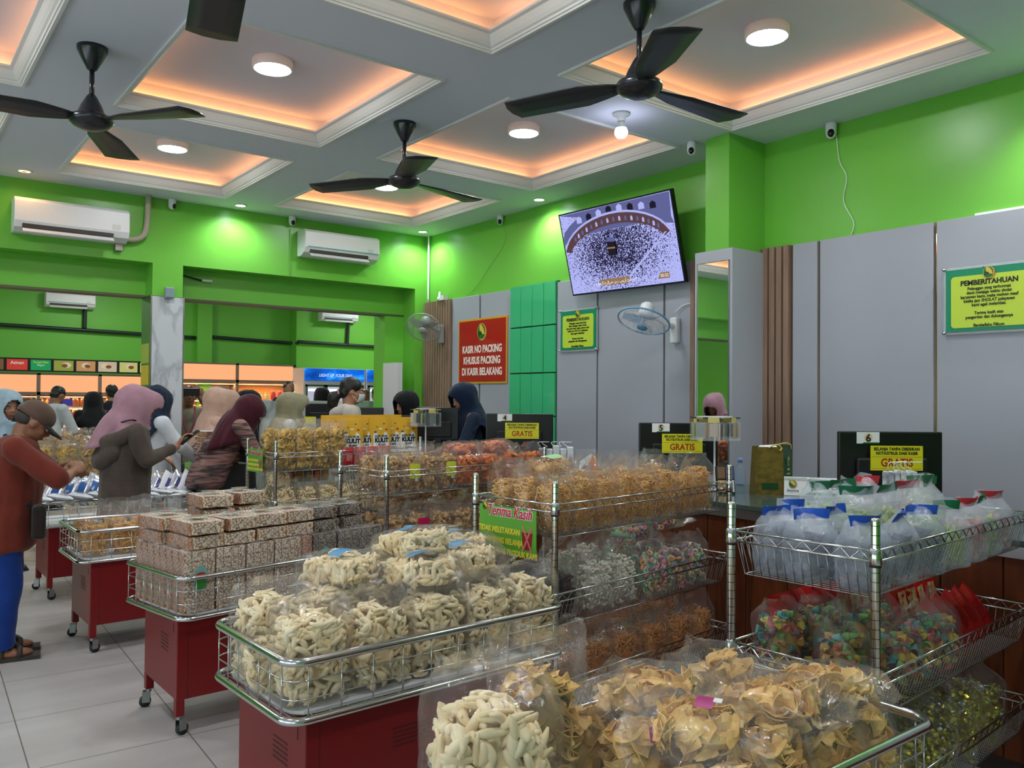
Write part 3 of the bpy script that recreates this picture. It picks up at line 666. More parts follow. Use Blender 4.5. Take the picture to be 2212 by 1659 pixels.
# counter
def wood_mat():
    m = bpy.data.materials.new('knotty_wood'); m.use_nodes = True; nt = m.node_tree; N = nt.nodes; L = nt.links; b = N['Principled BSDF']
    tc = N.new('ShaderNodeTexCoord'); mp = N.new('ShaderNodeMapping'); mp.inputs['Scale'].default_value = (5, 5, 0.7); L.new(tc.outputs['Object'], mp.inputs['Vector'])
    n = N.new('ShaderNodeTexNoise'); n.inputs['Scale'].default_value = 4; n.inputs['Detail'].default_value = 6; n.inputs['Distortion'].default_value = .6; L.new(mp.outputs['Vector'], n.inputs['Vector'])
    cr = N.new('ShaderNodeValToRGB'); cr.color_ramp.elements[0].position = .3; cr.color_ramp.elements[1].position = .75
    cr.color_ramp.elements[0].color = (*srgb(76, 34, 12), 1); cr.color_ramp.elements[1].color = (*srgb(112, 54, 22), 1); L.new(n.outputs['Fac'], cr.inputs['Fac'])
    v = N.new('ShaderNodeTexVoronoi'); v.inputs['Scale'].default_value = 4.2; mp2 = N.new('ShaderNodeMapping'); mp2.inputs['Scale'].default_value = (1.3, 1.3, .8); L.new(tc.outputs['Object'], mp2.inputs['Vector']); L.new(mp2.outputs['Vector'], v.inputs['Vector'])
    c2 = N.new('ShaderNodeValToRGB'); c2.color_ramp.elements[0].position = .07; c2.color_ramp.elements[1].position = .13; c2.color_ramp.elements[0].color = (.22, .2, .2, 1); c2.color_ramp.elements[1].color = (1, 1, 1, 1); L.new(v.outputs['Distance'], c2.inputs['Fac'])
    mx = N.new('ShaderNodeMixRGB'); mx.blend_type = 'MULTIPLY'; mx.inputs[0].default_value = 1; L.new(cr.outputs[0], mx.inputs[1]); L.new(c2.outputs[0], mx.inputs[2]); L.new(mx.outputs[0], b.inputs['Base Color'])
    b.inputs['Roughness'].default_value = .5; b.inputs['Specular IOR Level'].default_value = .25; return m
M_WOOD = wood_mat()
CT = 0.93
def counter(y0, y1, dp, label):
  t = thing('checkout_counter', label, 'counter', (3.5, 3.0, 0))
  x = y0
  while x < y1 - .1:
    o = MB().box(0, 0.02, x + 0.002, x + 0.238, 0.08, 0.86).build('front_board', M_WOOD, t); bevel(o, 0.003, 1); x += 0.24
  box_obj('plinth', 0.03, dp - .02, y0, y1, 0.0, 0.08, mat('plinth_dark', (50, 34, 26), .6), t)
  box_obj('carcass', 0.02, dp, y0, y1, 0.08, 0.88, mat('carcass_brown', (96, 56, 34), .5), t)
  box_obj('metal_edge', -0.02, 0.0, y0, y1, 0.86, 0.905, M_STEEL, t)
  box_obj('glass_top', -0.025, dp + .03, y0, y1, 0.908, CT, mat('dark_glass', (74, 90, 84), rough=.08, spec=.6), t)
counter(-4.0, 2.24, .82, 'long knotty wood checkout counter with a dark glass top along the right wall')
counter(2.26, 4.2, .42, 'narrower checkout counter in front of the two cashiers')

CAMN = R(-37.712)   # yaw of things that face the viewer
def monitor(x, y, ztop, w, h, label, number=None, sign=True, zb=CT, rz=CAMN, sy=0.0):
    t = thing('monitor', label, 'monitor', (x, y, zb), rz)
    b = MB().box(-w / 2, w / 2, 0.0, 0.028, ztop - zb - h, ztop - zb).build('casing', M_BLACK, t); bevel(b, 0.006)
    b = MB().box(-w * .34, w * .34, -0.02, 0.0, ztop - zb - h * .92, ztop - zb - h * .42).build('rear_bulge', mat('monitor_back', (12, 12, 14), .5), t); bevel(b, 0.01)
    MB().box(-w / 2 + .012, w / 2 - .012, 0.0285, 0.031, ztop - zb - h + .012, ztop - zb - .012).build('display', mat('display_dark', (22, 28, 40), .15), t)
    MB().box(-0.03, 0.03, -0.005, 0.02, 0.006, ztop - zb - h * .5).build('stand_neck', M_BLACK, t)
    b = MB().box(-0.11, 0.11, -0.07, 0.09, 0.0, 0.010).build('stand_base', M_BLACK, t); bevel(b, .003)
    if number:
        zt = ztop - zb - .003; s_ = MB(); s_.box(-.165, -.056, -.004, -.001, zt - .055, zt); s_.build('number_card', M_PAPER, t)
        g = MB(); g.add([(-.138, -.0046, zt - .055), (-.056, -.0046, zt - .055), (-.056, -.0046, zt - .049), (-.132, -.0046, zt - .049)], [(0, 1, 2, 3)]); g.build('green_edge', M_LEAF, t)
        mb = MB(); disc(mb, -.110, zt - .026, .021, .021, -.0046); mb.build('faint_emblem', mat('pale_tan', (226, 208, 170), .5), t)
        text(number, .050, M_INK, t, F(-.110, -.0055, zt - .030), bold=.0014)
    if sign:
        z = ztop - zb - .125
        MB().box(-.107, .143, -.024, -.021, z - .06, z + .058).build('paper_sign', M_YEL, t)
        text('BELANJA TANPA DIBERIKAN\nNOTA/STRUK DARI KASIR', .0205, M_INK, t, F(.018, -.0245, z + .032), sx=.84, bold=.0006)
        MB().box(-.10, .136, -.0246, -.024, z + .0045, z + .0058).box(-.10, .136, -.0246, -.024, z - .0525, z - .0512).build('rule_line', M_INKR, t)
        text('GRATIS', .054, M_INKR, t, F(.018, -.0245, z - .024), sx=.86, bold=.001)
    return t
monitor(3.90, 2.06, 1.31, .50, .30, 'black monitor with the number 6 card and yellow GRATIS sign', '6')
monitor(3.985, 3.46, 1.31, .49, .30, 'black monitor with the number 5 card beside the hanging trinkets', '5')
monitor(3.84, 4.87, 1.34, .50, .30, 'black monitor with the number 4 card in front of the green tiles', '4')
monitor(3.88, 6.06, 1.37, .36, .28, 'plain black monitor in front of the cashier in the navy headscarf', None, False)
monitor(3.86, 6.62, 1.29, .30, .24, 'plain black monitor in front of the cashier in the black headscarf', None, False)

# closed sign
t = thing('desk_sign', 'white TUTUP desk sign with emblem beside the paper bag', 'desk sign', (4.11, 2.60, CT), R(-58))
M_ = Matrix.Rotation(R(-12), 4, 'X')
o = MB().box(-.16, .20, -.004, .004, 0, .105, M_).build('board', M_PAPER, t); bevel(o, .002)
MB().box(-.16, .20, .03, .036, 0, .09, Matrix.Rotation(R(12), 4, 'X')).build('rear_leaf', M_PAPER, t)
def M2(x, z, off=-.0048): return M_ @ F(x, off, z)
MB().add([M_ @ Vector(p) for p in ((-.158, -.0046, .092), (-.05, -.0046, .092), (-.04, -.0046, .099), (-.158, -.0046, .099))], [(0, 1, 2, 3)]).build('green_bar', M_LEAF, t)
MB().add([M_ @ Vector(p) for p in ((-.05, -.0046, .006), (.11, -.0046, .006), (.13, -.0046, .022), (-.03, -.0046, .022))], [(0, 1, 2, 3)]).build('green_bar', M_LEAF, t)
e = emblem(t, -.115, .065, .023, -.006); e.rotation_euler = (R(-12), 0, 0)
text('Insyira', .024, M_INK, t, M2(-.115, .028), shear=.3)
text('TUTUP', .052, M_INK, t, M2(.065, .055), bold=.0012, sx=1.0)
# paper gift bag
t = thing('paper_bag', 'green and brown patterned paper gift bag standing on the counter', 'paper bag', (4.03, 2.83, CT), R(-40))
def taper(x0, x1, y0, y1, z0, z1, s): return [(x0, y0, z0), (x1, y0, z0), (x1, y1, z0), (x0, y1, z0), (x0 + s, y0 + s, z1), (x1, y0 + s, z1), (x1, y1 - s, z1), (x0 + s, y1 - s, z1)]
v = taper(-.10, .06, -.06, .06, 0, .265, .012)
M_BAGP = ramp_mat('bag_brown', [(.35, (92, 82, 30)), (.6, (122, 104, 38))], 30, .5, stretch=(1, 1, 1.5))
mb = MB().add(v, [(0, 1, 5, 4), (3, 7, 6, 2), (0, 4, 7, 3), (0, 3, 2, 1)]); mb.build('brown_panel', M_BAGP, t)
MB().add([(.06, -.06, 0), (.135, .03, 0), (.135, .05, .275), (.06, -.048, .265)], [(0, 1, 2, 3)]).add([(.06, .06, 0), (.135, .03, 0), (.135, .05, .275), (.06, .048, .265)], [(3, 2, 1, 0)]).build('green_side', mat('bag_green', (22, 74, 40), .4), t)
MB().add([(-.06, -.0612, .03), (.03, -.0612, .03), (.03, -.0598, .065), (-.06, -.0598, .065)], [(0, 1, 2, 3)]).build('green_patch', mat('bag_green', (22, 74, 40), .4), t)
m4 = frame((.098, -.0165, .185), (.64, .77, 0), (0, 0, 1)); mb = MB()
for cx, cz, rx, rz, c in ((0, 0, .014, .026, 0), (.002, -.004, .010, .016, 1), (0, -.045, .018, .007, 0), (0, -.07, .026, .005, 0)):
    mb.cur = c; pts = [m4 @ Vector((cx + rx * math.cos(a), cz + rz * math.sin(a), .0012 + c * .0006)) for a in [2 * math.pi * i / 20 for i in range(20)]]; mb.add(pts, [tuple(range(20))])
mb.build('printed_emblem', [mat('bag_gold', (190, 180, 50), .4), M_LEAF], t)
MB().tube(smooth_path([(-.02, -.05, .26), (.02, -.055, .28), (.05, -.05, .262), (.04, -.06, .245)]), .0035, 8).tube(smooth_path([(.03, .0, .27), (.08, .0, .285), (.12, .02, .275), (.125, .03, .25)]), .0035, 8).build('handle', mat('cord_yellow', (214, 196, 110), .6), t, True)
mb = MB().add([(-.08, -.04, .255), (.03, -.04, .262), (.04, .03, .275), (-.05, .03, .27)], [(0, 1, 2, 3)]); mb.build('tissue_paper', M_PAPER, t)
# water bottle behind
t = thing('water_bottle', 'clear water bottle with a light blue cap on the counter near the mirror column', 'bottle', (4.28, 3.22, CT))
MB().lathe([(.028, 0), (.032, .01), (.032, .08), (.026, .11), (.012, .135), (.012, .142)], 20).build('bottle', film_mat('bottle_plastic', (225, 240, 250), .15), t, True)
MB().lathe([(.015, .14), (.015, .163), (.012, .166)], 20).build('cap', mat('cap_blue', (120, 150, 220), .4), t, True)
# hanging trinket rings
def trinkets(x, y, z, r, h, label, n=22, seed=1):
    rnd = random.Random(seed)
    t = thing('trinket_stand', label, 'trinket stand', (x, y, CT))
    MB().cyl((0, 0, 0), (0, 0, z - CT), .006, 8).build('pole', M_WHITE, t)
    MB().lathe([(.07, 0), (.07, .008), (.001, .012)], 24).build('base', M_WHITE, t)
    MB().lathe([(.001, z - CT), (r * .9, z - CT + .004), (r * .9, z - CT - .004), (.001, z - CT - .006)], 28).build('top_disc', M_WHITE, t)
    cols = [mat('card_yellow', (216, 200, 110), .4), mat('card_green', (150, 160, 90), .4), mat('card_dark', (50, 60, 50), .4), mat('card_blue', (110, 120, 110), .4), mat('card_pink', (190, 170, 140), .4)]
    fl = film_mat('clear_film', (255, 255, 255))
    for k in range(n):
        a = 2 * math.pi * k / n; mb = MB(); tw = rnd.uniform(.4, 1.35) if k % 4 else 0.0
        M = Matrix.Translation((r * math.cos(a), r * math.sin(a), 0)) @ Matrix.Rotation(a + math.pi / 2 + tw, 4, 'Z')
        w = .032; mb.cur = 0 if k % 4 == 0 else 1 + k % 2; mb.box(-w, w, -.001, .001, z - CT - (.03 if k % 4 == 0 else .008), z - CT, M); mb.cur = 1 + rnd.randrange(4)
        mb.box(-w * .7, w * .7, -.004, .004, z - CT - h * rnd.uniform(.75, .95), z - CT - .035, M)
        c = mb.build('trinket_pack', cols, t)
        MB().box(-w, w, -.006, .006, z - CT - h, z - CT - .03, M).build('clear_sleeve', fl, c)
trinkets(3.92, 3.13, 1.355, .115, .135, 'stand of hanging key chain packs in front of the mirror column', 20, 3)
trinkets(3.60, 5.80, 1.36, .095, .14, 'stand of hanging key chain packs beside the navy headscarf cashier', 16, 5)
# stacks of printed white paper bags with string handles
def bag_bundle(x, y, rz, w, label, seed, zb=CT, h=.19):
    rnd = random.Random(seed); t = thing('bag_bundle', label, 'paper bags', (x, y, zb), rz)
    pr = ramp_mat('printed_white', [(.45, (226, 230, 234)), (.62, (120, 122, 136))], 9, .5, stretch=(1, 1, 1))
    for k in range(5):
        xx = -w / 2 + w * k / 5; o = MB().box(xx, xx + w / 5 - .004, -.04, .04, 0, h + rnd.uniform(-.015, .01)).build('folded_bag', pr, t); bevel(o, .006)
        MB().tube(smooth_path([(xx + .01, 0, h), (xx + rnd.uniform(-.03, .01), rnd.uniform(-.02, .02), h + .03), (xx + rnd.uniform(.01, .05), rnd.uniform(-.03, .03), h + .035)]), .0022, 5).build('string_handle', M_PAPER, t, True)
bag_bundle(3.78, 4.38, CAMN, .24, 'bundle of printed white paper bags with strings beside the number 4 monitor', 3)
bag_bundle(3.68, 1.90, CAMN, .13, 'small bundle of printed white bags with strings below the number 6 monitor', 8, CT, .22)
# ================================================================ snack bags
def rv_(rnd): 
    while True:
        v = Vector((rnd.uniform(-1, 1), rnd.uniform(-1, 1), rnd.uniform(-1, 1)))
        if .1 < v.length < 1: return v.normalized()
def p_stick(mb, rnd, p, dr, s):
    L_ = s * rnd.uniform(.045, .070); r = s * rnd.uniform(.0072, .0108); b = rv_(rnd) * L_ * rnd.uniform(.05, .3)
    pts = [p + dr * L_ * (i / 5 - .5) + b * (1 - (i / 2.5 - 1) ** 2) for i in range(6)]
    mb.tube(pts, [r * q for q in (.35, .85, 1.05, 1, .8, .3)], 7)
def p_noodle(mb, rnd, p, dr, s):
    L_ = s * rnd.uniform(.04, .085); r = s * rnd.uniform(.0017, .0026); b = rv_(rnd) * L_ * rnd.uniform(.1, .4); c = rv_(rnd) * L_ * .12
    mb.tube([p + dr * L_ * (i / 5 - .5) + b * (1 - (i / 2.5 - 1) ** 2) + c * math.sin(i * 1.9) for i in range(6)], r, 4)
def p_sheet(mb, rnd, p, dr, s, size=.05, curl=.5, jag=.2, th=.0014, tri=False):
    u = dr; w = u.cross(rv_(rnd)); w = w.normalized() if w.length > .01 else u.orthogonal().normalized(); nn = u.cross(w)
    a = s * size * rnd.uniform(.7, 1.15); b = a * rnd.uniform(.6, .95); k = curl * rnd.uniform(.3, 1.4); k2 = rnd.uniform(-.6, .6) * curl; n = 4; vs = []
    for i in range(n + 1):
        for j in range(n + 1):
            x = (i / n - .5); y = (j / n - .5)
            if tri: y *= (1.15 - i / n * .95)
            x *= 1 - y * y * .5; x += rnd.uniform(-1, 1) * jag * .12; y += rnd.uniform(-1, 1) * jag * .12
            vs.append(p + u * x * a * 2 + w * y * b * 2 + nn * (a * (k * (x * x * 4 - .5) + k2 * y * x * 3) + rnd.uniform(-1, 1) * a * .05))
    off = nn * th; N_ = len(vs); fs = []
    for i in range(n):
        for j in range(n): q = i * (n + 1) + j; fs.append((q, q + 1, q + n + 2, q + n + 1)); fs.append((N_ + q, N_ + q + n + 1, N_ + q + n + 2, N_ + q + 1))
    rim = [j for j in range(n + 1)] + [i * (n + 1) + n for i in range(1, n + 1)] + [n * (n + 1) + j for j in range(n - 1, -1, -1)] + [i * (n + 1) for i in range(n - 1, 0, -1)]
    for q in range(len(rim)): r1, r2 = rim[q], rim[(q + 1) % len(rim)]; fs.append((r1, N_ + r1, N_ + r2, r2))
    mb.add(vs + [v + off for v in vs], fs)
def p_chip(mb, rnd, p, dr, s): p_sheet(mb, rnd, p, dr, s * rnd.uniform(.7, 1.2), .029, .42, .34, .0022, rnd.random() < .75)
def p_flake(mb, rnd, p, dr, s): p_sheet(mb, rnd, p, dr, s, .0145, 1.1, 1.2, .0022)
def p_curl(mb, rnd, p, dr, s): p_sheet(mb, rnd, p, dr, s, .021, 1.8, .8, .0022)
def p_dark(mb, rnd, p, dr, s): p_sheet(mb, rnd, p, dr, s, .026, .4, 1.0, .002)
def p_ring(mb, rnd, p, dr, s, R0=.0135, r=.0052, flat=1.0):
    u = dr.orthogonal().normalized(); w = dr.cross(u); R1 = s * R0 * rnd.uniform(.85, 1.15); tw = rnd.uniform(-.35, .35)
    mb.tube([p + u * R1 * math.cos(a) + w * R1 * math.sin(a) * rnd.uniform(.9, 1.05) + dr * tw * R1 * math.sin(2 * a) for a in [2 * math.pi * i / 9 for i in range(9)]], s * r, 6, closed=True)
def p_cring(mb, rnd, p, dr, s): mb.cur = rnd.randrange(5); p_ring(mb, rnd, p, dr, s, .0105, .0062)
def p_pellet(mb, rnd, p, dr, s):
    L_ = s * .011; mb.tube([p - dr * L_, p - dr * L_ * .7, p + dr * L_ * .7, p + dr * L_], [s * .002, s * .0048, s * .0048, s * .002], 7)
def p_cone(mb, rnd, p, dr, s):
    mb.cur = rnd.randrange(6); u = dr.orthogonal().normalized(); w = dr.cross(u); vs = []; n = 10; prof = [(.003, -.013), (.008, -.003), (.0125, .007), (.0138, .012), (.0118, .010), (.006, -.004), (.0008, -.006)]
    for r_, z in prof:
        for j in range(n): a = 2 * math.pi * j / n; vs.append(p + (u * math.cos(a) + w * math.sin(a)) * r_ * s + dr * z * s)
    mb.add(vs, [(i * n + j, i * n + (j + 1) % n, (i + 1) * n + (j + 1) % n, (i + 1) * n + j) for i in range(len(prof) - 1) for j in range(n)])
def p_wafer(mb, rnd, p, dr, s):
    L_ = s * .021; u = dr.orthogonal().normalized(); w = dr.cross(u); n = 8; vs = []
    for r_, z in ((.0030, -L_), (.0055, -L_), (.0055, L_), (.0030, L_)):
        for j in range(n): a = 2 * math.pi * j / n; vs.append(p + (u * math.cos(a) + w * math.sin(a)) * r_ * s + dr * z)
    mb.add(vs, [(i * n + j, i * n + (j + 1) % n, ((i + 1) % 4) * n + (j + 1) % n, ((i + 1) % 4) * n + j) for i in range(4) for j in range(n)])
def p_candy(mb, rnd, p, dr, s):
    mb.cur = 0 if rnd.random() < .8 else 1
    L_ = s * .012; u = dr.orthogonal().normalized()
    mb.ell(p, (.008 * s, .008 * s, .011 * s), 7, 5, Matrix((u, dr.cross(u), dr)).transposed())
    for sg in (-1, 1): 
        a = p + dr * sg * L_; b = p + dr * sg * L_ * 2.2; q = dr.cross(u) * .010 * s
        mb.add([a, b + q, b + dr * sg * .003 - u * .004, b - q], [(0, 1, 2, 3)])
C_CASS = ramp_mat('cassava_cream', [(.3, (240, 212, 160)), (.7, (255, 240, 202))], 14, .6, bump=.3)
C_CHIP = ramp_mat('tortilla_gold', [(.3, (210, 160, 86)), (.55, (238, 198, 122)), (.8, (248, 220, 160))], 26, .55, bump=.5)
C_NOOD = ramp_mat('fried_noodle', [(.3, (222, 156, 72)), (.7, (250, 204, 124))], 12, .5)
C_NOOD2 = ramp_mat('fried_noodle_dark', [(.3, (190, 116, 48)), (.7, (222, 158, 80))], 12, .5)
C_FLAKE = ramp_mat('peanut_brown', [(.3, (190, 140, 84)), (.7, (236, 198, 144))], 30, .6)
C_ORG = ramp_mat('prawn_orange', [(.3, (206, 92, 32)), (.7, (240, 146, 66))], 20, .5)
C_YEL = ramp_mat('curly_yellow', [(.3, (200, 150, 52)), (.7, (236, 200, 106))], 20, .5)
C_RING = ramp_mat('ring_cream', [(.3, (234, 206, 152)), (.7, (252, 234, 190))], 14, .6)
C_PEL = mat('pellet_white', (238, 232, 216), .6)
C_DRK = ramp_mat('dark_maroon_crisp', [(.3, (34, 14, 18)), (.7, (62, 24, 28))], 20, .5)
C_GREY = ramp_mat('dark_dried_fill', [(.3, (56, 56, 66)), (.7, (92, 92, 104))], 24, .6)
C_CRR = [mat('pastel_' + n, c, .5) for n, c in (('cream', (238, 216, 178)), ('pink', (240, 150, 170)), ('peach', (242, 184, 130)), ('mint', (146, 200, 160)), ('lilac', (176, 146, 176)))]
C_CONE = [mat('cone_' + n, c, .5) for n, c in (('yellow', (226, 196, 76)), ('pink', (226, 116, 110)), ('green', (132, 184, 104)), ('teal', (96, 172, 170)), ('tan', (206, 158, 96)), ('plum', (120, 84, 84)))]
C_WAF = mat('wafer_green', (190, 212, 110), .5); C_WAFP = ramp_mat('pink_fill', [(.3, (226, 130, 130)), (.7, (246, 190, 180))], 20, .5)
C_CAN = [mat('candy_gold', (196, 186, 60), .18, metal=.8), mat('candy_silver', (210, 214, 214), .15, metal=.9)]
KIND = dict(stick=(p_stick, C_CASS, 215), chip=(p_chip, C_CHIP, 115), noodle=(p_noodle, C_NOOD, 300), noodle2=(p_noodle, C_NOOD2, 260), flake=(p_flake, C_FLAKE, 170), orange=(p_curl, C_ORG, 80),
            curly=(p_curl, C_YEL, 110), ring=(p_ring, C_RING, 120), cring=(p_cring, C_CRR, 120), pellet=(p_pellet, C_PEL, 330), dark=(p_dark, C_DRK, 60), grey=(p_flake, C_GREY, 130),
            cone=(p_cone, C_CONE, 110), wafer=(p_wafer, C_WAF, 130), pinkf=(p_flake, C_WAFP, 110), candy=(p_candy, C_CAN, 130))
PARTN = dict(stick='cassava_sticks', chip='tortilla_chips', noodle='fried_noodles', noodle2='fried_noodles', flake='peanut_crisps', orange='orange_crackers', curly='curly_crisps', ring='ring_crackers', cring='pastel_rings',
             pellet='white_pellets', dark='dark_crisps', grey='dried_filling', cone='pastel_cups', wafer='wafer_rolls', pinkf='pink_filling', candy='wrapped_candies')
_fill = {}; _film = {}
def fill_mesh(kind, w, d, h, s, v):
    key = (kind, round(w, 3), round(d, 3), round(h, 3), s, v)
    if key in _fill: return _fill[key]
    fn, m, n = KIND[kind]; rnd = random.Random(hash((kind, v)) % 9999 if False else sum(map(ord, kind)) * 7 + v * 13); mb = MB()
    n = int(n * max(.5, (w * d + w * h + d * h) * 2 / (s * s) / .155))
    mb.cur = len(m) - 2 if isinstance(m, list) and kind != 'candy' else 0
    mb.ell((0, 0, h * .48), (w * .38, d * .36, h * .44), 12, 8)
    for i in range(n):
        u = [rnd.uniform(-1, 1), rnd.uniform(-1, 1), rnd.uniform(-1, 1)]
        if rnd.random() < .92:
            ax = rnd.choice((0, 0, 1, 1, 1, 2)); u[ax] = math.copysign(rnd.uniform(.82, 1), u[ax]) if ax < 2 else rnd.uniform(.8, 1)
        f = 1 - .10 * abs(u[0] * u[1]) - (.14 * max(0, u[2]) * max(abs(u[0]), abs(u[1])) ** 3)
        mg = {'stick': .020, 'chip': .022, 'noodle': .018, 'noodle2': .018, 'dark': .02, 'wafer': .016, 'curly': .014, 'orange': .014}.get(kind, .010) * s
        z = (u[2] * .5 + .5); zz = mg + (h - mg) * z * (1 - .10 * (u[0] ** 2)) + .012 * math.sin(u[0] * 4 + v)
        p = Vector((u[0] * (w / 2 - mg) * f, u[1] * (d / 2 - mg) * f, min(zz, h * 1.05)))
        dr = rv_(rnd)
        k = 1 if abs(u[1]) >= abs(u[0]) else 0
        if u[2] > .75: dr.z *= .25; dr.normalize()
        if kind in ('stick', 'noodle', 'noodle2', 'wafer'): dr[k] *= .18; dr.normalize()
        fn(mb, rnd, p, dr, s)
    W_2, D_2 = w / 2 + .001, d / 2 + .001; out = []
    for x, y, z in mb.v:
        # the pieces press flat against the plastic
        q = ((abs(x) / W_2) ** 4 + (abs(y) / D_2) ** 4) ** .25
        if q > 1: k_ = (1 + (q - 1) * .06) / q; x *= k_; y *= k_
        if z > h + .01: z = h + .01 + (z - h - .01) * .35
        if z < .003: z = .003
        out.append((x, y, z))
    mb.v = out
    _fill[key] = mb.mesh(PARTN[kind], m, kind not in ('chip', 'candy')); return _fill[key]
def film_mesh(w, d, h, H, v, m, flat=False, tip=0.0):
    key = (round(w, 3), round(d, 3), round(h, 3), round(H, 3), v, m.name, flat, tip)
    if key in _film: return _film[key]
    n, k = 30, 15; vs = []; W2, D2 = w / 2 + .010, d / 2 + .010; sd = Vector((v * 3.7, v * 1.3, v * 2.1))
    for i in range(k + 1):
        t_ = i / k; z = H * t_
        if z < h: e = min(1, .90 + z / (h * .25) * .10); a, b = W2 * e, D2 * e
        else:
            q = (z - h) / max(H - h, 1e-4); e = q * q * (3 - 2 * q); a = W2 * (1 + .06 * e - tip * e); b = D2 * (1 - e) + .0025 * e
        for j in range(n):
            th = 2 * math.pi * j / n; c, s_ = math.cos(th), math.sin(th); pw = .55
            x = a * math.copysign(abs(c) ** pw, c); y = b * math.copysign(abs(s_) ** pw, s_)
            q = max(0, (z - h) / max(H - h, 1e-4))
            p = Vector((x, y, z)); nz = noise.noise_vector(p * 26 + sd); am = .0035 + .012 * q
            p += Vector((nz.x * am, nz.y * am * (1 if q < .5 else 1.3), nz.z * am * .6 * min(1, t_ * 5)))
            p.y += q * q * .022 * math.sin(x * 38 + v * 2) + q * .02 * math.sin(v * 1.7); p.z += q * .014 * noise.noise(Vector((x * 22, v * 3.3, 0)))
            vs.append(p)
    fs = [(i * n + j, i * n + (j + 1) % n, (i + 1) * n + (j + 1) % n, (i + 1) * n + j) for i in range(k) for j in range(n)]
    fs.append(tuple(range(n - 1, -1, -1)))
    mb = MB().add(vs, fs); _film[key] = mb.mesh('plastic_film', m, True); return _film[key]
FILM = film_mat('clear_plastic', haze=.045)
FILMH = film_mat('hazy_plastic', haze=.12)
FROST = film_mat('frosted_white_plastic', haze=.28, hcol=(222, 232, 248), rough=.2)
def snack_bag(kind, label, loc, w=.17, d=.11, h=.22, H=.30, s=1.0, rz=0.0, lie=None, v=0, group=None, film=None, sticker=None, name='snack_bag', tip=0.0, band=None, tiltx=0.0):
    """standing bag; lie = roll of the bag when laid on its back"""
    film = film or FILM
    rot = (tiltx, 0, rz) if lie is None else (Matrix.Rotation(rz, 3, 'Z') @ Matrix.Rotation(lie, 3, 'Z') @ Matrix.Rotation(R(-88 + (v % 3) * 4), 3, 'X')).to_euler()
    if lie is not None: loc = Vector(loc) + Matrix.Rotation(rz + lie, 3, 'Z') @ Vector((0, -h * .5, d * .5))
    t = thing(name, label, 'snack bag', loc, group=group, rot=rot)
    link(PARTN[kind], fill_mesh(kind, w, d, h, s, v % 3), t, kind='stuff')
    link('plastic_film', film_mesh(w, d, h, H, v % 5, film, tip=tip), t)
    if band:
        b, hole = band, True; mb = MB(); zb0, zb1 = h + (H - h) * .62, H - .004; n = 12
        vs = []
        for i in range(n + 1):
            x = (i / n - .5) * w * .98; y = -.0045 + .022 * math.sin(x * 38 + (v % 5) * 2) + .02 * math.sin((v % 5) * 1.7)
            for q, z in ((.62, zb0), (.8, (zb0 + zb1) / 2), (1, zb1)): vs.append((x, y * q * q - .006, z))
        mb.add(vs, [(i * 3 + j, i * 3 + 3 + j, i * 3 + 4 + j, i * 3 + 1 + j) for i in range(n) for j in range(2)]); mb.build('printed_band', b, t, True)
    if sticker:
        m, sw_, sh_, zc = sticker; mb = MB(); nx = 8; vs = []
        for i in range(nx + 1):
            x = (i / nx - .5) * sw_
            for z in (-sh_ / 2, sh_ / 2): vs.append((x, -d / 2 - .015 + x * x * 3, zc + z * (1 - .12 * (abs(x) / (sw_ / 2)) ** 6)))
        mb.add(vs, [(i * 2, i * 2 + 2, i * 2 + 3, i * 2 + 1) for i in range(nx)]); lb_ = mb.build('paper_label', m, t, True)
        MB().box(-.012, .012, -.0164, -.0150, zc - sh_ / 2 - .014, zc - sh_ / 2 + .004, Matrix.Translation((.01, -d / 2, 0))).build('price_tag', M_PAPER, lb_)
    return t

# ================================================================ chrome racks
def banded_chrome():
    m = bpy.data.materials.new('grooved_chrome'); m.use_nodes = True; nt = m.node_tree; N = nt.nodes; L = nt.links; b = N['Principled BSDF']
    b.inputs['Metallic'].default_value = 1; b.inputs['Roughness'].default_value = .2
    tc = N.new('ShaderNodeTexCoord'); sp = N.new('ShaderNodeSeparateXYZ'); L.new(tc.outputs['Object'], sp.inputs[0])
    md = N.new('ShaderNodeMath'); md.operation = 'MODULO'; md.inputs[1].default_value = .0254; L.new(sp.outputs['Z'], md.inputs[0])
    lt = N.new('ShaderNodeMath'); lt.operation = 'LESS_THAN'; lt.inputs[1].default_value = .0018; L.new(md.outputs[0], lt.inputs[0])
    mx = N.new('ShaderNodeMixRGB'); mx.inputs[1].default_value = (*srgb(205, 205, 200), 1); mx.inputs[2].default_value = (*srgb(60, 60, 58), 1); L.new(lt.outputs[0], mx.inputs[0]); L.new(mx.outputs[0], b.inputs['Base Color']); return m
M_POST = banded_chrome(); M_RING = mat('black_ring', (12, 12, 12), .5)
RL, RD = 1.26, .455
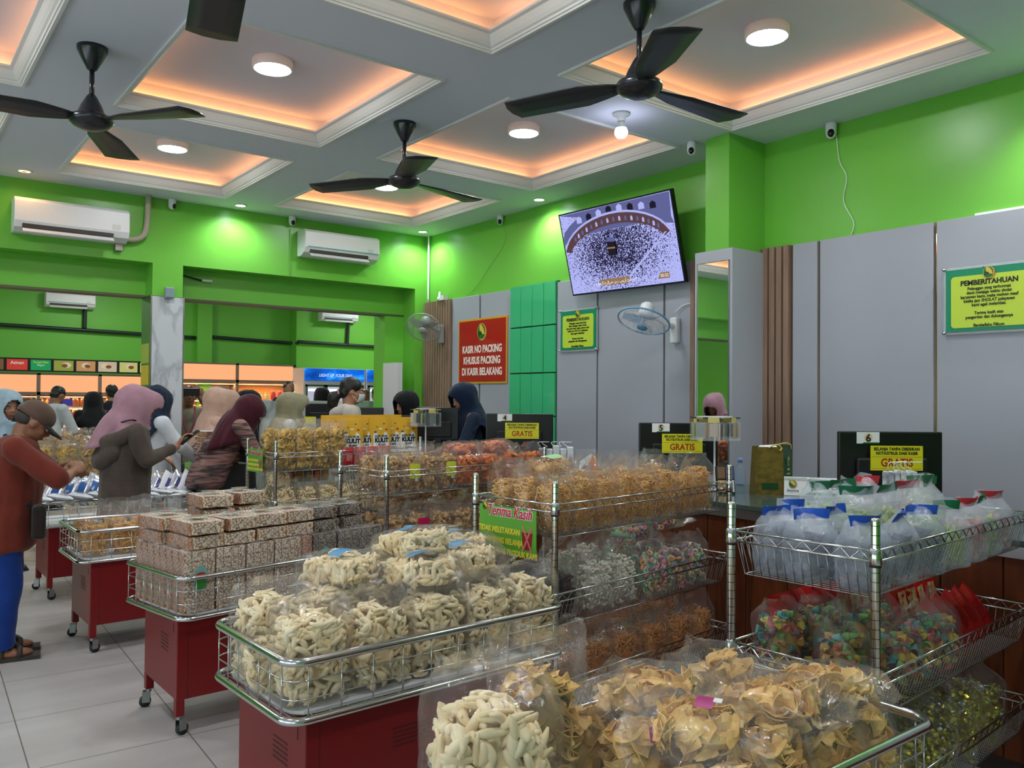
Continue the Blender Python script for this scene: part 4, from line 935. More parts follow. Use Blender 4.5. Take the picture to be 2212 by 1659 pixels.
def rack(x, y, rz, label, levels=(1.045, .70, .36), L_=RL):
    t = thing('wire_rack', label, 'wire rack', (x, y, 0), R(rz))
    for px in (0, L_):
        for py in (0, RD):
            MB().lathe([(.001, .03), (.0127, .03), (.0127, 1.13), (.0110, 1.138), (.001, 1.14)], 14, Matrix.Translation((px, py, 0))).build('post', M_POST, t, True)
            MB().lathe([(.02, 0), (.02, .008), (.008, .012), (.008, .035)], 12, Matrix.Translation((px, py, 0))).build('levelling_foot', M_BLACK, t)
            for z in levels:
                MB().lathe([(.0127, z + .012), (.0165, z + .008), (.0175, z - .030), (.0155, z - .034), (.0127, z - .034)], 14, Matrix.Translation((px, py, 0)), cap=False).build('collar', M_CHROME, t, True)
                MB().lathe([(.0127, z - .034), (.0165, z - .035), (.0165, z - .039), (.0127, z - .040)], 14, Matrix.Translation((px, py, 0)), cap=False).build('lock_ring', M_RING, t, True)
    for z in levels:
        dz = .13; ins = .03
        mb = MB()
        rail = MB()
        sides = [((.014, 0), (L_ - .014, 0)), ((.014, RD), (L_ - .014, RD)), ((0, .014), (0, RD - .014)), ((L_, .014), (L_, RD - .014))]
        for (a, b) in sides:
            a = Vector((*a, 0)); b = Vector((*b, 0)); n = max(6, int((b - a).length / .028)); dirv = (b - a) / n
            rail.tube([a + Vector((0, 0, z + .004)), b + Vector((0, 0, z + .004))], .0035, 6); rail.tube([a + Vector((0, 0, z - .026)), b + Vector((0, 0, z - .026))], .0035, 6)
            rail.tube([a + dirv * i + Vector((0, 0, z + .003 if i % 2 else z - .025)) for i in range(n + 1)], .0022, 4)
        for i in range(int(L_ / .024)):
            xx = .03 + i * .024
            if xx > L_ - .03: break
            mb.tube([(xx, 0, z - .026), (xx, ins, z - dz), (xx, RD - ins, z - dz), (xx, RD, z - .026)], .0017, 4, caps=False)
        for i in range(int(RD / .028)):
            yy = .03 + i * .028
            if yy > RD - .03: break
            mb.tube([(0, yy, z - .026), (ins, yy, z - dz)], .0017, 4); mb.tube([(L_, yy, z - .026), (L_ - ins, yy, z - dz)], .0017, 4)
        for yy in (ins, RD / 2, RD - ins): mb.tube([(ins, yy, z - dz), (L_ - ins, yy, z - dz)], .0025, 5)
        bk = mb.build('wire_basket', M_STEEL, t, True); rail.build('zigzag_rail', M_CHROME, bk, True)
    return t
def local(x, y, rz):
    M = Matrix.Translation((x, y, 0)) @ Matrix.Rotation(R(rz), 4, 'Z')
    return lambda a, b, z: M @ Vector((a, b, z))
RK4 = (2.095, 2.432, 6.8); RK5 = (2.178, 1.193, 4.0); RK3 = (2.25, 4.02, 7.0); RK2 = (2.30, 5.71, 4.4)
rack(*RK4, 'chrome wire rack of fried noodle bags carrying the green thank-you sign nearest the viewer')
rack(*RK5, 'chrome wire rack at the right edge holding frosted bags and red packets')
rack(*RK3, 'chrome wire rack of orange crackers in front of the number 4 monitor')
rack(*RK2, 'chrome wire rack of curly crisps and yellow standing pouches')

def thanks_sign(M, w, h, label):
    """M maps local x right, y up (origin at sign centre)"""
    t = thing('hanging_sign', label, 'sign', M.translation, rot=(M.to_3x3() @ Matrix(((1, 0, 0), (0, 0, 1), (0, -1, 0)))).to_euler())
    k = w / .20
    box_obj('board', -w / 2, w / 2, -.002, .002, -h / 2, h / 2, mat('sign_leaf_green', (104, 178, 62), .4), t)
    emblem(t, -.078 * k, .055 * k, .012 * k, -.003)
    text('Terima Kasih', .038 * k, M_PAPER, t, F(.008 * k, -.0028, .045 * k), shear=.25, bold=.0022 * k, sx=.78)
    text('Terima Kasih', .038 * k, mat('script_pink', (214, 40, 72), .4), t, F(.008 * k, -.0040, .045 * k), shear=.25, bold=.0006 * k, sx=.78)
    YL = mat('sign_text_yellow', (240, 226, 70), .4)
    for i, (s_, c) in enumerate((('TIDAK MELETAKKAN', -.028), ('KERANJANG BELANJA', -.020), ('ANDA DIATAS PRODUK KAMI', 0.0))):
        text(s_, .0195 * k, YL, t, F(c * k, -.0028, (-.002 - .026 * i) * k), bold=.0008 * k, sx=.80)
    mb = MB(); mb.cur = 0; mb.add([(.052 * k, -.003, .002 * k), (.090 * k, -.003, .002 * k), (.083 * k, -.003, -.040 * k), (.058 * k, -.003, -.040 * k)], [(0, 1, 2, 3)])
    mb.cur = 1
    for sg in (-1, 1): mb.add([((.071 + sg * -.018) * k, -.0038, .016 * k), ((.071 + sg * -.012) * k, -.0038, .016 * k), ((.071 + sg * .019) * k, -.0038, -.046 * k), ((.071 + sg * .013) * k, -.0038, -.046 * k)], [(0, 1, 2, 3)])
    mb.build('crossed_basket', [mat('basket_red', (150, 40, 30), .4), mat('cross_pink', (232, 120, 130), .4)], t)
    for sx_ in (-.05, .055):
        MB().tube(smooth_path([(sx_ * k, 0, h / 2 - .01), (sx_ * k, -.006, h / 2 + .004), (sx_ * k, .004, h / 2 + .010), (sx_ * k, .006, h / 2 - .008)]), .0012, 5).build('tie', M_PAPER, t, True)
    return t
def side_frame(rk, off, z, dx=-.018):
    """sign hung on the short left side of a rack: right = towards the viewer's right (minus local y)"""
    L3 = Matrix.Rotation(R(rk[2]), 3, 'Z'); c = local(*rk)(dx, off, z)
    return frame(c, L3 @ Vector((0, -1, 0)), (0, 0, 1))
thanks_sign(side_frame(RK4, .245, .925), .325, .185, 'large green Terima Kasih sign hung on the noodle rack')
thanks_sign(side_frame(RK2, .29, .985), .24, .17, 'small green Terima Kasih sign hung on the rack of yellow pouches')

# ================================================================ red cabinets with chrome baskets
M_CABR = mat('cabinet_red', (118, 14, 18), rough=.42, spec=.4, coat=.1)
M_SLIT = mat('slit_dark', (70, 10, 12), .6)
def cart(x, y, rz, L_, D_, label, crz=0.0, zu=.69, zl=.52, cab=True, rt=.010):
    t = thing('display_cart', label, 'display cart', (x, y, 0), R(rz))
    def loop(z, rr=.06, ins=0.0, n=6):
        out = []
        for cx, cy_, a0 in ((L_ - rr, D_ - rr, 0), (rr, D_ - rr, 90), (rr, rr, 180), (L_ - rr, rr, 270)):
            for i in range(n + 1): a = R(a0 + 90 * i / n); out.append(Vector((cx + (rr - ins) * math.cos(a), cy_ + (rr - ins) * math.sin(a), z)))
        return out
    MB().tube(loop(zu), rt, 12, closed=True).build('upper_rim', M_CHROME, t, True)
    MB().tube(loop(zl), rt, 12, closed=True).build('lower_rim', M_CHROME, t, True)
    mb = MB()
    for f in (.36, .68): mb.tube(loop(zl + (zu - zl) * f), .0024, 6, closed=True)
    n = round(L_ / .115)
    for i in range(n + 1):
        xx = .06 + (L_ - .12) * i / n
        for yy in (0, D_): mb.tube([(xx, yy, zl), (xx, yy, zu)], .0024, 5)
    n = round(D_ / .10)
    for i in range(n + 1):
        yy = .05 + (D_ - .10) * i / n
        for xx in (0, L_): mb.tube([(xx, yy, zl), (xx, yy, zu)], .0024, 5)
    for i in range(int(L_ / .06)): mb.tube([(.03 + i * .06, .01, zl), (.03 + i * .06, D_ - .01, zl)], .002, 4)
    mb.build('wire_sides', M_CHROME, t, True)
    o = MB().prism(rrect(L_ - .06, D_ - .06, .07, 3, L_ / 2, D_ / 2), zl + .004, zl + .014).build('base_board', mat('base_white', (226, 228, 230), .5), t)
    MB().prism(rrect(L_ - .075, D_ - .075, .07, 3, L_ / 2, D_ / 2), zl - .004, zl + .004).build('cardboard_sheet', mat('cardboard', (120, 92, 60), .7), t)
    if not cab: return t
    x0, x1, y0, y1 = .065, L_ - .065, .025, D_ - .065
    M = Matrix.Translation((L_ / 2, D_ / 2, 0)) @ Matrix.Rotation(R(crz), 4, 'Z') @ Matrix.Translation((-L_ / 2, -D_ / 2, 0))
    b = MB().box(x0, x1, y0, y1, .155, zl - .012, M).build('cabinet', M_CABR, t); bevel(b, .004)
    lg = .035
    for px in (x0, x1 - lg):
        for py in (y0, y1 - lg):
            b = MB().box(px - .001, px + lg, py - .001, py + lg, .085, .16, M).build('leg', M_CABR, t); bevel(b, .003)
            c = MB().cyl(M @ Vector((px + lg / 2, py + lg / 2, .085)), M @ Vector((px + lg / 2, py + lg / 2, .070)), .012, 12)
            a = R(20 + 70 * ((px > .5) + 2 * (py > .3))); dx, dy = math.cos(a), math.sin(a); cx, cy_ = px + lg / 2 + dx * .016, py + lg / 2 + dy * .016
            for sg in (-1, 1): c.box(-.022, .012, sg * .014 - .0015, sg * .014 + .0015, .022, .073, M @ Matrix.Translation((cx, cy_, 0)) @ Matrix.Rotation(a, 4, 'Z') )
            cs = c.build('caster', M_STEEL, t)
            MB().cyl(M @ Vector((cx - dy * .010, cy_ + dx * .010, .026)), M @ Vector((cx + dy * .010, cy_ - dx * .010, .026)), .026, 20).build('wheel', mat('rubber', (32, 34, 38), .6), cs, True)
    sl = MB()
    for i in range(5): sl.box(x0 - .001, x0 + .002, y0 + .12, y0 + .22, .40 - i * .016, .406 - i * .016, M)
    sl.build('vent', M_SLIT, t)
    for xx in (x0 + .30, x0 + .66):
        sl = MB()
        for i in range(5): sl.box(xx, xx + .14, y0 - .001, y0 + .002, .41 - i * .014, .4145 - i * .014, M)
        sl.build('vent', M_SLIT, t)
    MB().box(x0 + .045, x0 + .047, y0 - .0008, y0 + .002, .156, zl - .014, M).box(x1 - .047, x1 - .045, y0 - .0008, y0 + .002, .156, zl - .014, M).build('panel_seam', M_SLIT, t)
    MB().box(x0 - .0012, x0 + .002, y0 + .05, y0 + .054, .44, .475, M).build('keyhole', M_BLACK, t)
    return t
CA = (.965, 2.275, 2.5); CB = (1.05, 3.585, 10.5); CC = (.945, 5.14, 1.5); CD = (.96, 6.64, 1.0); CE = (.95, .965, 0.0)
cart(*CA, 1.09, .58, 'red cabinet cart with a chrome basket heaped with cassava stick bags', rt=.013)
cart(*CB, 1.10, .56, 'red cabinet cart with a basket of puffed rice blocks', -9)
cart(*CC, 1.08, .55, 'red cabinet cart with a short basket of orange twisted snacks')
cart(*CD, 1.10, .55, 'red cabinet cart behind the hooded shopper with blue and white foil packs')
cart(*CE, 1.09, .57, 'foreground cart with a chrome basket full of tortilla chip bags', rt=.012)

# ---- cart A: cassava sticks
La = local(*CA); LBL_BLUE = mat('label_sky_blue', (72, 150, 205), .35)
xs = [.13, .355, .575, .785, 1.0]
for i, xx in enumerate(xs):
    snack_bag('stick', 'standing bag of pale cassava sticks in the front row, %s from the left' % ORD[i], La(xx, .13, .536), .222, .185, .245 - .012 * (i % 2), .315, rz=R(2.5 + (-6, 4, -3, 5, -4)[i]), v=i, name='cassava_bag')
for i, xx in enumerate((.12, .33, .55, .78, .99)):
    snack_bag('stick', 'cassava stick bag in the rear row of its cart, %s from left' % ORD[i], La(xx, .405, .536), .222, .185, .255, .32, rz=R(6 - 5 * i % 11), v=i + 1, name='cassava_bag')
for i, (xx, yy, z, rz_, sc_, lb) in enumerate(((.40, .44, .79, 20, 1, 'farthest left of the pile'), (.60, .22, .785, -8, 1, 'at the front centre of the pile'), (.70, .48, .79, 10, 1, 'at the middle rear of the pile'),
        (.80, .28, .80, 15, 1, 'right of the pile centre'), (.93, .46, .80, -14, 1, 'farthest right of the pile'), (.66, .36, .845, 4, .9, 'on the very top of the pile'))):
    snack_bag('stick', 'flat cassava stick bag with a blue label, ' + lb, La(xx, yy, z), .24, .105, .22, .29, s=1, rz=R(2), lie=R(rz_ + 180), v=i, name='cassava_bag', sticker=(LBL_BLUE, .13, .06, .13))
snack_bag('stick', 'slumped cassava bag poking out of the left basket corner', La(.07, .30, .534), .15, .12, .15, .2, rz=R(80), v=2, tiltx=R(-12), name='cassava_bag')

# ---- cart E: tortilla chips and two standing bags
Le = local(*CE)
MAG = mat('label_magenta', (176, 40, 120), .35)
snack_bag('stick', 'big open bag of cassava sticks at the bottom edge of the picture', Le(.075, .425, .535), .265, .21, .285, .40, s=1.2, rz=R(-20), v=1, name='cassava_bag', tip=.25)
snack_bag('chip', 'upright bag of tortilla chips standing behind the big cassava bag', Le(.26, .50, .62), .20, .15, .22, .33, rz=R(-25), v=2, name='chip_bag')
n_ = 0
for r_, yy in enumerate((.10, .29, .47)):
    for c_, xx in enumerate((.42, .61, .79, .96)):
        snack_bag('chip', 'bag of tortilla chips in the foreground basket, %s row, %s from the left' % (('front', 'middle', 'rear')[r_], ORD[c_]), Le(xx - .03 * (r_ == 2), yy, .555 + .02 * ((r_ + c_) % 2) - .012 * (r_ == 0)), .205, .175, .165 + .015 * (c_ % 2), .235, rz=R((-35, 20, -10, 35)[c_] + 15 * r_), v=n_, name='chip_bag', tip=.1, tiltx=R(-18),
                  sticker=(MAG, .07, .035, .15) if (r_, c_) in ((1, 0), ) else None)
        n_ += 1
for i, (xx, yy, rr) in enumerate(((.47, .20, 30), (.71, .19, 200), (.90, .17, 150), (.56, .42, 210))):
    snack_bag('chip', 'tortilla chip bag lying on top of the foreground pile, %s from the left' % ORD[i], Le(xx, yy, .705), .20, .095, .17, .25, rz=R(rr), lie=0, v=i, name='chip_bag', tip=.2, sticker=(MAG, .07, .04, .08) if i == 0 else None)

# ---- cart B: puffed rice blocks
M_RICE = ramp_mat('puffed_rice', [(0.0, (255, 248, 232)), (.36, (240, 226, 204)), (.54, (204, 170, 140)), (.72, (160, 118, 90))], 105, .6, kind='cell', bump=.5)
M_RICEB = ramp_mat('puffed_rice_brown', [(0.0, (206, 160, 126)), (.4, (186, 134, 102)), (.75, (144, 92, 64))], 105, .6, kind='cell', bump=.5)
M_RICED = ramp_mat('puffed_rice_dark', [(0.0, (214, 184, 138)), (.32, (172, 146, 112)), (.5, (110, 98, 92)), (.72, (66, 60, 64))], 105, .6, kind='cell', bump=.5)
def cut_faces(mb):
    mb.m = [1 if i % 6 < 2 else 0 for i in range(len(mb.m))]; return mb
def block_mesh(w, d, h, mats, cells):
    mb = MB(); g = .002
    nx, nz = cells
    for i in range(nx):
        for k in range(nz):
            mb.cur = 0
            mb.box(-w / 2 + w * i / nx + g / 2, -w / 2 + w * (i + 1) / nx - g / 2, -d / 2, d / 2, h * k / nz + g / 2, h * (k + 1) / nz - g / 2)
    mb.cur = 0; mb.box(-w / 2 + .003, w / 2 - .003, -d / 2 + .003, d / 2 - .003, .003, h - .003)
    return cut_faces(mb).mesh('rice_cells', mats)
_blk = {}
def rice_block(label, loc, rz, kind='tall', m=M_RICE, v=0, sticker=False, group=None):
    if kind == 'tall': w, d, h, c = .138, .046, .262, (4, 6)
    else: w, d, h, c = .155, .195, .052, (5, 1)
    key = (kind, m.name)
    if key not in _blk:
        if kind == 'tall': me = block_mesh(w, d, h, [m, M_RICEB if m is M_RICE else m], c)
        else:
            mb = MB()
            for i in range(4):
                for j in range(5): mb.box(-w / 2 + w * i / 4 + .001, -w / 2 + w * (i + 1) / 4 - .001, -d / 2 + d * j / 5 + .001, -d / 2 + d * (j + 1) / 5 - .001, 0, h)
            mb.box(-w / 2 + .003, w / 2 - .003, -d / 2 + .003, d / 2 - .003, .003, h - .003); me = cut_faces(mb).mesh('rice_cells', [m, M_RICEB if m is M_RICE else m])
        _blk[key] = me
    t = thing('rice_block', label, 'rice snack block', loc, rz, group)
    o = link('rice_cells', _blk[key], t); 
    link('plastic_wrap', film_mesh(w - .006, d - .006, h - .004, h + .012, v % 4, FILMH), t)
    if sticker:
        mb = MB(); y = -d / 2 - .009
        if kind == 'tall':
            disc(mb, 0, h * .55, .030, .055, y); mb.cur = 1; disc(mb, 0, h * .55 + .012, .024, .016, y - .001); mb.cur = 2; disc(mb, 0, h * .55 - .02, .026, .026, y - .0008)
        else:
            for c_, (rx, ry, z_) in enumerate(((.045, .032, .0), (.03, .014, .001), (.035, .02, .0005))):
                mb.cur = c_; mb.add([(rx * math.cos(a), ry * math.sin(a), h + .0165 + z_) for a in [2 * math.pi * i / 24 for i in range(24)]], [tuple(range(24))])
        mb.build('oval_label', [mat('oval_sky', (120, 180, 170), .4), mat('oval_red', (196, 50, 44), .4), mat('oval_green', (58, 140, 62), .4)], t)
    return t
Lb = local(*CB); rb = R(CB[2])
cols = [.09, .235, .38, .525]
for c_, xx in enumerate(cols):
    for r_ in range(8 if c_ == 0 else 2):
        z_ = .535
        lb = ('upright puffed rice block at the left basket end, %s from front' % ORD[r_]) if c_ == 0 else 'upright puffed rice block, %s column from left, %s row' % (ORD[c_], ('front', 'second')[r_])
        rice_block(lb, Lb(xx, .052 + .058 * r_, z_), rb + R((c_ * 7 + r_ * 5) % 3 - 1), 'tall', v=c_ + r_, sticker=(c_ == 0 and r_ == 0))
for r_ in range(2):
    for c_ in (1, 2, 3): rice_block('upright puffed rice block, %s column from left, %s row' % (ORD[c_], ORD[r_ + 2]), Lb(cols[c_], .17 + .058 * r_, .535), rb, 'tall', v=r_)
rice_block('narrow brown rice block standing edge-on in the middle of the basket', Lb(.625, .08, .535), rb + R(84), 'tall', M_RICEB, 1)
for c_, xx in enumerate((.73, .885, 1.02)):
    for r_ in range(2): rice_block('dark sesame rice block, %s from the basket middle, %s row' % (ORD[c_], ('front', 'rear')[r_]), Lb(xx, .055 + .06 * r_, .535), rb, 'tall', M_RICED, c_, sticker=(c_ == 0 and r_ == 0))
k = 0
for (xx, yy, lay, a, mm, wh) in ((.12, .13, 0, 4, 0, 'bottom layer, front left'), (.28, .13, 0, -3, 0, 'bottom layer, second from left'), (.44, .14, 0, 2, 0, 'bottom layer, third from left'), (.60, .15, 0, 0, 0, 'bottom layer, fourth from left'),
        (.10, .36, 0, 3, 0, 'bottom layer, rear left'), (.28, .37, 0, -4, 0, 'bottom layer, rear centre'), (.12, .12, 1, -2, 0, 'second layer, front left'), (.29, .13, 1, 5, 0, 'second layer, second from left'), (.45, .14, 1, -4, 0, 'second layer, third from left'), (.60, .15, 1, 3, 0, 'second layer, fourth from left'),
        (.09, .34, 1, 6, 0, 'second layer, rear left'), (.46, .38, 1, 6, 0, 'second layer, rear centre'), (.33, .44, 1, 2, 0, 'second layer, under the top pair'), (.36, .44, 2, -6, 0, 'third layer, left stack'), (.52, .46, 2, 8, 0, 'third layer, right stack'), (.35, .43, 3, -9, 0, 'topmost left block'), (.52, .46, 3, 10, 0, 'topmost right block'),
        (.76, .16, 0, 0, 1, 'lower dark one beside the pale pile'), (.93, .17, 0, 4, 1, 'lower dark one at the right'), (.75, .16, 1, -4, 1, 'upper dark one beside the pale pile'), (.92, .18, 1, 2, 1, 'upper dark one at the right'), (.79, .38, 1, 5, 1, 'dark one at the rear')):
    rice_block('flat wrapped %s rice block, %s' % ('dark' if mm else 'pale', wh), Lb(xx, yy, (.803 + .062 * lay if (yy < .3 or xx < .2) else .73 + .067 * lay)), rb + R(a), 'flat', M_RICED if mm else M_RICE, k, sticker=True); k += 1

# ---- cart C: orange twisted snacks in tall clear bags
Lc = local(*CC)
for r_ in range(2):
    for c_ in range(4): snack_bag('noodle', 'tall clear bag of orange twists, %s row, %s from the left' % (('front', 'rear')[r_], ORD[c_]), Lc(.10 + .16 * c_, .11 + .24 * r_, .536), .14, .12, .16, .30, s=1.5, rz=R(5 * (c_ - 1)), v=c_ + 2 * r_, name='twist_bag')
for c_ in range(3): snack_bag('noodle', 'clear bag of orange twists behind the rice blocks, %s from the right' % ORD[2 - c_], Lc(.78 + .12 * c_, .30, .536), .12, .12, .16, .30, s=1.5, v=c_, name='twist_bag')
# ---- cart D: foil packs
def foil_mesh(w, h, d, v):
    n, k = 10, 8; vs = []
    for side in (-1, 1):
        for i in range(n + 1):
            for j in range(k + 1):
                x, z = i / n - .5, j / k - .5; e = (1 - (2 * x) ** 4) * (1 - (2 * z) ** 4)
                q = noise.noise(Vector((x * 5 + v, z * 6, side))) * .3
                vs.append((x * w, side * (d / 2 * max(0, e) * (1 + q) + .0006), z * h + h / 2))
    N_ = (n + 1) * (k + 1); fs = []
    for i in range(n):
        for j in range(k): a = i * (k + 1) + j; fs.append((a, a + k + 1, a + k + 2, a + 1)); fs.append((N_ + a, N_ + a + 1, N_ + a + k + 2, N_ + a + k + 1))
    return MB().add(vs, fs)
M_FOIL = [mat('foil_silver', (205, 210, 220), .22, metal=.6, bump=.4, bscale=14), mat('foil_blue', (60, 110, 180), .3, metal=.3), mat('foil_white', (228, 230, 236), .3)]
def foil_pack(label, loc, rot, w=.15, h=.21, d=.05, v=0, m0=0, name='foil_pack', cat='snack packet', bandm=1):
    t = thing(name, label, cat, loc, rot=rot)
    foil_mesh(w, h, d, v).build('wrapper', M_FOIL[m0] if isinstance(m0, int) else m0, t, True)
    b = MB(); n = 6; vs = []
    for i in range(n + 1):
        x = (i / n - .5) * w * .5
        for z in (.3, .5, .7): vs.append((x, -d / 2 * 1.08 - .002 + (abs(x) / w) ** 2 * d * .8 + abs(z - .5) ** 2 * d, z * h))
    b.add(vs, [(i * 3 + j, i * 3 + 3 + j, i * 3 + 4 + j, i * 3 + 1 + j) for i in range(n) for j in range(2)]); b.build('printed_panel', M_FOIL[bandm] if isinstance(bandm, int) else bandm, t, True)
    return t
Ld = local(*CD)
for i in range(6): foil_pack('leaning silver and blue foil packet left of hooded shopper, %s from left' % ORD[i], Ld(.10 + .085 * i, .16, .67), (R(-20), R(28), R(4)), v=i)
for i in range(4): foil_pack('silver foil packet lying flat at the basket front, %s from the left' % ORD[i], Ld(.10 + .13 * i, .02, .71), (R(-80), 0, R(70)), w=.12, h=.17, d=.035, v=i + 7, m0=2, bandm=0)
for i in range(7): foil_pack('leaning silver packet right of the hooded shopper, %s from the left' % ORD[i], Ld(.66 + .075 * i, .16, .67), (R(-25), R(35), R(6)), v=i + 3, m0=2 if i % 2 else 0, bandm=mat('foil_violet', (80, 76, 140), .3))
for i in range(5): foil_pack('white foil packet lying in the right front of the basket, %s from the left' % ORD[i], Ld(.62 + .10 * i, .03, .70 + .01 * (i % 2)), (R(-82), 0, R(85 - 9 * i)), w=.11, h=.17, d=.03, v=i + 11, m0=2, bandm=0)

# ---- rack R4
L4 = local(*RK4); r4 = R(RK4[2])
for r_, yy in enumerate((.105, .24, .37)):
    for c_ in range(8):
        if r_ == 1 and 0 < c_: continue
        snack_bag('noodle', 'thin fried noodle bag, top shelf of noodle rack, %s row, %s from left' % (('front', 'middle', 'rear')[r_], ORD[c_]), L4(.10 + .148 * c_, yy, .918), .132, .115, .185 + .015 * ((c_ + r_) % 2), .285, rz=r4 + R((c_ * 37 + r_ * 11) % 15 - 7), v=c_ + r_ * 2, name='noodle_bag', tip=.05)
snack_bag('noodle', 'labelled noodle bag lying on top of the other noodle bags', L4(.20, .22, 1.125), .16, .07, .14, .20, rz=r4, lie=R(-95), v=1, name='noodle_bag', sticker=(mat('label_mint', (150, 205, 130), .4), .10, .07, .08))
for i in range(2): snack_bag('dark', 'bag of dark maroon crisps, left end of middle shelf, %s one' % ('front', 'rear')[i], L4(.13, .12 + .2 * i, .575), .17, .12, .17, .27, rz=r4, v=i, name='crisp_bag')
for i, (xx, yy) in enumerate(((.36, .10), (.54, .12), (.36, .30), (.56, .32))): snack_bag('pellet', 'bag of small white pellets on the middle shelf, %s' % ('front left', 'front right', 'rear left', 'rear right')[i], L4(xx, yy, .575), .165, .12, .19 + .02 * (i > 1), .29, rz=r4 + R(3 * i - 4), v=i, name='pellet_bag')
for i, (xx, yy) in enumerate(((.74, .10), (.91, .11), (1.10, .12), (.82, .32), (1.05, .33))): snack_bag('cring', 'bag of pastel ring cereal on the middle shelf, %s' % ('front left', 'front centre', 'front right', 'rear left', 'rear right')[i], L4(xx, yy, .575), .155, .12, .175, .25, rz=r4 + R(4 * i - 8), v=i, name='ring_bag')
for i, (xx, z) in enumerate(((.78, .79), (1.02, .82))): snack_bag('cring', 'pastel ring bag lying on the middle shelf bags, %s' % ('left one', 'right one')[i], L4(xx, .26, z), .19, .07, .17, .25, rz=r4, lie=R(-80 - 20 * i), v=i, name='ring_bag')
for r_, yy in enumerate((.11, .32)):
    for c_ in range(6): snack_bag('noodle2', 'darker noodle bag, bottom shelf of noodle rack, %s row, %s from left' % (('front', 'rear')[r_], ORD[c_]), L4(.13 + .20 * c_, yy, .235), .18, .15, .20, .30, s=1.1, rz=r4 + R(c_ * 5 - 12), v=c_ + r_, name='noodle_bag')
# mesh liner of the bottom basket
mb = MB()
for i in range(46):
    x_ = .02 + i * .0265
    if x_ > RL - .04: break
    for sg in (-1, 1): mb.tube([(x_ if sg > 0 else x_ + .04, .012, .232), (x_ + .04 if sg > 0 else x_, .012, .305)], .0012, 4, caps=False)
o = mb.build('mesh_liner', M_BLACK, None); o.matrix_world = Matrix.Translation((RK4[0], RK4[1], 0)) @ Matrix.Rotation(r4, 4, 'Z'); tag(o, 'black diamond mesh liner at the bottom shelf of the noodle rack', 'mesh liner')
# ---- rack R3
L3_ = local(*RK3); r3 = R(RK3[2]); M_LY = mat('label_lemon', (218, 220, 70), .4); M_LP = mat('label_pink', (206, 26, 84), .4)
for r_ in range(2):
    for c_ in range(4): snack_bag('flake', 'small tan crisp bag beside the orange crackers, %s row, %s from left' % (('front', 'rear')[r_], ORD[c_]), L3_(.09 + .135 * c_, .10 + .2 * r_, .918), .125, .10, .19, .27, rz=r3, v=c_ + r_, name='crisp_bag', sticker=(M_LY, .075, .085, .12) if (r_ == 0 and c_ in (1, 3)) else None)
for i, (xx, yy, z) in enumerate(((.66, .10, .925), (.85, .10, .925), (1.04, .11, .925), (1.24, .12, .925), (.70, .30, .93), (.95, .32, .93), (1.22, .33, .93))): snack_bag('orange', 'orange prawn cracker bag on top shelf, %s' % ('front, first from the left', 'front, second from the left', 'front, third from the left', 'front, fourth from the left', 'rear left', 'rear centre', 'rear right')[i], L3_(xx, yy, z), .175, .13, .17, .25, rz=r3 + R(i * 9 - 20), v=i, name='cracker_bag', tip=.2)
for i, (xx, rr) in enumerate(((.74, -70), (1.0, -100))): snack_bag('orange', 'bag of orange prawn crackers lying on the others, %s' % ('left one', 'right one')[i], L3_(xx, .22, 1.09), .19, .08, .15, .24, rz=r3, lie=R(rr), v=i, name='cracker_bag', tip=.3)
for r_ in range(2):
    for c_ in range(8): snack_bag('flake', 'peanut crisp bag on the shelf below orange crackers, %s row, %s from left' % (('front', 'rear')[r_], ORD[c_]), L3_(.12 + .17 * c_, .11 + .2 * r_, .575 + .0 * r_), .155, .12, .20, .29, rz=r3 + R(c_ * 7 % 11 - 5), v=c_ + r_, name='peanut_bag', sticker=(M_LP, .085, .065, .16) if (r_ == 0 and c_ in (1, 4)) else None, tip=.1)
for i in range(5): snack_bag('flake', 'peanut crisp bag lying over the middle shelf, %s from the left' % ORD[i], L3_(.22 + .22 * i, .28, .80 + .02 * (i % 2)), .18, .07, .15, .24, rz=r3, lie=R(-75 - 12 * i), v=i, name='peanut_bag', sticker=(M_LP, .07, .05, .08) if i < 3 else None, tip=.2)
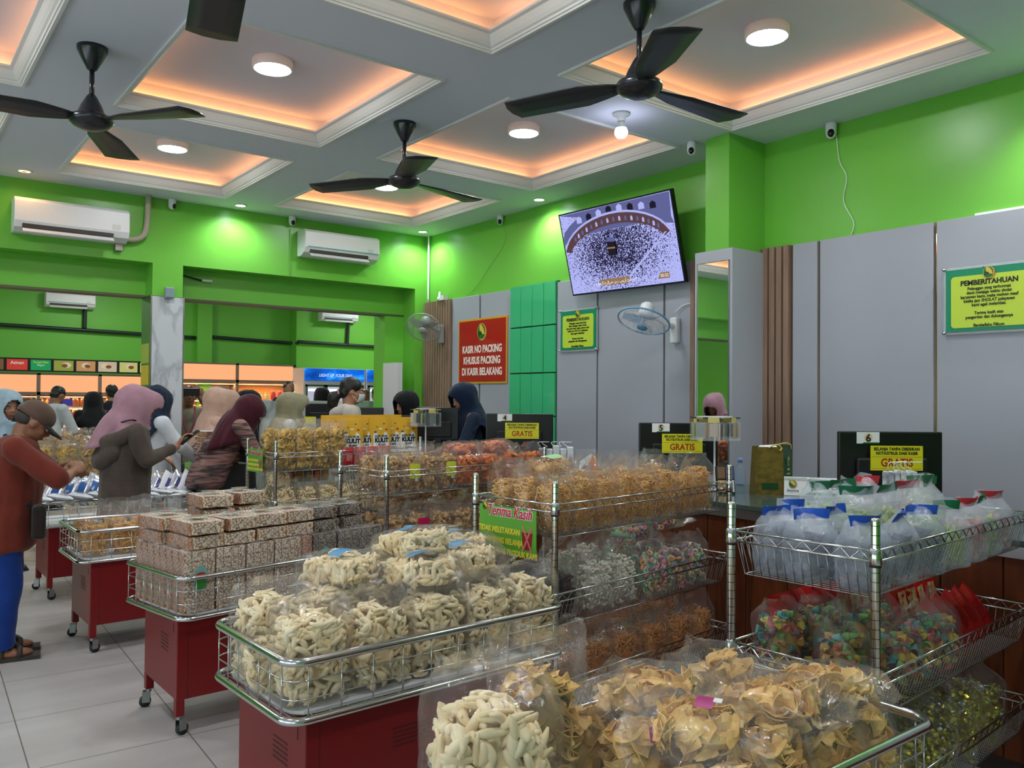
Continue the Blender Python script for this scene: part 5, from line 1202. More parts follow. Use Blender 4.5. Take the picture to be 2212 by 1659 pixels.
# ---- rack R2
L2_ = local(*RK2); r2 = R(RK2[2])
for r_ in range(2):
    for c_ in range(4): snack_bag('curly', 'curly yellow crisp bag beside yellow pouches, %s row, %s from left' % (('front', 'rear')[r_], ORD[c_]), L2_(.12 + .14 * c_, .11 + .21 * r_, .918), .145, .13, .285, .37, rz=r2 + R(c_ * 9 % 13 - 6), v=c_ + r_, name='crisp_bag', tip=.1)
M_PCH = mat('pouch_yellow', (232, 178, 46), .35); M_PWH = mat('pouch_white', (236, 238, 232), .35); M_RDP = mat('packet_red', (196, 22, 34), .3)
def pouch(label, loc, rz, v=0):
    t = thing('snack_pouch', label, 'snack pouch', loc, rz); w, h, d = .185, .30, .06
    n, k = 10, 10; vs = []
    for sgn in (-1, 1):
        for i in range(n + 1):
            for j in range(k + 1):
                x, z = i / n - .5, j / k; vs.append((x * w, sgn * (d / 2 * (1 - z) ** .8 * (1 - (2 * x) ** 4) + .001), z * h))
    N_ = (n + 1) * (k + 1); fs = []
    for i in range(n):
        for j in range(k): a = i * (k + 1) + j; fs.append((a, a + k + 1, a + k + 2, a + 1)); fs.append((N_ + a, N_ + a + 1, N_ + a + k + 2, N_ + a + k + 1))
    MB().add(vs, fs).build('pouch_body', M_PCH, t, True)
    # white printed window follows the sloping front
    th = math.atan2(d / 2, h); M = Matrix.Translation((0, -d / 2 - .004, 0)) @ Matrix.Rotation(-th * 1.05, 4, 'X')
    mb = MB(); pts = [(-.066, .02), (.066, .02), (.066, .15)] + [(.066 * math.cos(R(a)), .15 + .045 * math.sin(R(a))) for a in range(15, 180, 15)] + [(-.066, .15)]
    mb.add([M @ Vector((x, 0, z)) for x, z in pts], [tuple(range(len(pts)))]); mb.build('white_window', M_PWH, t)
    for s_, z, sz, b in (('KERUPUK', .150, .027, .0008), ('KULIT', .118, .045, .0028), ('IKAN', .084, .027, .0014), ('SALMON', .058, .017, .0005)): text(s_, sz, M_INK, t, M @ F(.006, -.001, z), bold=b, sx=.95)
    for i, (x, z, r_) in enumerate(((-.045, .185, .014), (.05, .205, .012), (-.03, .225, .007), (.03, .25, .009))):
        g = MB(); g.add([M @ Vector((x + r_ * math.cos(a), -.0012, z + r_ * .6 * math.sin(a))) for a in [2 * math.pi * q / 12 for q in range(12)]], [tuple(range(12))]); g.build('printed_mark', mat('mark_%d' % (i % 3), ((90, 100, 110), (190, 60, 40), (60, 90, 40))[i % 3], .4), t)
    g = MB(); g.add([M @ Vector(p) for p in ((-.012, -.0012, .205), (.014, -.0012, .205), (.014, -.0012, .216), (-.012, -.0012, .216))], [(0, 1, 2, 3)])
    g.build('price_sticker', M_PAPER, t)
for i in range(5): pouch('yellow KERUPUK KULIT pouch in the front row, %s from the left' % ORD[i], L2_(.675 + .130 * i, .10 + .035 * (i % 2), .995), r2 + R(-16 + 4 * (i % 3)), i)
for i in range(5): pouch('yellow KERUPUK KULIT pouch in the rear row, %s from the left' % ORD[i], L2_(.62 + .14 * i, .30, 1.01), r2 + R(-6), i)
for i in range(4): foil_pack('red foil packet on the front rail below the yellow pouches, %s from the left' % ORD[i], L2_(.62 + .11 * i, .045, .92), (R(-4), 0, r2), .10, .15, .03, i, M_RDP, 'foil_packet', bandm=mat('packet_pink', (226, 130, 130), .4))
for r_ in range(2):
    for c_ in range(7): snack_bag('ring', 'cream ring cracker bag below the yellow pouches, %s row, %s from left' % (('front', 'rear')[r_], ORD[c_]), L2_(.12 + .175 * c_, .11 + .2 * r_, .575), .165, .13, .20, .28, rz=r2 + R(c_ * 5 % 9 - 4), v=c_ + r_, name='cracker_bag', tip=.05)
snack_bag('ring', 'cream ring cracker bag standing on top of the others at the left rack end', L2_(.12, .2, .775), .17, .12, .14, .21, rz=r2 + R(-12), v=3, name='cracker_bag')
for i in range(5): foil_pack('small colourful packet at the back of the rack under the pouches, %s from the left' % ORD[i], L2_(.32 + .075 * i, .40, .79), (0, 0, r2), .07, .11, .02, i, (M_RDP, mat('packet_tan', (190, 170, 120), .4), mat('packet_blue', (90, 130, 160), .4))[i % 3], 'foil_packet', bandm=mat('packet_print', (220, 180, 120), .4))
# ---- rack R5
L5 = local(*RK5); r5 = R(RK5[2])
BLU = mat('band_blue', (30, 84, 190), .4); BGR = mat('band_green', (20, 104, 66), .4); BRD = mat('band_red', (206, 50, 62), .4)
spec = [('grey', BLU, .12, .36, 'rearmost at the left end'), ('grey', BLU, .11, .25, 'middle one at the left end'), ('grey', BLU, .12, .09, 'behind the front corner post'), ('grey', BLU, .29, .08, 'front row, right of the corner post'),
        ('grey', BLU, .47, .08, 'front row, two right of the corner post'), ('grey', BLU, .27, .26, 'middle row, first'), ('grey', BLU, .27, .40, 'rear row, first'), ('wafer', BGR, .44, .27, 'middle row, green rolls, first'), ('wafer', BGR, .60, .25, 'middle row, green rolls, second'),
        ('wafer', BGR, .45, .41, 'rear row, green rolls, first'), ('wafer', BGR, .62, .41, 'rear row, green rolls, second'), ('wafer', BGR, .66, .07, 'front row, green rolls'), ('pinkf', BRD, .83, .07, 'front row, pink filling'), ('pinkf', BRD, .78, .26, 'middle row, pink filling'), ('pinkf', BRD, .80, .41, 'rear row, pink filling'),
        ('wafer', BGR, .99, .08, 'front row, green rolls at the right edge'), ('wafer', BGR, .98, .28, 'middle row, green rolls at the right edge'), ('pinkf', BRD, 1.14, .10, 'front row, pink filling farthest right')]
for i, (k_, b_, xx, yy, lb) in enumerate(spec):
    up = .07 if k_ != 'grey' and yy > .2 else 0
    snack_bag(k_, 'frosted bag, %s top band, right rack, %s' % ({'band_blue': 'blue', 'band_green': 'green', 'band_red': 'red'}[b_.name], lb), L5(xx, yy, .918 + up * .7), .13, .11, .125, .215, s=1.0, rz=r5 + R((i * 53) % 40 - 35), v=i, name='frosted_bag', film=FROST, tip=.42, band=b_)
snack_bag('wafer', 'tall clear bag of green wafer rolls above the right rack front rail', L5(.60, .12, 1.0), .14, .12, .11, .22, rz=r5 + R(25), v=2, name='frosted_bag', tip=.5, band=BGR, film=film_mat('semi_clear', haze=.18))
for i, (xx, yy) in enumerate(((.20, .38), (.24, .20), (.40, .11), (.57, .10), (.50, .29), (.74, .11), (.70, .30), (.36, .33))):
    snack_bag('cone', 'bag of pastel cup sweets on right rack, %s' % ('rear left', 'left end', 'front, behind the corner post', 'front, second', 'middle, first', 'front, third', 'middle, second', 'rear, second')[i], L5(xx, yy, .575), .165, .12, .15 + .04 * (yy > .3), .245, s=1.05, rz=r5 + R(i * 31 % 40 - 20), v=i, name='sweets_bag', tip=.35, tiltx=R(-8))
for i in range(11):
    foil_pack('red windowed packet on the right rack lower shelf, %s from left' % ORD[i], L5(.28 + .085 * i, .40 - .10 * (i > 6), .60), (R(-12), R((i * 7) % 9 - 4), r5 + R(i * 13 % 20 - 10)), .13, .22, .05, i, mat('packet_red_gloss', (196, 24, 26), .22), 'red_packet', bandm=ramp_mat('cashew_window', [(.4, (150, 110, 60)), (.6, (226, 200, 150))], 60, .5))
for i in range(5): foil_pack('red packet leaning at front of right rack lower shelf, %s from left' % ORD[i], L5(.86 + .085 * i, .12, .59), (R(-25), R(-30), r5), .13, .19, .05, i + 3, mat('packet_red_gloss', (196, 24, 26), .22), 'red_packet', bandm=mat('packet_deep', (150, 14, 18), .3))
for r_ in range(2):
    for c_ in range(5): snack_bag('candy', 'gold wrapped candy bag, bottom of right rack, %s row, %s from left' % (('front', 'rear')[r_], ORD[c_]), L5(.14 + .23 * c_, .12 + .2 * r_, .235), .21, .17, .19, .26, s=1.25, rz=r5 + R(c_ * 17 % 30), v=c_ + r_, name='candy_bag', tip=.1)
# delivery bag hanging on the counter
t = thing('parcel_bag', 'clear bag holding a white, orange and purple parcel beside the number 5 monitor', 'bag', (3.70, 3.98, CT), CAMN)
foil_mesh(.15, .20, .06, 2).build('film', FILM, t, True)
MB().add([(-.06, -.02, .0), (.06, -.02, .0), (.055, -.01, .15), (.02, -.012, .17), (-.05, -.015, .12)], [(0, 1, 2, 3, 4)]).build('parcel', M_PAPER, t)
MB().add([(.0, -.03, .09), (.055, -.03, .03), (.068, -.03, .06), (.03, -.03, .165)], [(0, 1, 2, 3)]).build('orange_flash', mat('flash_orange', (240, 110, 20), .4), t)
MB().add([(-.045, -.033, .075), (.03, -.033, .07), (.035, -.033, .09), (-.02, -.033, .10)], [(0, 1, 2, 3)]).build('purple_flash', mat('flash_purple', (70, 30, 140), .4), t)
# ================================================================ people
SKIN = mat('skin', (176, 124, 98), .5); SKIN2 = mat('skin_tan', (150, 102, 78), .5); HAIR = mat('hair_black', (20, 17, 17), .45); EYEW = mat('eye_white', (226, 222, 216), .3); EYEB = mat('eye_brown', (34, 22, 16), .2)
def remesh(mb, voxel, smooth=4, disp=None, cut=None, name='m', mats=None):
    me = mb.mesh('tmp', mats); o = bpy.data.objects.new('tmp', me); COL.objects.link(o)
    r = o.modifiers.new('r', 'REMESH'); r.mode = 'VOXEL'; r.voxel_size = voxel
    s = o.modifiers.new('s', 'SMOOTH'); s.iterations = smooth; s.factor = .6
    dg = bpy.context.evaluated_depsgraph_get(); dg.update(); me2 = bpy.data.meshes.new_from_object(o.evaluated_get(dg)); bpy.data.objects.remove(o)
    if disp or cut:
        bm = bmesh.new(); bm.from_mesh(me2)
        if disp:
            bm.normal_update()
            for v in bm.verts: v.co += v.normal * disp(v.co)
        if cut:
            dead = [f for f in bm.faces if cut(f.calc_center_median())]
            bmesh.ops.delete(bm, geom=dead, context='FACES')
        bm.to_mesh(me2); bm.free()
    me2.polygons.foreach_set('use_smooth', [True] * len(me2.polygons)); me2.name = name
    me2.materials.clear()
    for m in (mats if isinstance(mats, (list, tuple)) else [mats]): me2.materials.append(m)
    return me2
def limb(mb, pts, n=12):
    """chain of round joints and tapering bones: [(point, radius), ...]"""
    for (p, r) in pts: mb.ell(p, (r, r, r), n, 8)
    for (a, ra), (b, rb_) in zip(pts[:-1], pts[1:]):
        a, b = Vector(a), Vector(b); mb.tube([a.lerp(b, q) for q in (0, .33, .67, 1)], [ra + (rb_ - ra) * q for q in (0, .33, .67, 1)], n)
def eul(yaw, pitch=0, roll=0): return (Matrix.Rotation(R(yaw), 3, 'Z') @ Matrix.Rotation(R(pitch), 3, 'X') @ Matrix.Rotation(R(roll), 3, 'Y'))
def hand(mb, w, d, up, side, curl=.5, s=1.0):
    """palm, four fingers of different lengths and a thumb from the side of the palm"""
    d = Vector(d).normalized(); up = Vector(up); up = (up - d * up.dot(d)).normalized(); sd = d.cross(up) * side; w = Vector(w)
    M = Matrix((sd, d, up)).transposed()
    mb.ell(w + d * .045 * s, (.040 * s, .050 * s, .016 * s), 12, 8, M)
    for k, (off, ln) in enumerate(((-.030, .060), (-.010, .074), (.011, .070), (.031, .056))):
        p0 = w + d * .080 * s + sd * off * s; a = curl * (.9 + .12 * k); pts = [(p0, .0092 * s)]; dirv = d.copy(); p = p0
        for j, q in enumerate((.42, .33, .25)):
            dirv = (dirv * math.cos(a * .9) - up * math.sin(a * .9)).normalized() if j else (dirv * math.cos(a * .5) - up * math.sin(a * .5)).normalized()
            p = p + dirv * ln * q * s * 1.15; pts.append((p, (.0088, .0080, .0070)[j] * s))
        limb(mb, pts, 8)
    t0 = w + d * .022 * s - sd * .034 * s; limb(mb, [(t0, .012 * s), (t0 + (d * .6 - sd * .55 - up * .25 * curl).normalized() * .036 * s, .0105 * s), (t0 + (d * 1.0 - sd * .25 - up * .5 * curl).normalized() * .064 * s, .0088 * s)], 8)
def head_shape(mb, c, M):
    P_ = lambda x, y, z: Vector(c) + M @ Vector((x, y, z))
    mb.ell(P_(0, -.008, .022), (.074, .092, .088), 20, 14, M); mb.ell(P_(0, .022, -.035), (.058, .066, .068), 16, 12, M); mb.ell(P_(0, .048, -.078), (.032, .030, .026), 12, 8, M)
    mb.ell(P_(0, .074, .022), (.048, .014, .012), 12, 8, M)                      # brow
    limb(mb, [(P_(0, .086, .010), .0085), (P_(0, .100, -.016), .0125)], 8)        # nose
    for sg in (-1, 1):
        mb.ell(P_(sg * .012, .091, -.020), (.009, .009, .007), 8, 6, M); mb.ell(P_(sg * .040, .058, -.022), (.018, .022, .018), 10, 8, M)
        mb.ell(P_(sg * .075, -.004, -.008), (.009, .020, .031), 10, 8, M)          # ear
    mb.ell(P_(0, .084, -.046), (.022, .010, .0055), 10, 6, M); mb.ell(P_(0, .081, -.056), (.019, .010, .0060), 10, 6, M)
def eyes(c, M, parent):
    for sg in (-1, 1):
        p = Vector(c) + M @ Vector((sg * .031, .076, .004)); e = MB().ell(p, (.0125, .009, .0062), 12, 8, M).build('eye', EYEW, parent, True)
        MB().ell(p + M @ Vector((0, .0062, 0)), (.0052, .004, .0052), 10, 6, M).build('iris', EYEB, e, True)
        MB().ell(p + M @ Vector((0, .004, .013)), (.017, .008, .0032), 10, 6, M).build('eyebrow', HAIR, parent, True)
def lip(c, M, parent):
    MB().ell(Vector(c) + M @ Vector((0, .0895, -.051)), (.019, .006, .0072), 12, 6, M).build('lips', mat('lips', (150, 84, 78), .4), parent, True)
def folds(seed, amp=.008, f=9.0, zf=2.5):
    s = Vector((seed * 3.1, seed * 1.7, seed))
    return lambda p: amp * noise.noise(Vector((p.x * f, p.y * f, p.z * zf)) + s) + amp * .5 * noise.noise(Vector((p.x * f * 2.2, p.y * f * 2.2, p.z * zf * 2)) + s)
def hijab(parent, c, M, m, rear=.30, front=.22, spread=.17, seed=1, face=True, point=0.0, skew=(0, 0), voxel=0, name='headscarf', big=1.12, side=.12, base=None):
    """draped headscarf: a dome round the head that widens over the shoulders, open at the face"""
    c = Vector(c); n = 104; rings = []; b3 = M.to_3x3()
    for (z, rx, ry, yo) in ((.134, .004, .005, -.012), (.130, .034, .040, -.012), (.116, .062, .074, -.012), (.092, .083, .098, -.012), (.055, .096, .113, -.011), (.015, .101, .117, -.008), (-.025, .100, .113, -.002), (-.062, .100, .112, .002), (-.095, .108, .120, .002)):
        cc = c + b3 @ Vector((0, yo, z * (1 + (big - 1) * .5)))
        rings.append([cc + b3 @ Vector((rx * big * math.cos(a), ry * big * math.sin(a), 0)) for a in [2 * math.pi * j / n for j in range(n)]])
    fine_ = [rings[0]]
    for r0, r1 in zip(rings[:-1], rings[1:]):
        for q in (.333, .667, 1): fine_.append([p.lerp(p2, q) for p, p2 in zip(r0, r1)])
    rings = fine_; last = rings[-1]; bc = Vector(base) if base is not None else Vector((c.x * .5, c.y - .07, 0)); K = 9
    for i in range(1, K + 1):
        q = i / K; e = q ** .75; ring = []
        for j in range(n):
            a = 2 * math.pi * j / n; fz = math.sin(a); drop = side + (front - side) * max(0, fz) ** 1.3 + (rear - side) * max(0, -fz) ** 1.3
            tgt = Vector((bc.x + skew[0] * max(0, -fz) + (spread + .05) * math.cos(a), bc.y + skew[1] * max(0, -fz) + (spread * .82 + (.03 if fz < 0 else .0)) * math.sin(a), c.z - .10 - drop))
            p = last[j].lerp(tgt, e); p.z = last[j].z + (tgt.z - last[j].z) * q
            am = .008 + .030 * q; nz = noise.noise(Vector((math.cos(a) * 2.6 + seed, math.sin(a) * 2.6, q * 1.2 + seed * 3))) + .6 * noise.noise(Vector((math.cos(a) * 6 + seed, math.sin(a) * 6, q * 2)))
            d = Vector((math.cos(a), math.sin(a), 0)); ring.append(p + d * am * nz)
        rings.append(ring)
    if point:
        for i, r_ in enumerate(rings[4:22]):
            for j, p in enumerate(r_):
                fz = math.sin(2 * math.pi * j / n)
                if fz > .55: r_[j] = p + b3 @ Vector((0, point * ((fz - .55) / .45) ** 1.5 * (1 - i / 18), .2 * point * (fz - .55)))
    fc = c + b3 @ Vector((0, .115, -.016)); Mi = b3.transposed(); mb = MB(); vs = [p for r_ in rings for p in r_]
    fo = folds(seed, .010, 11, 5); vs = [p + (p - c).normalized() * fo(p) for p in vs]; fs = []
    for i in range(len(rings) - 1):
        for j in range(n):
            f = (i * n + j, i * n + (j + 1) % n, (i + 1) * n + (j + 1) % n, (i + 1) * n + j); q = Mi @ (sum((vs[k] for k in f), Vector()) / 4 - fc)
            if (q.x / .074) ** 2 + (q.y / .088) ** 2 + (q.z / .088) ** 2 < 1: continue
            fs.append((f[3], f[2], f[1], f[0]))
    o = mb.add(vs, fs).build(name, m, parent, True)
    sd = o.modifiers.new('s', 'SOLIDIFY'); sd.thickness = .005; sd.offset = 1
    return o
def trunk(mb, hip, chest, neck, sh, w=.155, dp=.105, hipw=.15, n=16, Mz=None):
    Mz = Mz or Matrix.Identity(3)
    hip, chest, neck = Vector(hip), Vector(chest), Vector(neck)
    for a, b, wa, wb, da, db in ((hip, chest, hipw, w, dp * 1.0, dp), (chest, (Vector(sh[0]) + Vector(sh[1])) / 2, w, w * .93, dp, dp * .7)):
        for q in [i / 13 for i in range(14)]: mb.ell(a.lerp(b, q), (wa + (wb - wa) * q, da + (db - da) * q, .07), n, 10, Mz)
    limb(mb, [(Vector(sh[0]), .055), ((Vector(sh[0]) + Vector(sh[1])) / 2 + Vector((0, 0, .01)), .06), (Vector(sh[1]), .055)], n)
def person(label, loc, facing, h=1.55, lean=0.0, look=(0, 0, 0), skin=SKIN, top=None, bottom=None, arms=None, sleeves=1.0, hair=None, scarf=None, fine=.010, face=True, hands=False, fat=1.0, shoes=True, hem=0.0, neckfwd=.03, collar=None, extras=None, head_off=(0, 0, 0), mask=None):
    """local frame: +y is where the person faces, +x their right side"""
    t = thing('person', label, 'person', loc, R(facing)); k = h / 1.60; fx = fat
    lv = lambda s_, z: Vector((0, lean * s_, z))
    hip = lv(0, .86 * k); chest = lv(.5, 1.15 * k); shc = lv(.9, 1.31 * k); neck = lv(1.05, 1.36 * k); hc = lv(1.15, 1.36 * k) + Vector((0, neckfwd, .125)) + Vector(head_off)
    M = eul(look[0], look[1], look[2]); sh = [shc + Vector((-.165 * fx, 0, 0)), shc + Vector((.165 * fx, 0, 0))]
    arms = arms or [[(-.20, .04, 1.06 * k), (-.20, .14, .86 * k)], [(.20, .04, 1.06 * k), (.20, .14, .86 * k)]]
    arms = [[Vector(p) for p in a] for a in arms]
    bm_ = MB(); head_shape(bm_, hc, M); limb(bm_, [(neck - Vector((0, 0, .06)), .055), (hc + M @ Vector((0, -.02, -.05)), .052)])
    trunk(bm_, hip, chest, neck, sh, .13 * fx, .085 * fx, .13 * fx)
    for i, sg in enumerate((-1, 1)):
        e, w = arms[i]; limb(bm_, [(sh[i], .046), (e, .038), (e.lerp(w, .4), .036), (w, .025)])
        dr = (w - e).normalized(); hd = hands[i] if hands and hands[i] else None
        if hd: hand(bm_, w, hd[0], hd[1], hd[2], hd[3])
        else: hand(bm_, w, dr, (0, -.3, 1) if abs(dr.z) < .8 else (sg * -1, 0, .1), sg, .6)
        kn = Vector((sg * .085, .02, .47 * k)); an = Vector((sg * .085, -.01, .07)); limb(bm_, [(hip + Vector((sg * .08, 0, -.02)), .08), (kn, .052), (kn.lerp(an, .35), .050), (an, .036)])
        bm_.ell((sg * .088, .055, .035), (.042, .105, .030), 14, 8)
    link('body', remesh(bm_, min(fine, .009) if face else fine, 2, None, None, 'body', skin), t)
    if face and not mask: lip(hc, M, t)
    if face: eyes(hc, M, t)
    if bottom:
        lb_ = MB(); 
        for sg in (-1, 1): kn = Vector((sg * .087, .02, .47 * k)); limb(lb_, [(hip + Vector((sg * .065, 0, -.0)), .078 * fx), (kn, .082), (Vector((sg * .09, -.01, .15)), .078), (Vector((sg * .09, -.01, .10)), .080)], 14)
        lb_.ell(hip + Vector((0, 0, .02)), (.13 * fx, .085 * fx, .10), 16, 10)
        link('trousers', remesh(lb_, .013, 3, folds(3, .010, 8, 5), lambda p: p.z < .075, 'trousers', bottom), t)
    if top:
        tb = MB(); trunk(tb, hip + Vector((0, 0, hem - .04)), chest, neck, sh, .165 * fx, .14 * fx, .172 * fx)
        for i in range(2):
            e, w = arms[i]; q = sleeves
            if q > 1: p = e.lerp(w, min(q - 1, .93)); limb(tb, [(sh[i], .066), (e, .058), (p, .045)], 14)
            else: limb(tb, [(sh[i], .068), (sh[i].lerp(e, q), .062)], 14)
        link('shirt', remesh(tb, .011, 7, folds(len(label), .011, 7, 5), None, 'shirt', top), t)
    if collar: link('collar', remesh(MB().lathe([(.062, -.03), (.072, -.035), (.085, -.01), (.080, .02), (.070, .03), (.058, .02)], 24, Matrix.Translation(neck + Vector((0, -.0, .0))), cap=False), .006, 1, None, None, 'collar', collar), t)
    if hair == 'short':
        hb = MB(); hb.ell(hc + M @ Vector((0, -.018, .034)), (.080, .092, .084), 20, 12, M); hb.ell(hc + M @ Vector((0, -.045, -.02)), (.070, .055, .055), 16, 10, M)
        link('hair', remesh(hb, .008, 2, folds(5, .004, 40, 40), None, 'hair', HAIR), t)
    if scarf:
        hijab(t, hc, M, scarf['m'], **{q: v for q, v in scarf.items() if q != 'm'}, face=True)
    if shoes:
        for sg in (-1, 1):
            sm = MB(); sm.ell((sg * .088, .06, .03), (.048, .125, .032), 14, 8); sm.box(sg * .088 - .045, sg * .088 + .045, -.05, .165, 0, .016)
            link('shoe', remesh(sm, .009, 2, None, None, 'shoe', mat('shoe_dark', (44, 40, 38), .6)), t)
    if extras: extras(t, hc, M, arms, sh, k)
    return t
def cloth(n, c, r=.8): return mat('cloth_' + n, c, r, spec=.15, var=.10, vscale=14, sheen=.15)
# 1 man in a cap, bowed over the cart
def capman(t, hc, M, arms, sh, k):
    cb = MB(); cb.ell(hc + M @ Vector((0, -.012, .045)), (.086, .102, .080), 22, 14, M); cb.ell(hc + M @ Vector((0, -.02, .03)), (.088, .104, .045), 22, 10, M)
    cp = link('cap', remesh(cb, .008, 2, None, lambda p: (M.transposed() @ (p - hc)).z < .012, 'cap', cloth('cap_brown', (96, 76, 66))), t)
    cp2 = MB(); vs = []
    for i in range(9):
        a = R(-62 + 124 * i / 8)
        for r_, z in ((.086, .030), (.150, .018), (.165, .008)): vs.append(hc + M @ Vector((math.sin(a) * r_ * (.95 if r_ < .1 else .62), .0 + math.cos(a) * r_ * 1.06, z - .02 * (1 - math.cos(a)))))
    cp2.add(vs, [(i * 3 + j, i * 3 + 3 + j, i * 3 + 4 + j, i * 3 + 1 + j) for i in range(8) for j in range(2)]); o = cp2.build('cap_brim', cloth('cap_dark', (32, 28, 26)), cp, True); sd = o.modifiers.new('s', 'SOLIDIFY'); sd.thickness = .005
    hb = MB(); hb.ell(hc + M @ Vector((0, -.048, -.008)), (.0745, .058, .045), 18, 10, M); link('hair', remesh(hb, .008, 2, folds(5, .002, 40, 40), None, 'hair', mat('hair_greying', (58, 50, 46), .7)), t)
    for sg in (-1, 1):
        MB().box(sg * .088 - .05, sg * .088 + .05, -.07, .19, 0, .022).build('sandal_sole', mat('sandal', (58, 50, 44), .6), t)
        MB().tube([(sg * .088 - .046, .07, .02), (sg * .088 - .02, .07, .075), (sg * .088 + .03, .09, .07), (sg * .088 + .048, .09, .02)], .014, 8).tube([(sg * .088 + .046, .0, .02), (sg * .088, .02, .085), (sg * .088 - .046, .0, .02)], .012, 8).build('sandal_strap', mat('sandal', (58, 50, 44), .6), t, True)
    # shirt tail back slit and shoulder strap bag
    MB().tube(smooth_path([sh[0] + Vector((.04, -.06, .06)), Vector((.0, .14, 1.0)), Vector((.16, .12, .84))]), .012, 8).build('bag_strap', cloth('strap_dark', (40, 34, 32)), t, True)
    b = MB().cbox((.16, .17, .76), (.16, .07, .18)).build('shoulder_bag', cloth('bag_dark', (42, 34, 30)), t); bevel(b, .02)
person('man in brown cap, rust shirt and blue trousers bowed over the carts', (.61, 5.40, 0), -98, 1.42, lean=.06, look=(6, -38, 0), skin=SKIN2, top=cloth('rust', (112, 46, 34)), bottom=cloth('blue', (22, 54, 128)), sleeves=.92, fat=1.2,
       arms=[[(-.25, .24, .99), (-.06, .33, 1.05)], [(.26, .27, .98), (.05, .34, 1.02)]], hands=[((.9, .25, .1), (0, -.3, 1), -1, .9), ((-.9, .25, .05), (0, -.3, 1), 1, .9)], extras=capman, shoes=False, collar=cloth('collar_grey', (112, 106, 108)), hem=-.09, neckfwd=.05, head_off=(0, .02, -.035))
# 2 woman in pale blue scarf at the left edge
person('woman in pale blue headscarf at the far left edge of the room', (.90, 8.0, 0), -158, 1.44, top=cloth('pale_blue_top', (142, 166, 180)), bottom=cloth('dark_skirt', (60, 64, 70)), sleeves=1.9, look=(0, -8, 0), scarf=dict(m=cloth('pale_blue', (158, 182, 196)), seed=2, front=.26, spread=.19), fine=.011)
# 3 man bending at the back shelves
person('man in light grey shirt bending over a heap of snacks in the back room', (1.80, 11.9, 0), -62, 1.55, lean=.10, look=(0, -32, 0), skin=SKIN2, top=cloth('light_grey', (186, 190, 196)), bottom=cloth('charcoal', (52, 54, 60)), sleeves=.95, hair='short', face=False, fine=.016, arms=[[(-.2, .2, 1.0), (-.12, .42, 1.0)], [(.22, .2, 1.0), (.14, .44, .98)]])
# 4 hooded shopper, pink scarf
def hoodie(t, hc, M, arms, sh, k):
    hb = MB(); c = (sh[0] + sh[1]) / 2
    for i in range(17):
        a = R(178 + 184 * i / 16); hb.ell(c + Vector((.185 * math.cos(a), .155 * math.sin(a) - .01, .01 - .09 * abs(math.sin(a)))), (.05, .05, .06), 12, 8)
    for i in range(9):
        a = R(210 + 120 * i / 8); hb.ell(c + Vector((.15 * math.cos(a), .14 * math.sin(a) - .045, -.13 - .06 * math.sin(R(180 * i / 8)))), (.06, .05, .07), 12, 8)
    link('hood', remesh(hb, .011, 3, folds(8, .012, 9, 6), None, 'hood', cloth('taupe', (86, 74, 68))), t)
    MB().tube(smooth_path([hc + Vector((-.02, .06, -.13)), sh[1] + Vector((-.05, -.02, .085)), c + Vector((.02, -.14, .02)), c + Vector((.0, -.15, -.1))]), .005, 6).build('cord_strap', M_BLACK, t, True)
    w = arms[1][1]; b = MB().cbox((0, 0, 0), (.075, .010, .155), Matrix.Translation(w + Vector((-.02, .09, .06))) @ Matrix.Rotation(R(-50), 4, 'X')).build('phone', M_BLACK, t); bevel(b, .005)
person('woman in dusty pink headscarf and brown hooded jacket looking at a phone', (1.40, 6.17, 0), -92, 1.47, lean=.04, look=(-14, -24, 0), top=cloth('taupe', (86, 74, 68)), bottom=cloth('dark_skirt', (60, 64, 70)), sleeves=1.8, face=False, fat=1.2,
       scarf=dict(m=cloth('dusty_pink', (176, 134, 148)), seed=4, rear=.20, front=.16, spread=.13, point=.05, skew=(-.10, -.10), big=1.2), hem=-.12,
       arms=[[(-.24, .06, 1.03), (-.10, .22, 1.02)], [(.24, .10, 1.02), (.12, .32, 1.10)]], hands=[None, ((-.15, .5, .7), (-.3, -.6, .5), 1, .8)], extras=hoodie)
# 5 woman in navy scarf behind her
def carry(t, hc, M, arms, sh, k):
    w = arms[1][1]; o = foil_mesh(.20, .26, .12, 4).build('carrier_bag', FROST, t, True); o.location = w + Vector((0, .03, -.30))
person('woman in navy headscarf and white shirt beside the marble pillar', (1.92, 7.45, 0), -80, 1.49, look=(0, -18, 0), top=cloth('white_shirt', (206, 210, 218)), bottom=cloth('dark_skirt', (60, 64, 70)), sleeves=1.9, face=False, scarf=dict(m=cloth('navy', (26, 38, 58)), seed=6, rear=.30, front=.2, spread=.13), arms=[[(-.2, .05, 1.05), (-.18, .2, .9)], [(.22, .12, 1.04), (.20, .30, .92)]], extras=carry)
# 6,7 dark figures in the back
person('person in a black headscarf before the back shelves', (2.37, 12.1, 0), 0, 1.45, top=cloth('black_top', (28, 28, 30)), bottom=cloth('charcoal', (52, 54, 60)), sleeves=1.9, face=False, fine=.016, scarf=dict(m=cloth('black_scarf', (24, 24, 27)), seed=7, voxel=.015))
person('taller person in dark clothes beside the black headscarf shopper', (2.72, 12.7, 0), 10, 1.60, top=cloth('dark_top', (36, 38, 48)), bottom=cloth('charcoal', (52, 54, 60)), sleeves=1.9, face=False, fine=.016, hair='short')
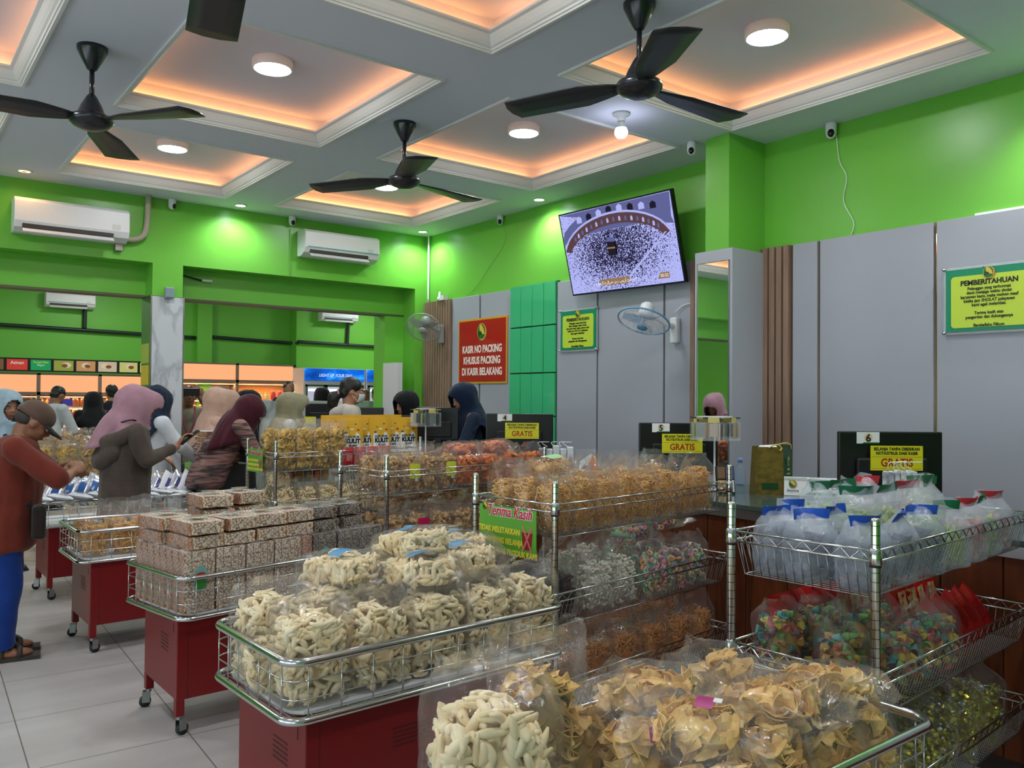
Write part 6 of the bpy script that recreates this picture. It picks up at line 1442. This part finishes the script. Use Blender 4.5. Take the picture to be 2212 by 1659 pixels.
# 8 man taking a photo
def photo_man(t, hc, M, arms, sh, k):
    p = (arms[0][1] + arms[1][1]) / 2 + Vector((0, .07, .06)); b = MB().cbox(p, (.16, .010, .075)).build('phone', M_BLACK, t); bevel(b, .004)
    for sg in (-1, 1): MB().tube(smooth_path([sh[0 if sg < 0 else 1].lerp((sh[0] + sh[1]) / 2, .6) + Vector((0, .05, .07)), Vector((sg * .05, .14, 1.2)), Vector((0, .14, 1.03))]), .010, 6).build('lanyard', mat('lanyard_pink', (190, 90, 110), .5), t, True)
    for sg in (-1, 1): MB().tube([hc + M @ Vector((sg * .031 + .020 * math.cos(a), .094, .004 + .015 * math.sin(a))) for a in [2 * math.pi * i / 16 for i in range(16)]], .0016, 5, closed=True).build('spectacles', M_BLACK, t, True)
    MB().cbox((0, .142, 1.0), (.08, .006, .11)).build('name_badge', M_PAPER, t)
person('man in khaki vest with lanyard raising a phone to take a photo', (2.58, 8.72, 0), 168, 1.55, look=(4, 6, 0), skin=SKIN2, top=cloth('khaki', (160, 156, 134)), bottom=cloth('charcoal', (52, 54, 60)), sleeves=.95, hair='short', collar=cloth('white_collar', (200, 206, 214)),
       arms=[[(-.24, .20, 1.22), (-.09, .27, 1.43)], [(.24, .20, 1.22), (.09, .27, 1.43)]], hands=[((.3, .2, .8), (0, 1, .2), -1, .9), ((-.3, .2, .8), (0, 1, .2), 1, .9)], extras=photo_man, fine=.011)
# 9 dotted scarf
def dots(t, hc, M, arms, sh, k):
    mb = MB(); rnd = random.Random(2)
    for i in range(60):
        v = rv_(rnd)
        if v.y > .55 or v.z < -.3: continue
        mb.ell(hc + M @ Vector((v.x * .099, v.y * .118 - .012, v.z * .112 + .024)), (.005, .005, .005), 6, 4)
    mb.build('sequins', mat('sequin_white', (240, 240, 240), .2), t)
person('woman in dark teal headscarf with white dots behind the peach headscarf', (2.66, 8.10, 0), -100, 1.5, look=(0, -5, 0), top=cloth('teal', (66, 84, 90)), bottom=cloth('charcoal', (52, 54, 60)), sleeves=1.9, face=False, scarf=dict(m=cloth('teal', (66, 84, 90)), seed=9, spread=.15), extras=dots, fine=.014)
person('woman in black headscarf just right of the dotted headscarf', (3.03, 8.30, 0), -100, 1.47, top=cloth('black_top', (28, 28, 30)), bottom=cloth('charcoal', (52, 54, 60)), sleeves=1.9, face=False, fine=.014, scarf=dict(m=cloth('black_scarf', (24, 24, 27)), seed=3, voxel=.013))
# 10 peach
person('woman in a wide peach headscarf seen from behind', (2.45, 7.44, 0), -105, 1.47, look=(0, -10, 0), top=cloth('peach', (188, 154, 136)), bottom=cloth('dark_skirt', (60, 64, 70)), sleeves=1.9, face=False, fat=1.15, scarf=dict(m=cloth('peach', (188, 154, 136)), seed=10, rear=.34, front=.24, spread=.23, point=.05, big=1.24), fine=.011)
# 11 maroon, patterned jumper
M_KNIT = ramp_mat('patterned_knit', [(.0, (72, 30, 36)), (.34, (150, 110, 104)), (.48, (52, 50, 54)), (.62, (164, 124, 116)), (.8, (84, 34, 42))], 2.4, .8, stretch=(1.2, 1.2, 9), detail=2)
person('woman in maroon headscarf and patterned jumper bending over the shelves', (2.16, 6.84, 0), -95, 1.47, lean=.26, look=(0, -42, 0), top=M_KNIT, bottom=cloth('grey_skirt', (90, 92, 96)), sleeves=1.75, face=False, fat=1.12,
       scarf=dict(m=cloth('maroon', (70, 24, 36)), seed=11, rear=.20, front=.26, spread=.15, skew=(.10, -.14)), head_off=(0, .02, -.06), fine=.011,
       arms=[[(-.22, .36, 1.02), (-.12, .50, .90)], [(.22, .34, 1.0), (.14, .50, .88)]])
# 12 olive
person('woman in olive green headscarf and white top seen from behind', (3.26, 7.80, 0), -108, 1.43, look=(-6, -8, 0), top=cloth('white_shirt', (206, 210, 218)), bottom=cloth('dark_skirt', (60, 64, 70)), sleeves=1.9, face=False, scarf=dict(m=cloth('olive', (146, 140, 112)), seed=12, rear=.16, front=.18, spread=.17, point=.06, big=1.22))
# 13 ponytail and mask
def pony(t, hc, M, arms, sh, k):
    hb = MB(); hb.ell(hc + M @ Vector((0, -.018, .036)), (.084, .098, .088), 20, 12, M); hb.ell(hc + M @ Vector((0, -.06, -.01)), (.070, .055, .065), 16, 10, M)
    limb(hb, [(hc + M @ Vector((0, -.10, -.03)), .03), (hc + M @ Vector((0, -.145, -.075)), .055), (hc + M @ Vector((0, -.15, -.13)), .045), (hc + M @ Vector((.01, -.13, -.17)), .02)], 14)
    link('hair', remesh(hb, .008, 2, folds(5, .004, 30, 30), None, 'hair', HAIR), t)
    MB().tube([hc + M @ Vector((.030 * math.cos(a), -.112 - .01 * math.sin(a), -.035 + .030 * math.sin(a))) for a in [2 * math.pi * i / 16 for i in range(16)]], .008, 8, closed=True).build('hair_tie', mat('scrunchie', (196, 150, 150), .6), t, True)
    mk = MB(); vs = []
    for i in range(9):
        a = R(-70 + 140 * i / 8)
        for z in (-.085, -.05, -.012): vs.append(hc + M @ Vector((.068 * math.sin(a), .035 + .072 * math.cos(a) - (.012 if z < -.08 else 0), z)))
    mk.add(vs, [(i * 3 + j, i * 3 + 3 + j, i * 3 + 4 + j, i * 3 + 1 + j) for i in range(8) for j in range(2)]); m_ = mk.build('face_mask', mat('mask_blue', (190, 208, 212), .6), t, True); sd = m_.modifiers.new('s', 'SOLIDIFY'); sd.thickness = .003
    for z in (-.02, -.075): MB().tube([hc + M @ Vector((.066, .05, z)), hc + M @ Vector((.080, .0, -.01 if z > -.05 else -.03))], .0016, 5).build('mask_loop', M_PAPER, m_)
    hd = MB(); c = (sh[0] + sh[1]) / 2
    for i in range(13):
        a = R(190 + 160 * i / 12); hd.ell(c + Vector((.12 * math.cos(a), .10 * math.sin(a) - .02, .03 - .05 * abs(math.sin(a)))), (.048, .048, .05), 12, 8)
    link('hood', remesh(hd, .011, 3, folds(8, .010, 9, 6), None, 'hood', cloth('cream', (196, 190, 180))), t)
person('woman with black ponytail, face mask and cream hooded top', (3.26, 6.50, 0), -112, 1.62, look=(-4, -8, 0), top=cloth('cream', (196, 190, 180)), bottom=cloth('charcoal', (52, 54, 60)), sleeves=1.85, fat=1.08, extras=pony, mask=True)
# 14 cashier in black, 15 cashier in navy
person('cashier in black headscarf seated behind the far monitor', (4.14, 6.98, 0), 84, 1.47, look=(6, -14, 0), top=cloth('black_top', (28, 28, 30)), bottom=cloth('charcoal', (52, 54, 60)), sleeves=1.9, scarf=dict(m=cloth('black_scarf2', (18, 18, 20)), seed=14, spread=.15))
def bagpull(t, hc, M, arms, sh, k):
    o = foil_mesh(.13, .16, .08, 9).build('carrier_bag', FROST, t, True); o.location = arms[1][1] + Vector((.0, .08, -.19))
person('cashier in navy headscarf holding a white carrier bag', (4.19, 6.08, 0), 78, 1.55, look=(8, -22, 0), top=cloth('navy', (26, 38, 58)), bottom=cloth('charcoal', (52, 54, 60)), sleeves=1.7, scarf=dict(m=cloth('navy2', (20, 34, 58)), seed=15, rear=.30, front=.34, spread=.20),
       arms=[[(-.22, .10, 1.05), (-.16, .32, 1.0)], [(.22, .12, 1.06), (.10, .36, 1.13)]], hands=[None, ((-.4, .7, -.1), (0, .2, 1), 1, 1.0)], extras=bagpull, fine=.009)
# distant heads
person('man with short black hair standing before the lit shelves', (4.85, 11.6, 0), 175, 1.68, skin=SKIN2, top=cloth('dark_top', (36, 38, 48)), bottom=cloth('charcoal', (52, 54, 60)), hair='short', face=False, fine=.016)
person('person in black headscarf behind the left white booth', (5.20, 11.2, 0), -10, 1.55, top=cloth('black_top', (28, 28, 30)), bottom=cloth('charcoal', (52, 54, 60)), face=False, fine=.016, scarf=dict(m=cloth('black_scarf', (24, 24, 27)), seed=5, voxel=.015))
person('man facing the freezers, left of the two behind the right booth', (5.75, 11.0, 0), 170, 1.56, skin=SKIN2, top=cloth('light_grey', (186, 190, 196)), bottom=cloth('charcoal', (52, 54, 60)), hair='short', face=False, fine=.016)
person('man with dark hair seen from behind, right of the two behind the right booth', (6.25, 11.5, 0), 0, 1.60, top=cloth('dark_top', (36, 38, 48)), bottom=cloth('charcoal', (52, 54, 60)), hair='short', face=False, fine=.016)
person('man in white shirt with a black strap near the green doorway edge', (6.15, 10.75, 0), 60, 1.60, top=cloth('white_shirt', (206, 210, 218)), bottom=cloth('charcoal', (52, 54, 60)), sleeves=.95, hair='short', face=False, fine=.014)
person('person in pale pink shirt beside the man with the black strap', (5.78, 10.3, 0), 20, 1.42, top=cloth('pale_pink', (214, 186, 190)), bottom=cloth('charcoal', (52, 54, 60)), sleeves=1.9, hair='short', face=False, fine=.014)

# ================================================================ the room behind
M_SHF = mat('shelf_taupe', (120, 104, 92), .5); M_SHW = mat('shelf_white', (214, 212, 214), .4)
M_LIT = glow('backlit_peach', (255, 180, 128), 1.0)
def lit_unit(x0, x1, zt, bays, label, shelves, v=15.55):
    t = thing('lit_shelf_unit', label, 'shelf unit', (x0, v, 0)); w = x1 - x0; d = .38; n = len(bays) - 1
    box_obj('back_panel', 0, w, d - .02, d, 0, zt, mat('shelf_back_peach', (214, 150, 100), .6), t)
    for b in bays: box_obj('upright', b - .025, b + .025, 0, d, 0, zt, M_SHF, t)
    box_obj('top_board', 0, w, 0, d, zt - .03, zt, M_SHF, t); box_obj('middle_board', 0, w, 0, d, zt - .36, zt - .31, M_SHF, t)
    for i in range(n): box_obj('backlit_panel', bays[i] + .03, bays[i + 1] - .03, .02, .04, zt - .31, zt - .03, M_LIT, t)
    for z in shelves:
        box_obj('shelf', 0, w, .0, d - .02, z - .025, z, M_SHW, t)
    for z in [zt - .36] + shelves[:-1]:
        box_obj('light_strip', .03, w - .03, .05, .07, z - .035, z - .026, glow('warm_strip', (255, 200, 120), 9.0), t)
        lamp('shelf_glow', 'AREA', (x0 + w / 2, v + .1, z - .05), 9 * w / 2.2, (1, .62, .28), (0, 0, 0), shape='RECTANGLE', size=w - .1, size_y=.04)
    return t
lit_unit(1.2, 4.02, 1.80, [0, 1.02, 1.94, 2.80], 'shelf unit with peach backlit panels at the left of the back room', [1.24, 1.06, .88, .5])
lit_unit(4.45, 6.66, 2.06, [0.03, 1.05, 2.18], 'shelf unit with two large peach backlit panels in the middle of the back room', [1.38, 1.10, .8, .5])
rnd = random.Random(11)
for i in range(8):
    x0 = 1.42 + .335 * i; c = ((120, 90, 60), (206, 70, 58), (44, 158, 92), (150, 160, 70), (196, 150, 100), (206, 190, 160), (200, 200, 120), (220, 210, 120))[i]
    t = thing('menu_board', 'small lit picture board above the left shelves, %s from left' % ORD[i], 'menu board', (x0 + .15, 15.52, 1.93))
    box_obj('frame', -.17, .17, 0, .03, -.11, .11, mat('board_black', (22, 22, 22), .4), t)
    MB().box(-.145, .145, -.003, 0, -.085, .085).build('picture', glow('board_%d' % i, c, .8), t)
    if i == 1: text('Asinan', .075, M_PAPER, t, F(0, -.005, .03), sx=.95, bold=.001)
    elif i == 2: text('Pastel Mini', .05, mat('ink_yellow', (230, 230, 80), .4), t, F(0, -.005, .045)); text('Bogor', .045, M_PAPER, t, F(0, -.005, 0), shear=.3)
    else:
        m_ = MB(); disc(m_, rnd.uniform(-.05, .05), .01, .07, .045, -.005); m_.cur = 1; disc(m_, rnd.uniform(-.03, .06), .0, .045, .03, -.006); m_.build('dish', [mat('dish_cream', (222, 206, 176), .5), mat('dish_brown', (130, 70, 40), .5)], t)
# products on the lit shelves: one jar or bag each
pk = [mat('pk_' + str(i), c, .4) for i, c in enumerate(((214, 140, 150), (196, 150, 96), (150, 90, 60), (226, 200, 150), (190, 60, 70), (120, 60, 80), (210, 170, 90)))]
tmpl = {}
def jar(kind, loc, label, group):
    if kind not in tmpl:
        a = MB(); a.lathe([(.001, 0), (.045, 0), (.048, .01), (.048, .10), (.04, .115), (.036, .12), (.001, .12)], 12); b = MB().lathe([(.040, .118), (.040, .138), (.001, .14)], 12)
        tmpl[kind] = (a.mesh('jar_body', pk[kind % len(pk)], True), b.mesh('lid', pk[(kind + 3) % len(pk)], True))
    t = thing('snack_jar' if kind % 2 else 'snack_packet', label, 'snack jar' if kind % 2 else 'snack packet', loc, group=group); link('jar_body' if kind % 2 else 'wrapper', tmpl[kind][0], t); link('lid' if kind % 2 else 'fold', tmpl[kind][1], t)
    if not kind % 2: t.scale = (1.05, .7, 1.25)
for r_, z in enumerate((1.24, 1.06, .88)):
    for i in range(20): jar((r_ * 3 + i // 5) % 7, (1.35 + .13 * i, 15.66, z), 'packet or jar in the row on shelf %s of the left lit shelf unit' % ('one', 'two', 'three')[r_], 'products on the %s shelf of the left lit unit' % ORD[r_])
for r_, z in enumerate((1.38, 1.10)):
    for i in range(15): jar((r_ * 2 + 2 + i // 6) % 7, (4.60 + .137 * i, 15.66, z), 'packet or jar in the row on shelf %s of the middle lit shelf unit' % ('one', 'two')[r_], 'products on the %s shelf of the middle lit unit' % ORD[r_])
for i in range(4): box_obj('carton', 1.9 + .16 * (i % 2) + .45 * (i // 2), 2.05 + .16 * (i % 2) + .45 * (i // 2), 15.2, 15.45, 1.27, 1.38, mat('carton_%s' % ('green', 'blue')[i // 2], ((40, 84, 60), (60, 56, 170))[i // 2], .5), label='%s printed carton before the lit shelves, %s of its pair' % (('dark green', 'violet blue')[i // 2], ('left', 'right')[i % 2]), cat='carton')
t = thing('product_island', 'low island stacked with green and yellow cartons before the lit shelves', 'shelf unit', (3.2, 14.4, 0))
box_obj('body', -1.5, 1.0, 0, .5, 0, .95, mat('island_white', (210, 206, 190), .5), t)
for i in range(8): box_obj('carton_stack', -1.4 + .29 * i, -1.4 + .29 * i + .26, -.12, 0, .3, .9, mat(('stack_yellow', 'stack_green', 'stack_orange')[i % 3], ((220, 200, 70), (130, 180, 60), (230, 150, 50))[i % 3], .5), t)
# drinks freezers
def freezer(x, w, label, full=True):
    t = thing('drinks_freezer', label, 'freezer', (x, 15.0, 0)); d = .6
    box_obj('cabinet', 0, w, .06, d, 0, 2.0, M_SHW, t)
    def hm():
        m = ramp_mat('freezer_header', [(0.25, (10, 24, 80)), (.5, (10, 90, 200)), (.62, (60, 170, 240)), (.8, (12, 40, 120))], 1.4, .3, stretch=(1, 1, 2.5))
        b = m.node_tree.nodes['Principled BSDF']; cr = [n for n in m.node_tree.nodes if n.type == 'VALTORGB'][0]; m.node_tree.links.new(cr.outputs[0], b.inputs['Emission Color']); b.inputs['Emission Strength'].default_value = .85; return m
    box_obj('header', .02, w - .02, .03, .06, 1.76, 1.99, hm(), t)
    text('LIGHT UP YOUR DAY', .085, glow('header_text', (225, 240, 250), 1.1), t, F(w * .5, .026, 1.86), shear=.25, sx=.85)
    n = 3
    for i in range(n):
        a = .03 + (w - .06) * i / n; b = .03 + (w - .06) * (i + 1) / n - .02
        dr = MB(); [dr.box(*q) for q in ((a, a + .03, 0, .05, .15, 1.68), (b - .03, b, 0, .05, .15, 1.68), (a, b, 0, .05, 1.64, 1.68), (a, b, 0, .05, .15, .19))]
        o = dr.build('door', M_STEEL, t); MB().box(a + .03, b - .03, .05, .058, .19, 1.64).build('lit_interior', glow('freezer_light', (200, 205, 225), .75), o)
        MB().box(a + .06, b - .06, .042, .05, 1.55, 1.60).build('light_bar', glow('freezer_bar', (240, 235, 255), 1.6), o)
        for r_ in range(3):
            for q in range(3): MB().ell((a + .09 + q * .10, .045, .95 + .16 * r_ - (.0 if i else .1)), (.05, .02, .06), 8, 6).build('frozen_pack', mat('frozen_%d' % ((q + r_) % 2), ((226, 80, 60), (240, 150, 110))[(q + r_) % 2], .4), o, True)
freezer(6.60, 1.30, 'drinks freezer with a blue lit header in the back room')
freezer(7.93, 1.30, 'second drinks freezer with a blue header, partly behind the doorway edge')
# white booths and monitors, side panel
def booth(x0, x1, v, zt, label):
    t = thing('checkout_booth', label, 'booth', (x0, v, 0)); w = x1 - x0
    box_obj('front_panel', 0, w, 0, .04, 0, zt, marble(), t); box_obj('side_panel', 0, .04, .04, .6, 0, zt, marble(), t); box_obj('side_panel', w - .04, w, .04, .6, 0, zt, marble(), t); box_obj('desk', .04, w - .04, .04, .5, .85, .89, M_SHW, t)
booth(3.42, 4.42, 9.15, 1.40, 'white marble checkout booth behind the olive headscarf')
booth(4.80, 5.22, 9.40, 1.40, 'narrower white marble booth right of the ponytail woman')
t = thing('edge_panel', 'tall pale panel standing against the green doorway edge', 'panel', (4.60, 8.20, 0)); box_obj('panel', -.06, .0, -.3, .02, 0, 1.83, M_SHW, t)
t = thing('service_table', 'dark service table holding the monitors behind the olive headscarf', 'table', (4.0, 8.35, 0), R(-30)); box_obj('top', -.6, .6, -.2, .2, .96, 1.0, mat('desk_dark', (52, 52, 56), .5), t)
for sx_ in (-.55, .5):
    for sy_ in (-.17, .14): box_obj('leg', sx_, sx_ + .04, sy_, sy_ + .04, 0, .96, mat('desk_dark', (52, 52, 56), .5), t)
for (x, y, zt, lb) in ((3.82, 8.30, 1.38, 'dark monitor with a yellow tag in front of the white booth'), (4.27, 8.02, 1.34, 'dark monitor with a yellow tag right of the ponytail')):
    mt_ = monitor(x, y, zt, .30, .22, lb, None, False, 1.0); MB().box(-.15, -.03, -.03, -.022, .16, .24).build('yellow_tag', M_YEL, mt_)
# tray stack, chair table with stack and small sign, mounds of bags behind
t = thing('rack_stand', 'dark stand carrying the stack of snack trays with a small green sign', 'stand', (2.35, 7.12, 0), R(4))
box_obj('stand_body', -.24, .24, -.16, .16, 0, .88, mat('stand_dark', (48, 50, 54), .5), t)
for k_ in range(6):
    o = thing('snack_tray', 'clear tray of brown snacks, %s from the top of the stack' % ORD[5 - k_], 'snack tray', (2.35, 7.12, .882 + .047 * k_), R(4))
    MB().box(-.14, .14, -.12, .12, 0, .036).build('snack_rows', ramp_mat('tray_snack', [(.3, (150, 96, 66)), (.7, (206, 160, 120))], 40, .6, kind='cell'), o); MB().box(-.15, .15, -.13, .13, .037, .0425).build('tray_lid', mat('tray_lid', (214, 206, 206), .3), o)
thanks_sign(frame((2.10, 6.93, .84), (.79, -.61, 0), (0, 0, 1)), .14, .15, 'smallest green sign below the stack of snack trays')
def mound_table(x, y, w, d, z, label, rz=0):
    t = thing('display_table', label, 'display table', (x, y, 0), R(rz)); box_obj('top', -w / 2, w / 2, -d / 2, d / 2, z - .04, z, M_SHW, t)
    for a in (-w / 2 + .03, w / 2 - .07):
        for b in (-d / 2 + .03, d / 2 - .07): box_obj('leg', a, a + .04, b, b + .04, 0, z - .04, M_STEEL, t)
    return t
mound_table(1.75, 10.6, 1.7, 1.0, .70, 'wire display table of brown snack bags beyond the capped man')
q = 0
for r_ in range(3):
    for c_ in range(7):
        snack_bag('flake', 'brown crisp bag in the mound beyond the capped man, %s row, %s from left' % (('front', 'middle', 'rear')[r_], ORD[c_]), (1.08 + .22 * c_, 10.25 + .3 * r_, .70), .21, .16, .20 + .08 * (r_ > 0), .30 + .07 * (r_ > 0), s=1.5, rz=R(q * 37 % 50 - 25), v=q, name='crisp_bag', tip=.3); q += 1
mound_table(1.55, 8.9, 1.2, .8, .62, 'display table of glossy snack bags just behind the blue foil packs')
for r_ in range(2):
    for c_ in range(5):
        snack_bag(('flake', 'curly')[r_], 'glossy snack bag on the table behind foil packs, %s row, %s from left' % (('front', 'rear')[r_], ORD[c_]), (1.10 + .22 * c_, 8.70 + .35 * r_, .62), .20, .16, .20 + .1 * r_, .30 + .1 * r_, s=1.4, rz=R(q * 41 % 50 - 25), v=q, name='crisp_bag', tip=.3); q += 1
for i in range(2): box_obj('yellow_box', 1.72 + .02 * i, 1.94 + .02 * i, 6.98, 7.14, .66 + .085 * i, .74 + .085 * i, mat('box_yellow', (214, 166, 40), .5), label='yellow cardboard box beside the navy headscarf, %s one' % ('lower', 'upper')[i], cat='box')

# strip of yellow and green notices on the side of the marble pillar
t = thing('notice_strip', 'narrow strip of yellow and green notices on the pillar side', 'poster', (2.034, 8.20, 0))
for i in range(4): box_obj('notice', -.006, 0, -.13, .12, 1.15 + .2 * i, 1.33 + .2 * i, mat(('notice_yellow', 'notice_lime')[i % 2], ((226, 196, 60), (180, 196, 80))[i % 2], .5), t)
# card stand below the hanging trinkets
t = thing('brochure_stand', 'small dark rack of picture cards beside the right end of the noodle bags', 'card stand', (3.80, 2.95, CT), CAMN)
o = MB().box(-.05, .05, 0, .03, 0, .16, Matrix.Rotation(R(-14), 4, 'X')).build('frame', M_BLACK, t); bevel(o, .003)
for i in range(4):
    c = ((190, 150, 90), (214, 214, 220), (120, 90, 60), (90, 80, 150))[i]
    MB().box(-.045 + .047 * (i % 2), -.003 + .047 * (i % 2), -.006, -.001, .012 + .075 * (i // 2), .078 + .075 * (i // 2), Matrix.Rotation(R(-14), 4, 'X')).build('card', mat('card_%d' % i, c, .4), t)
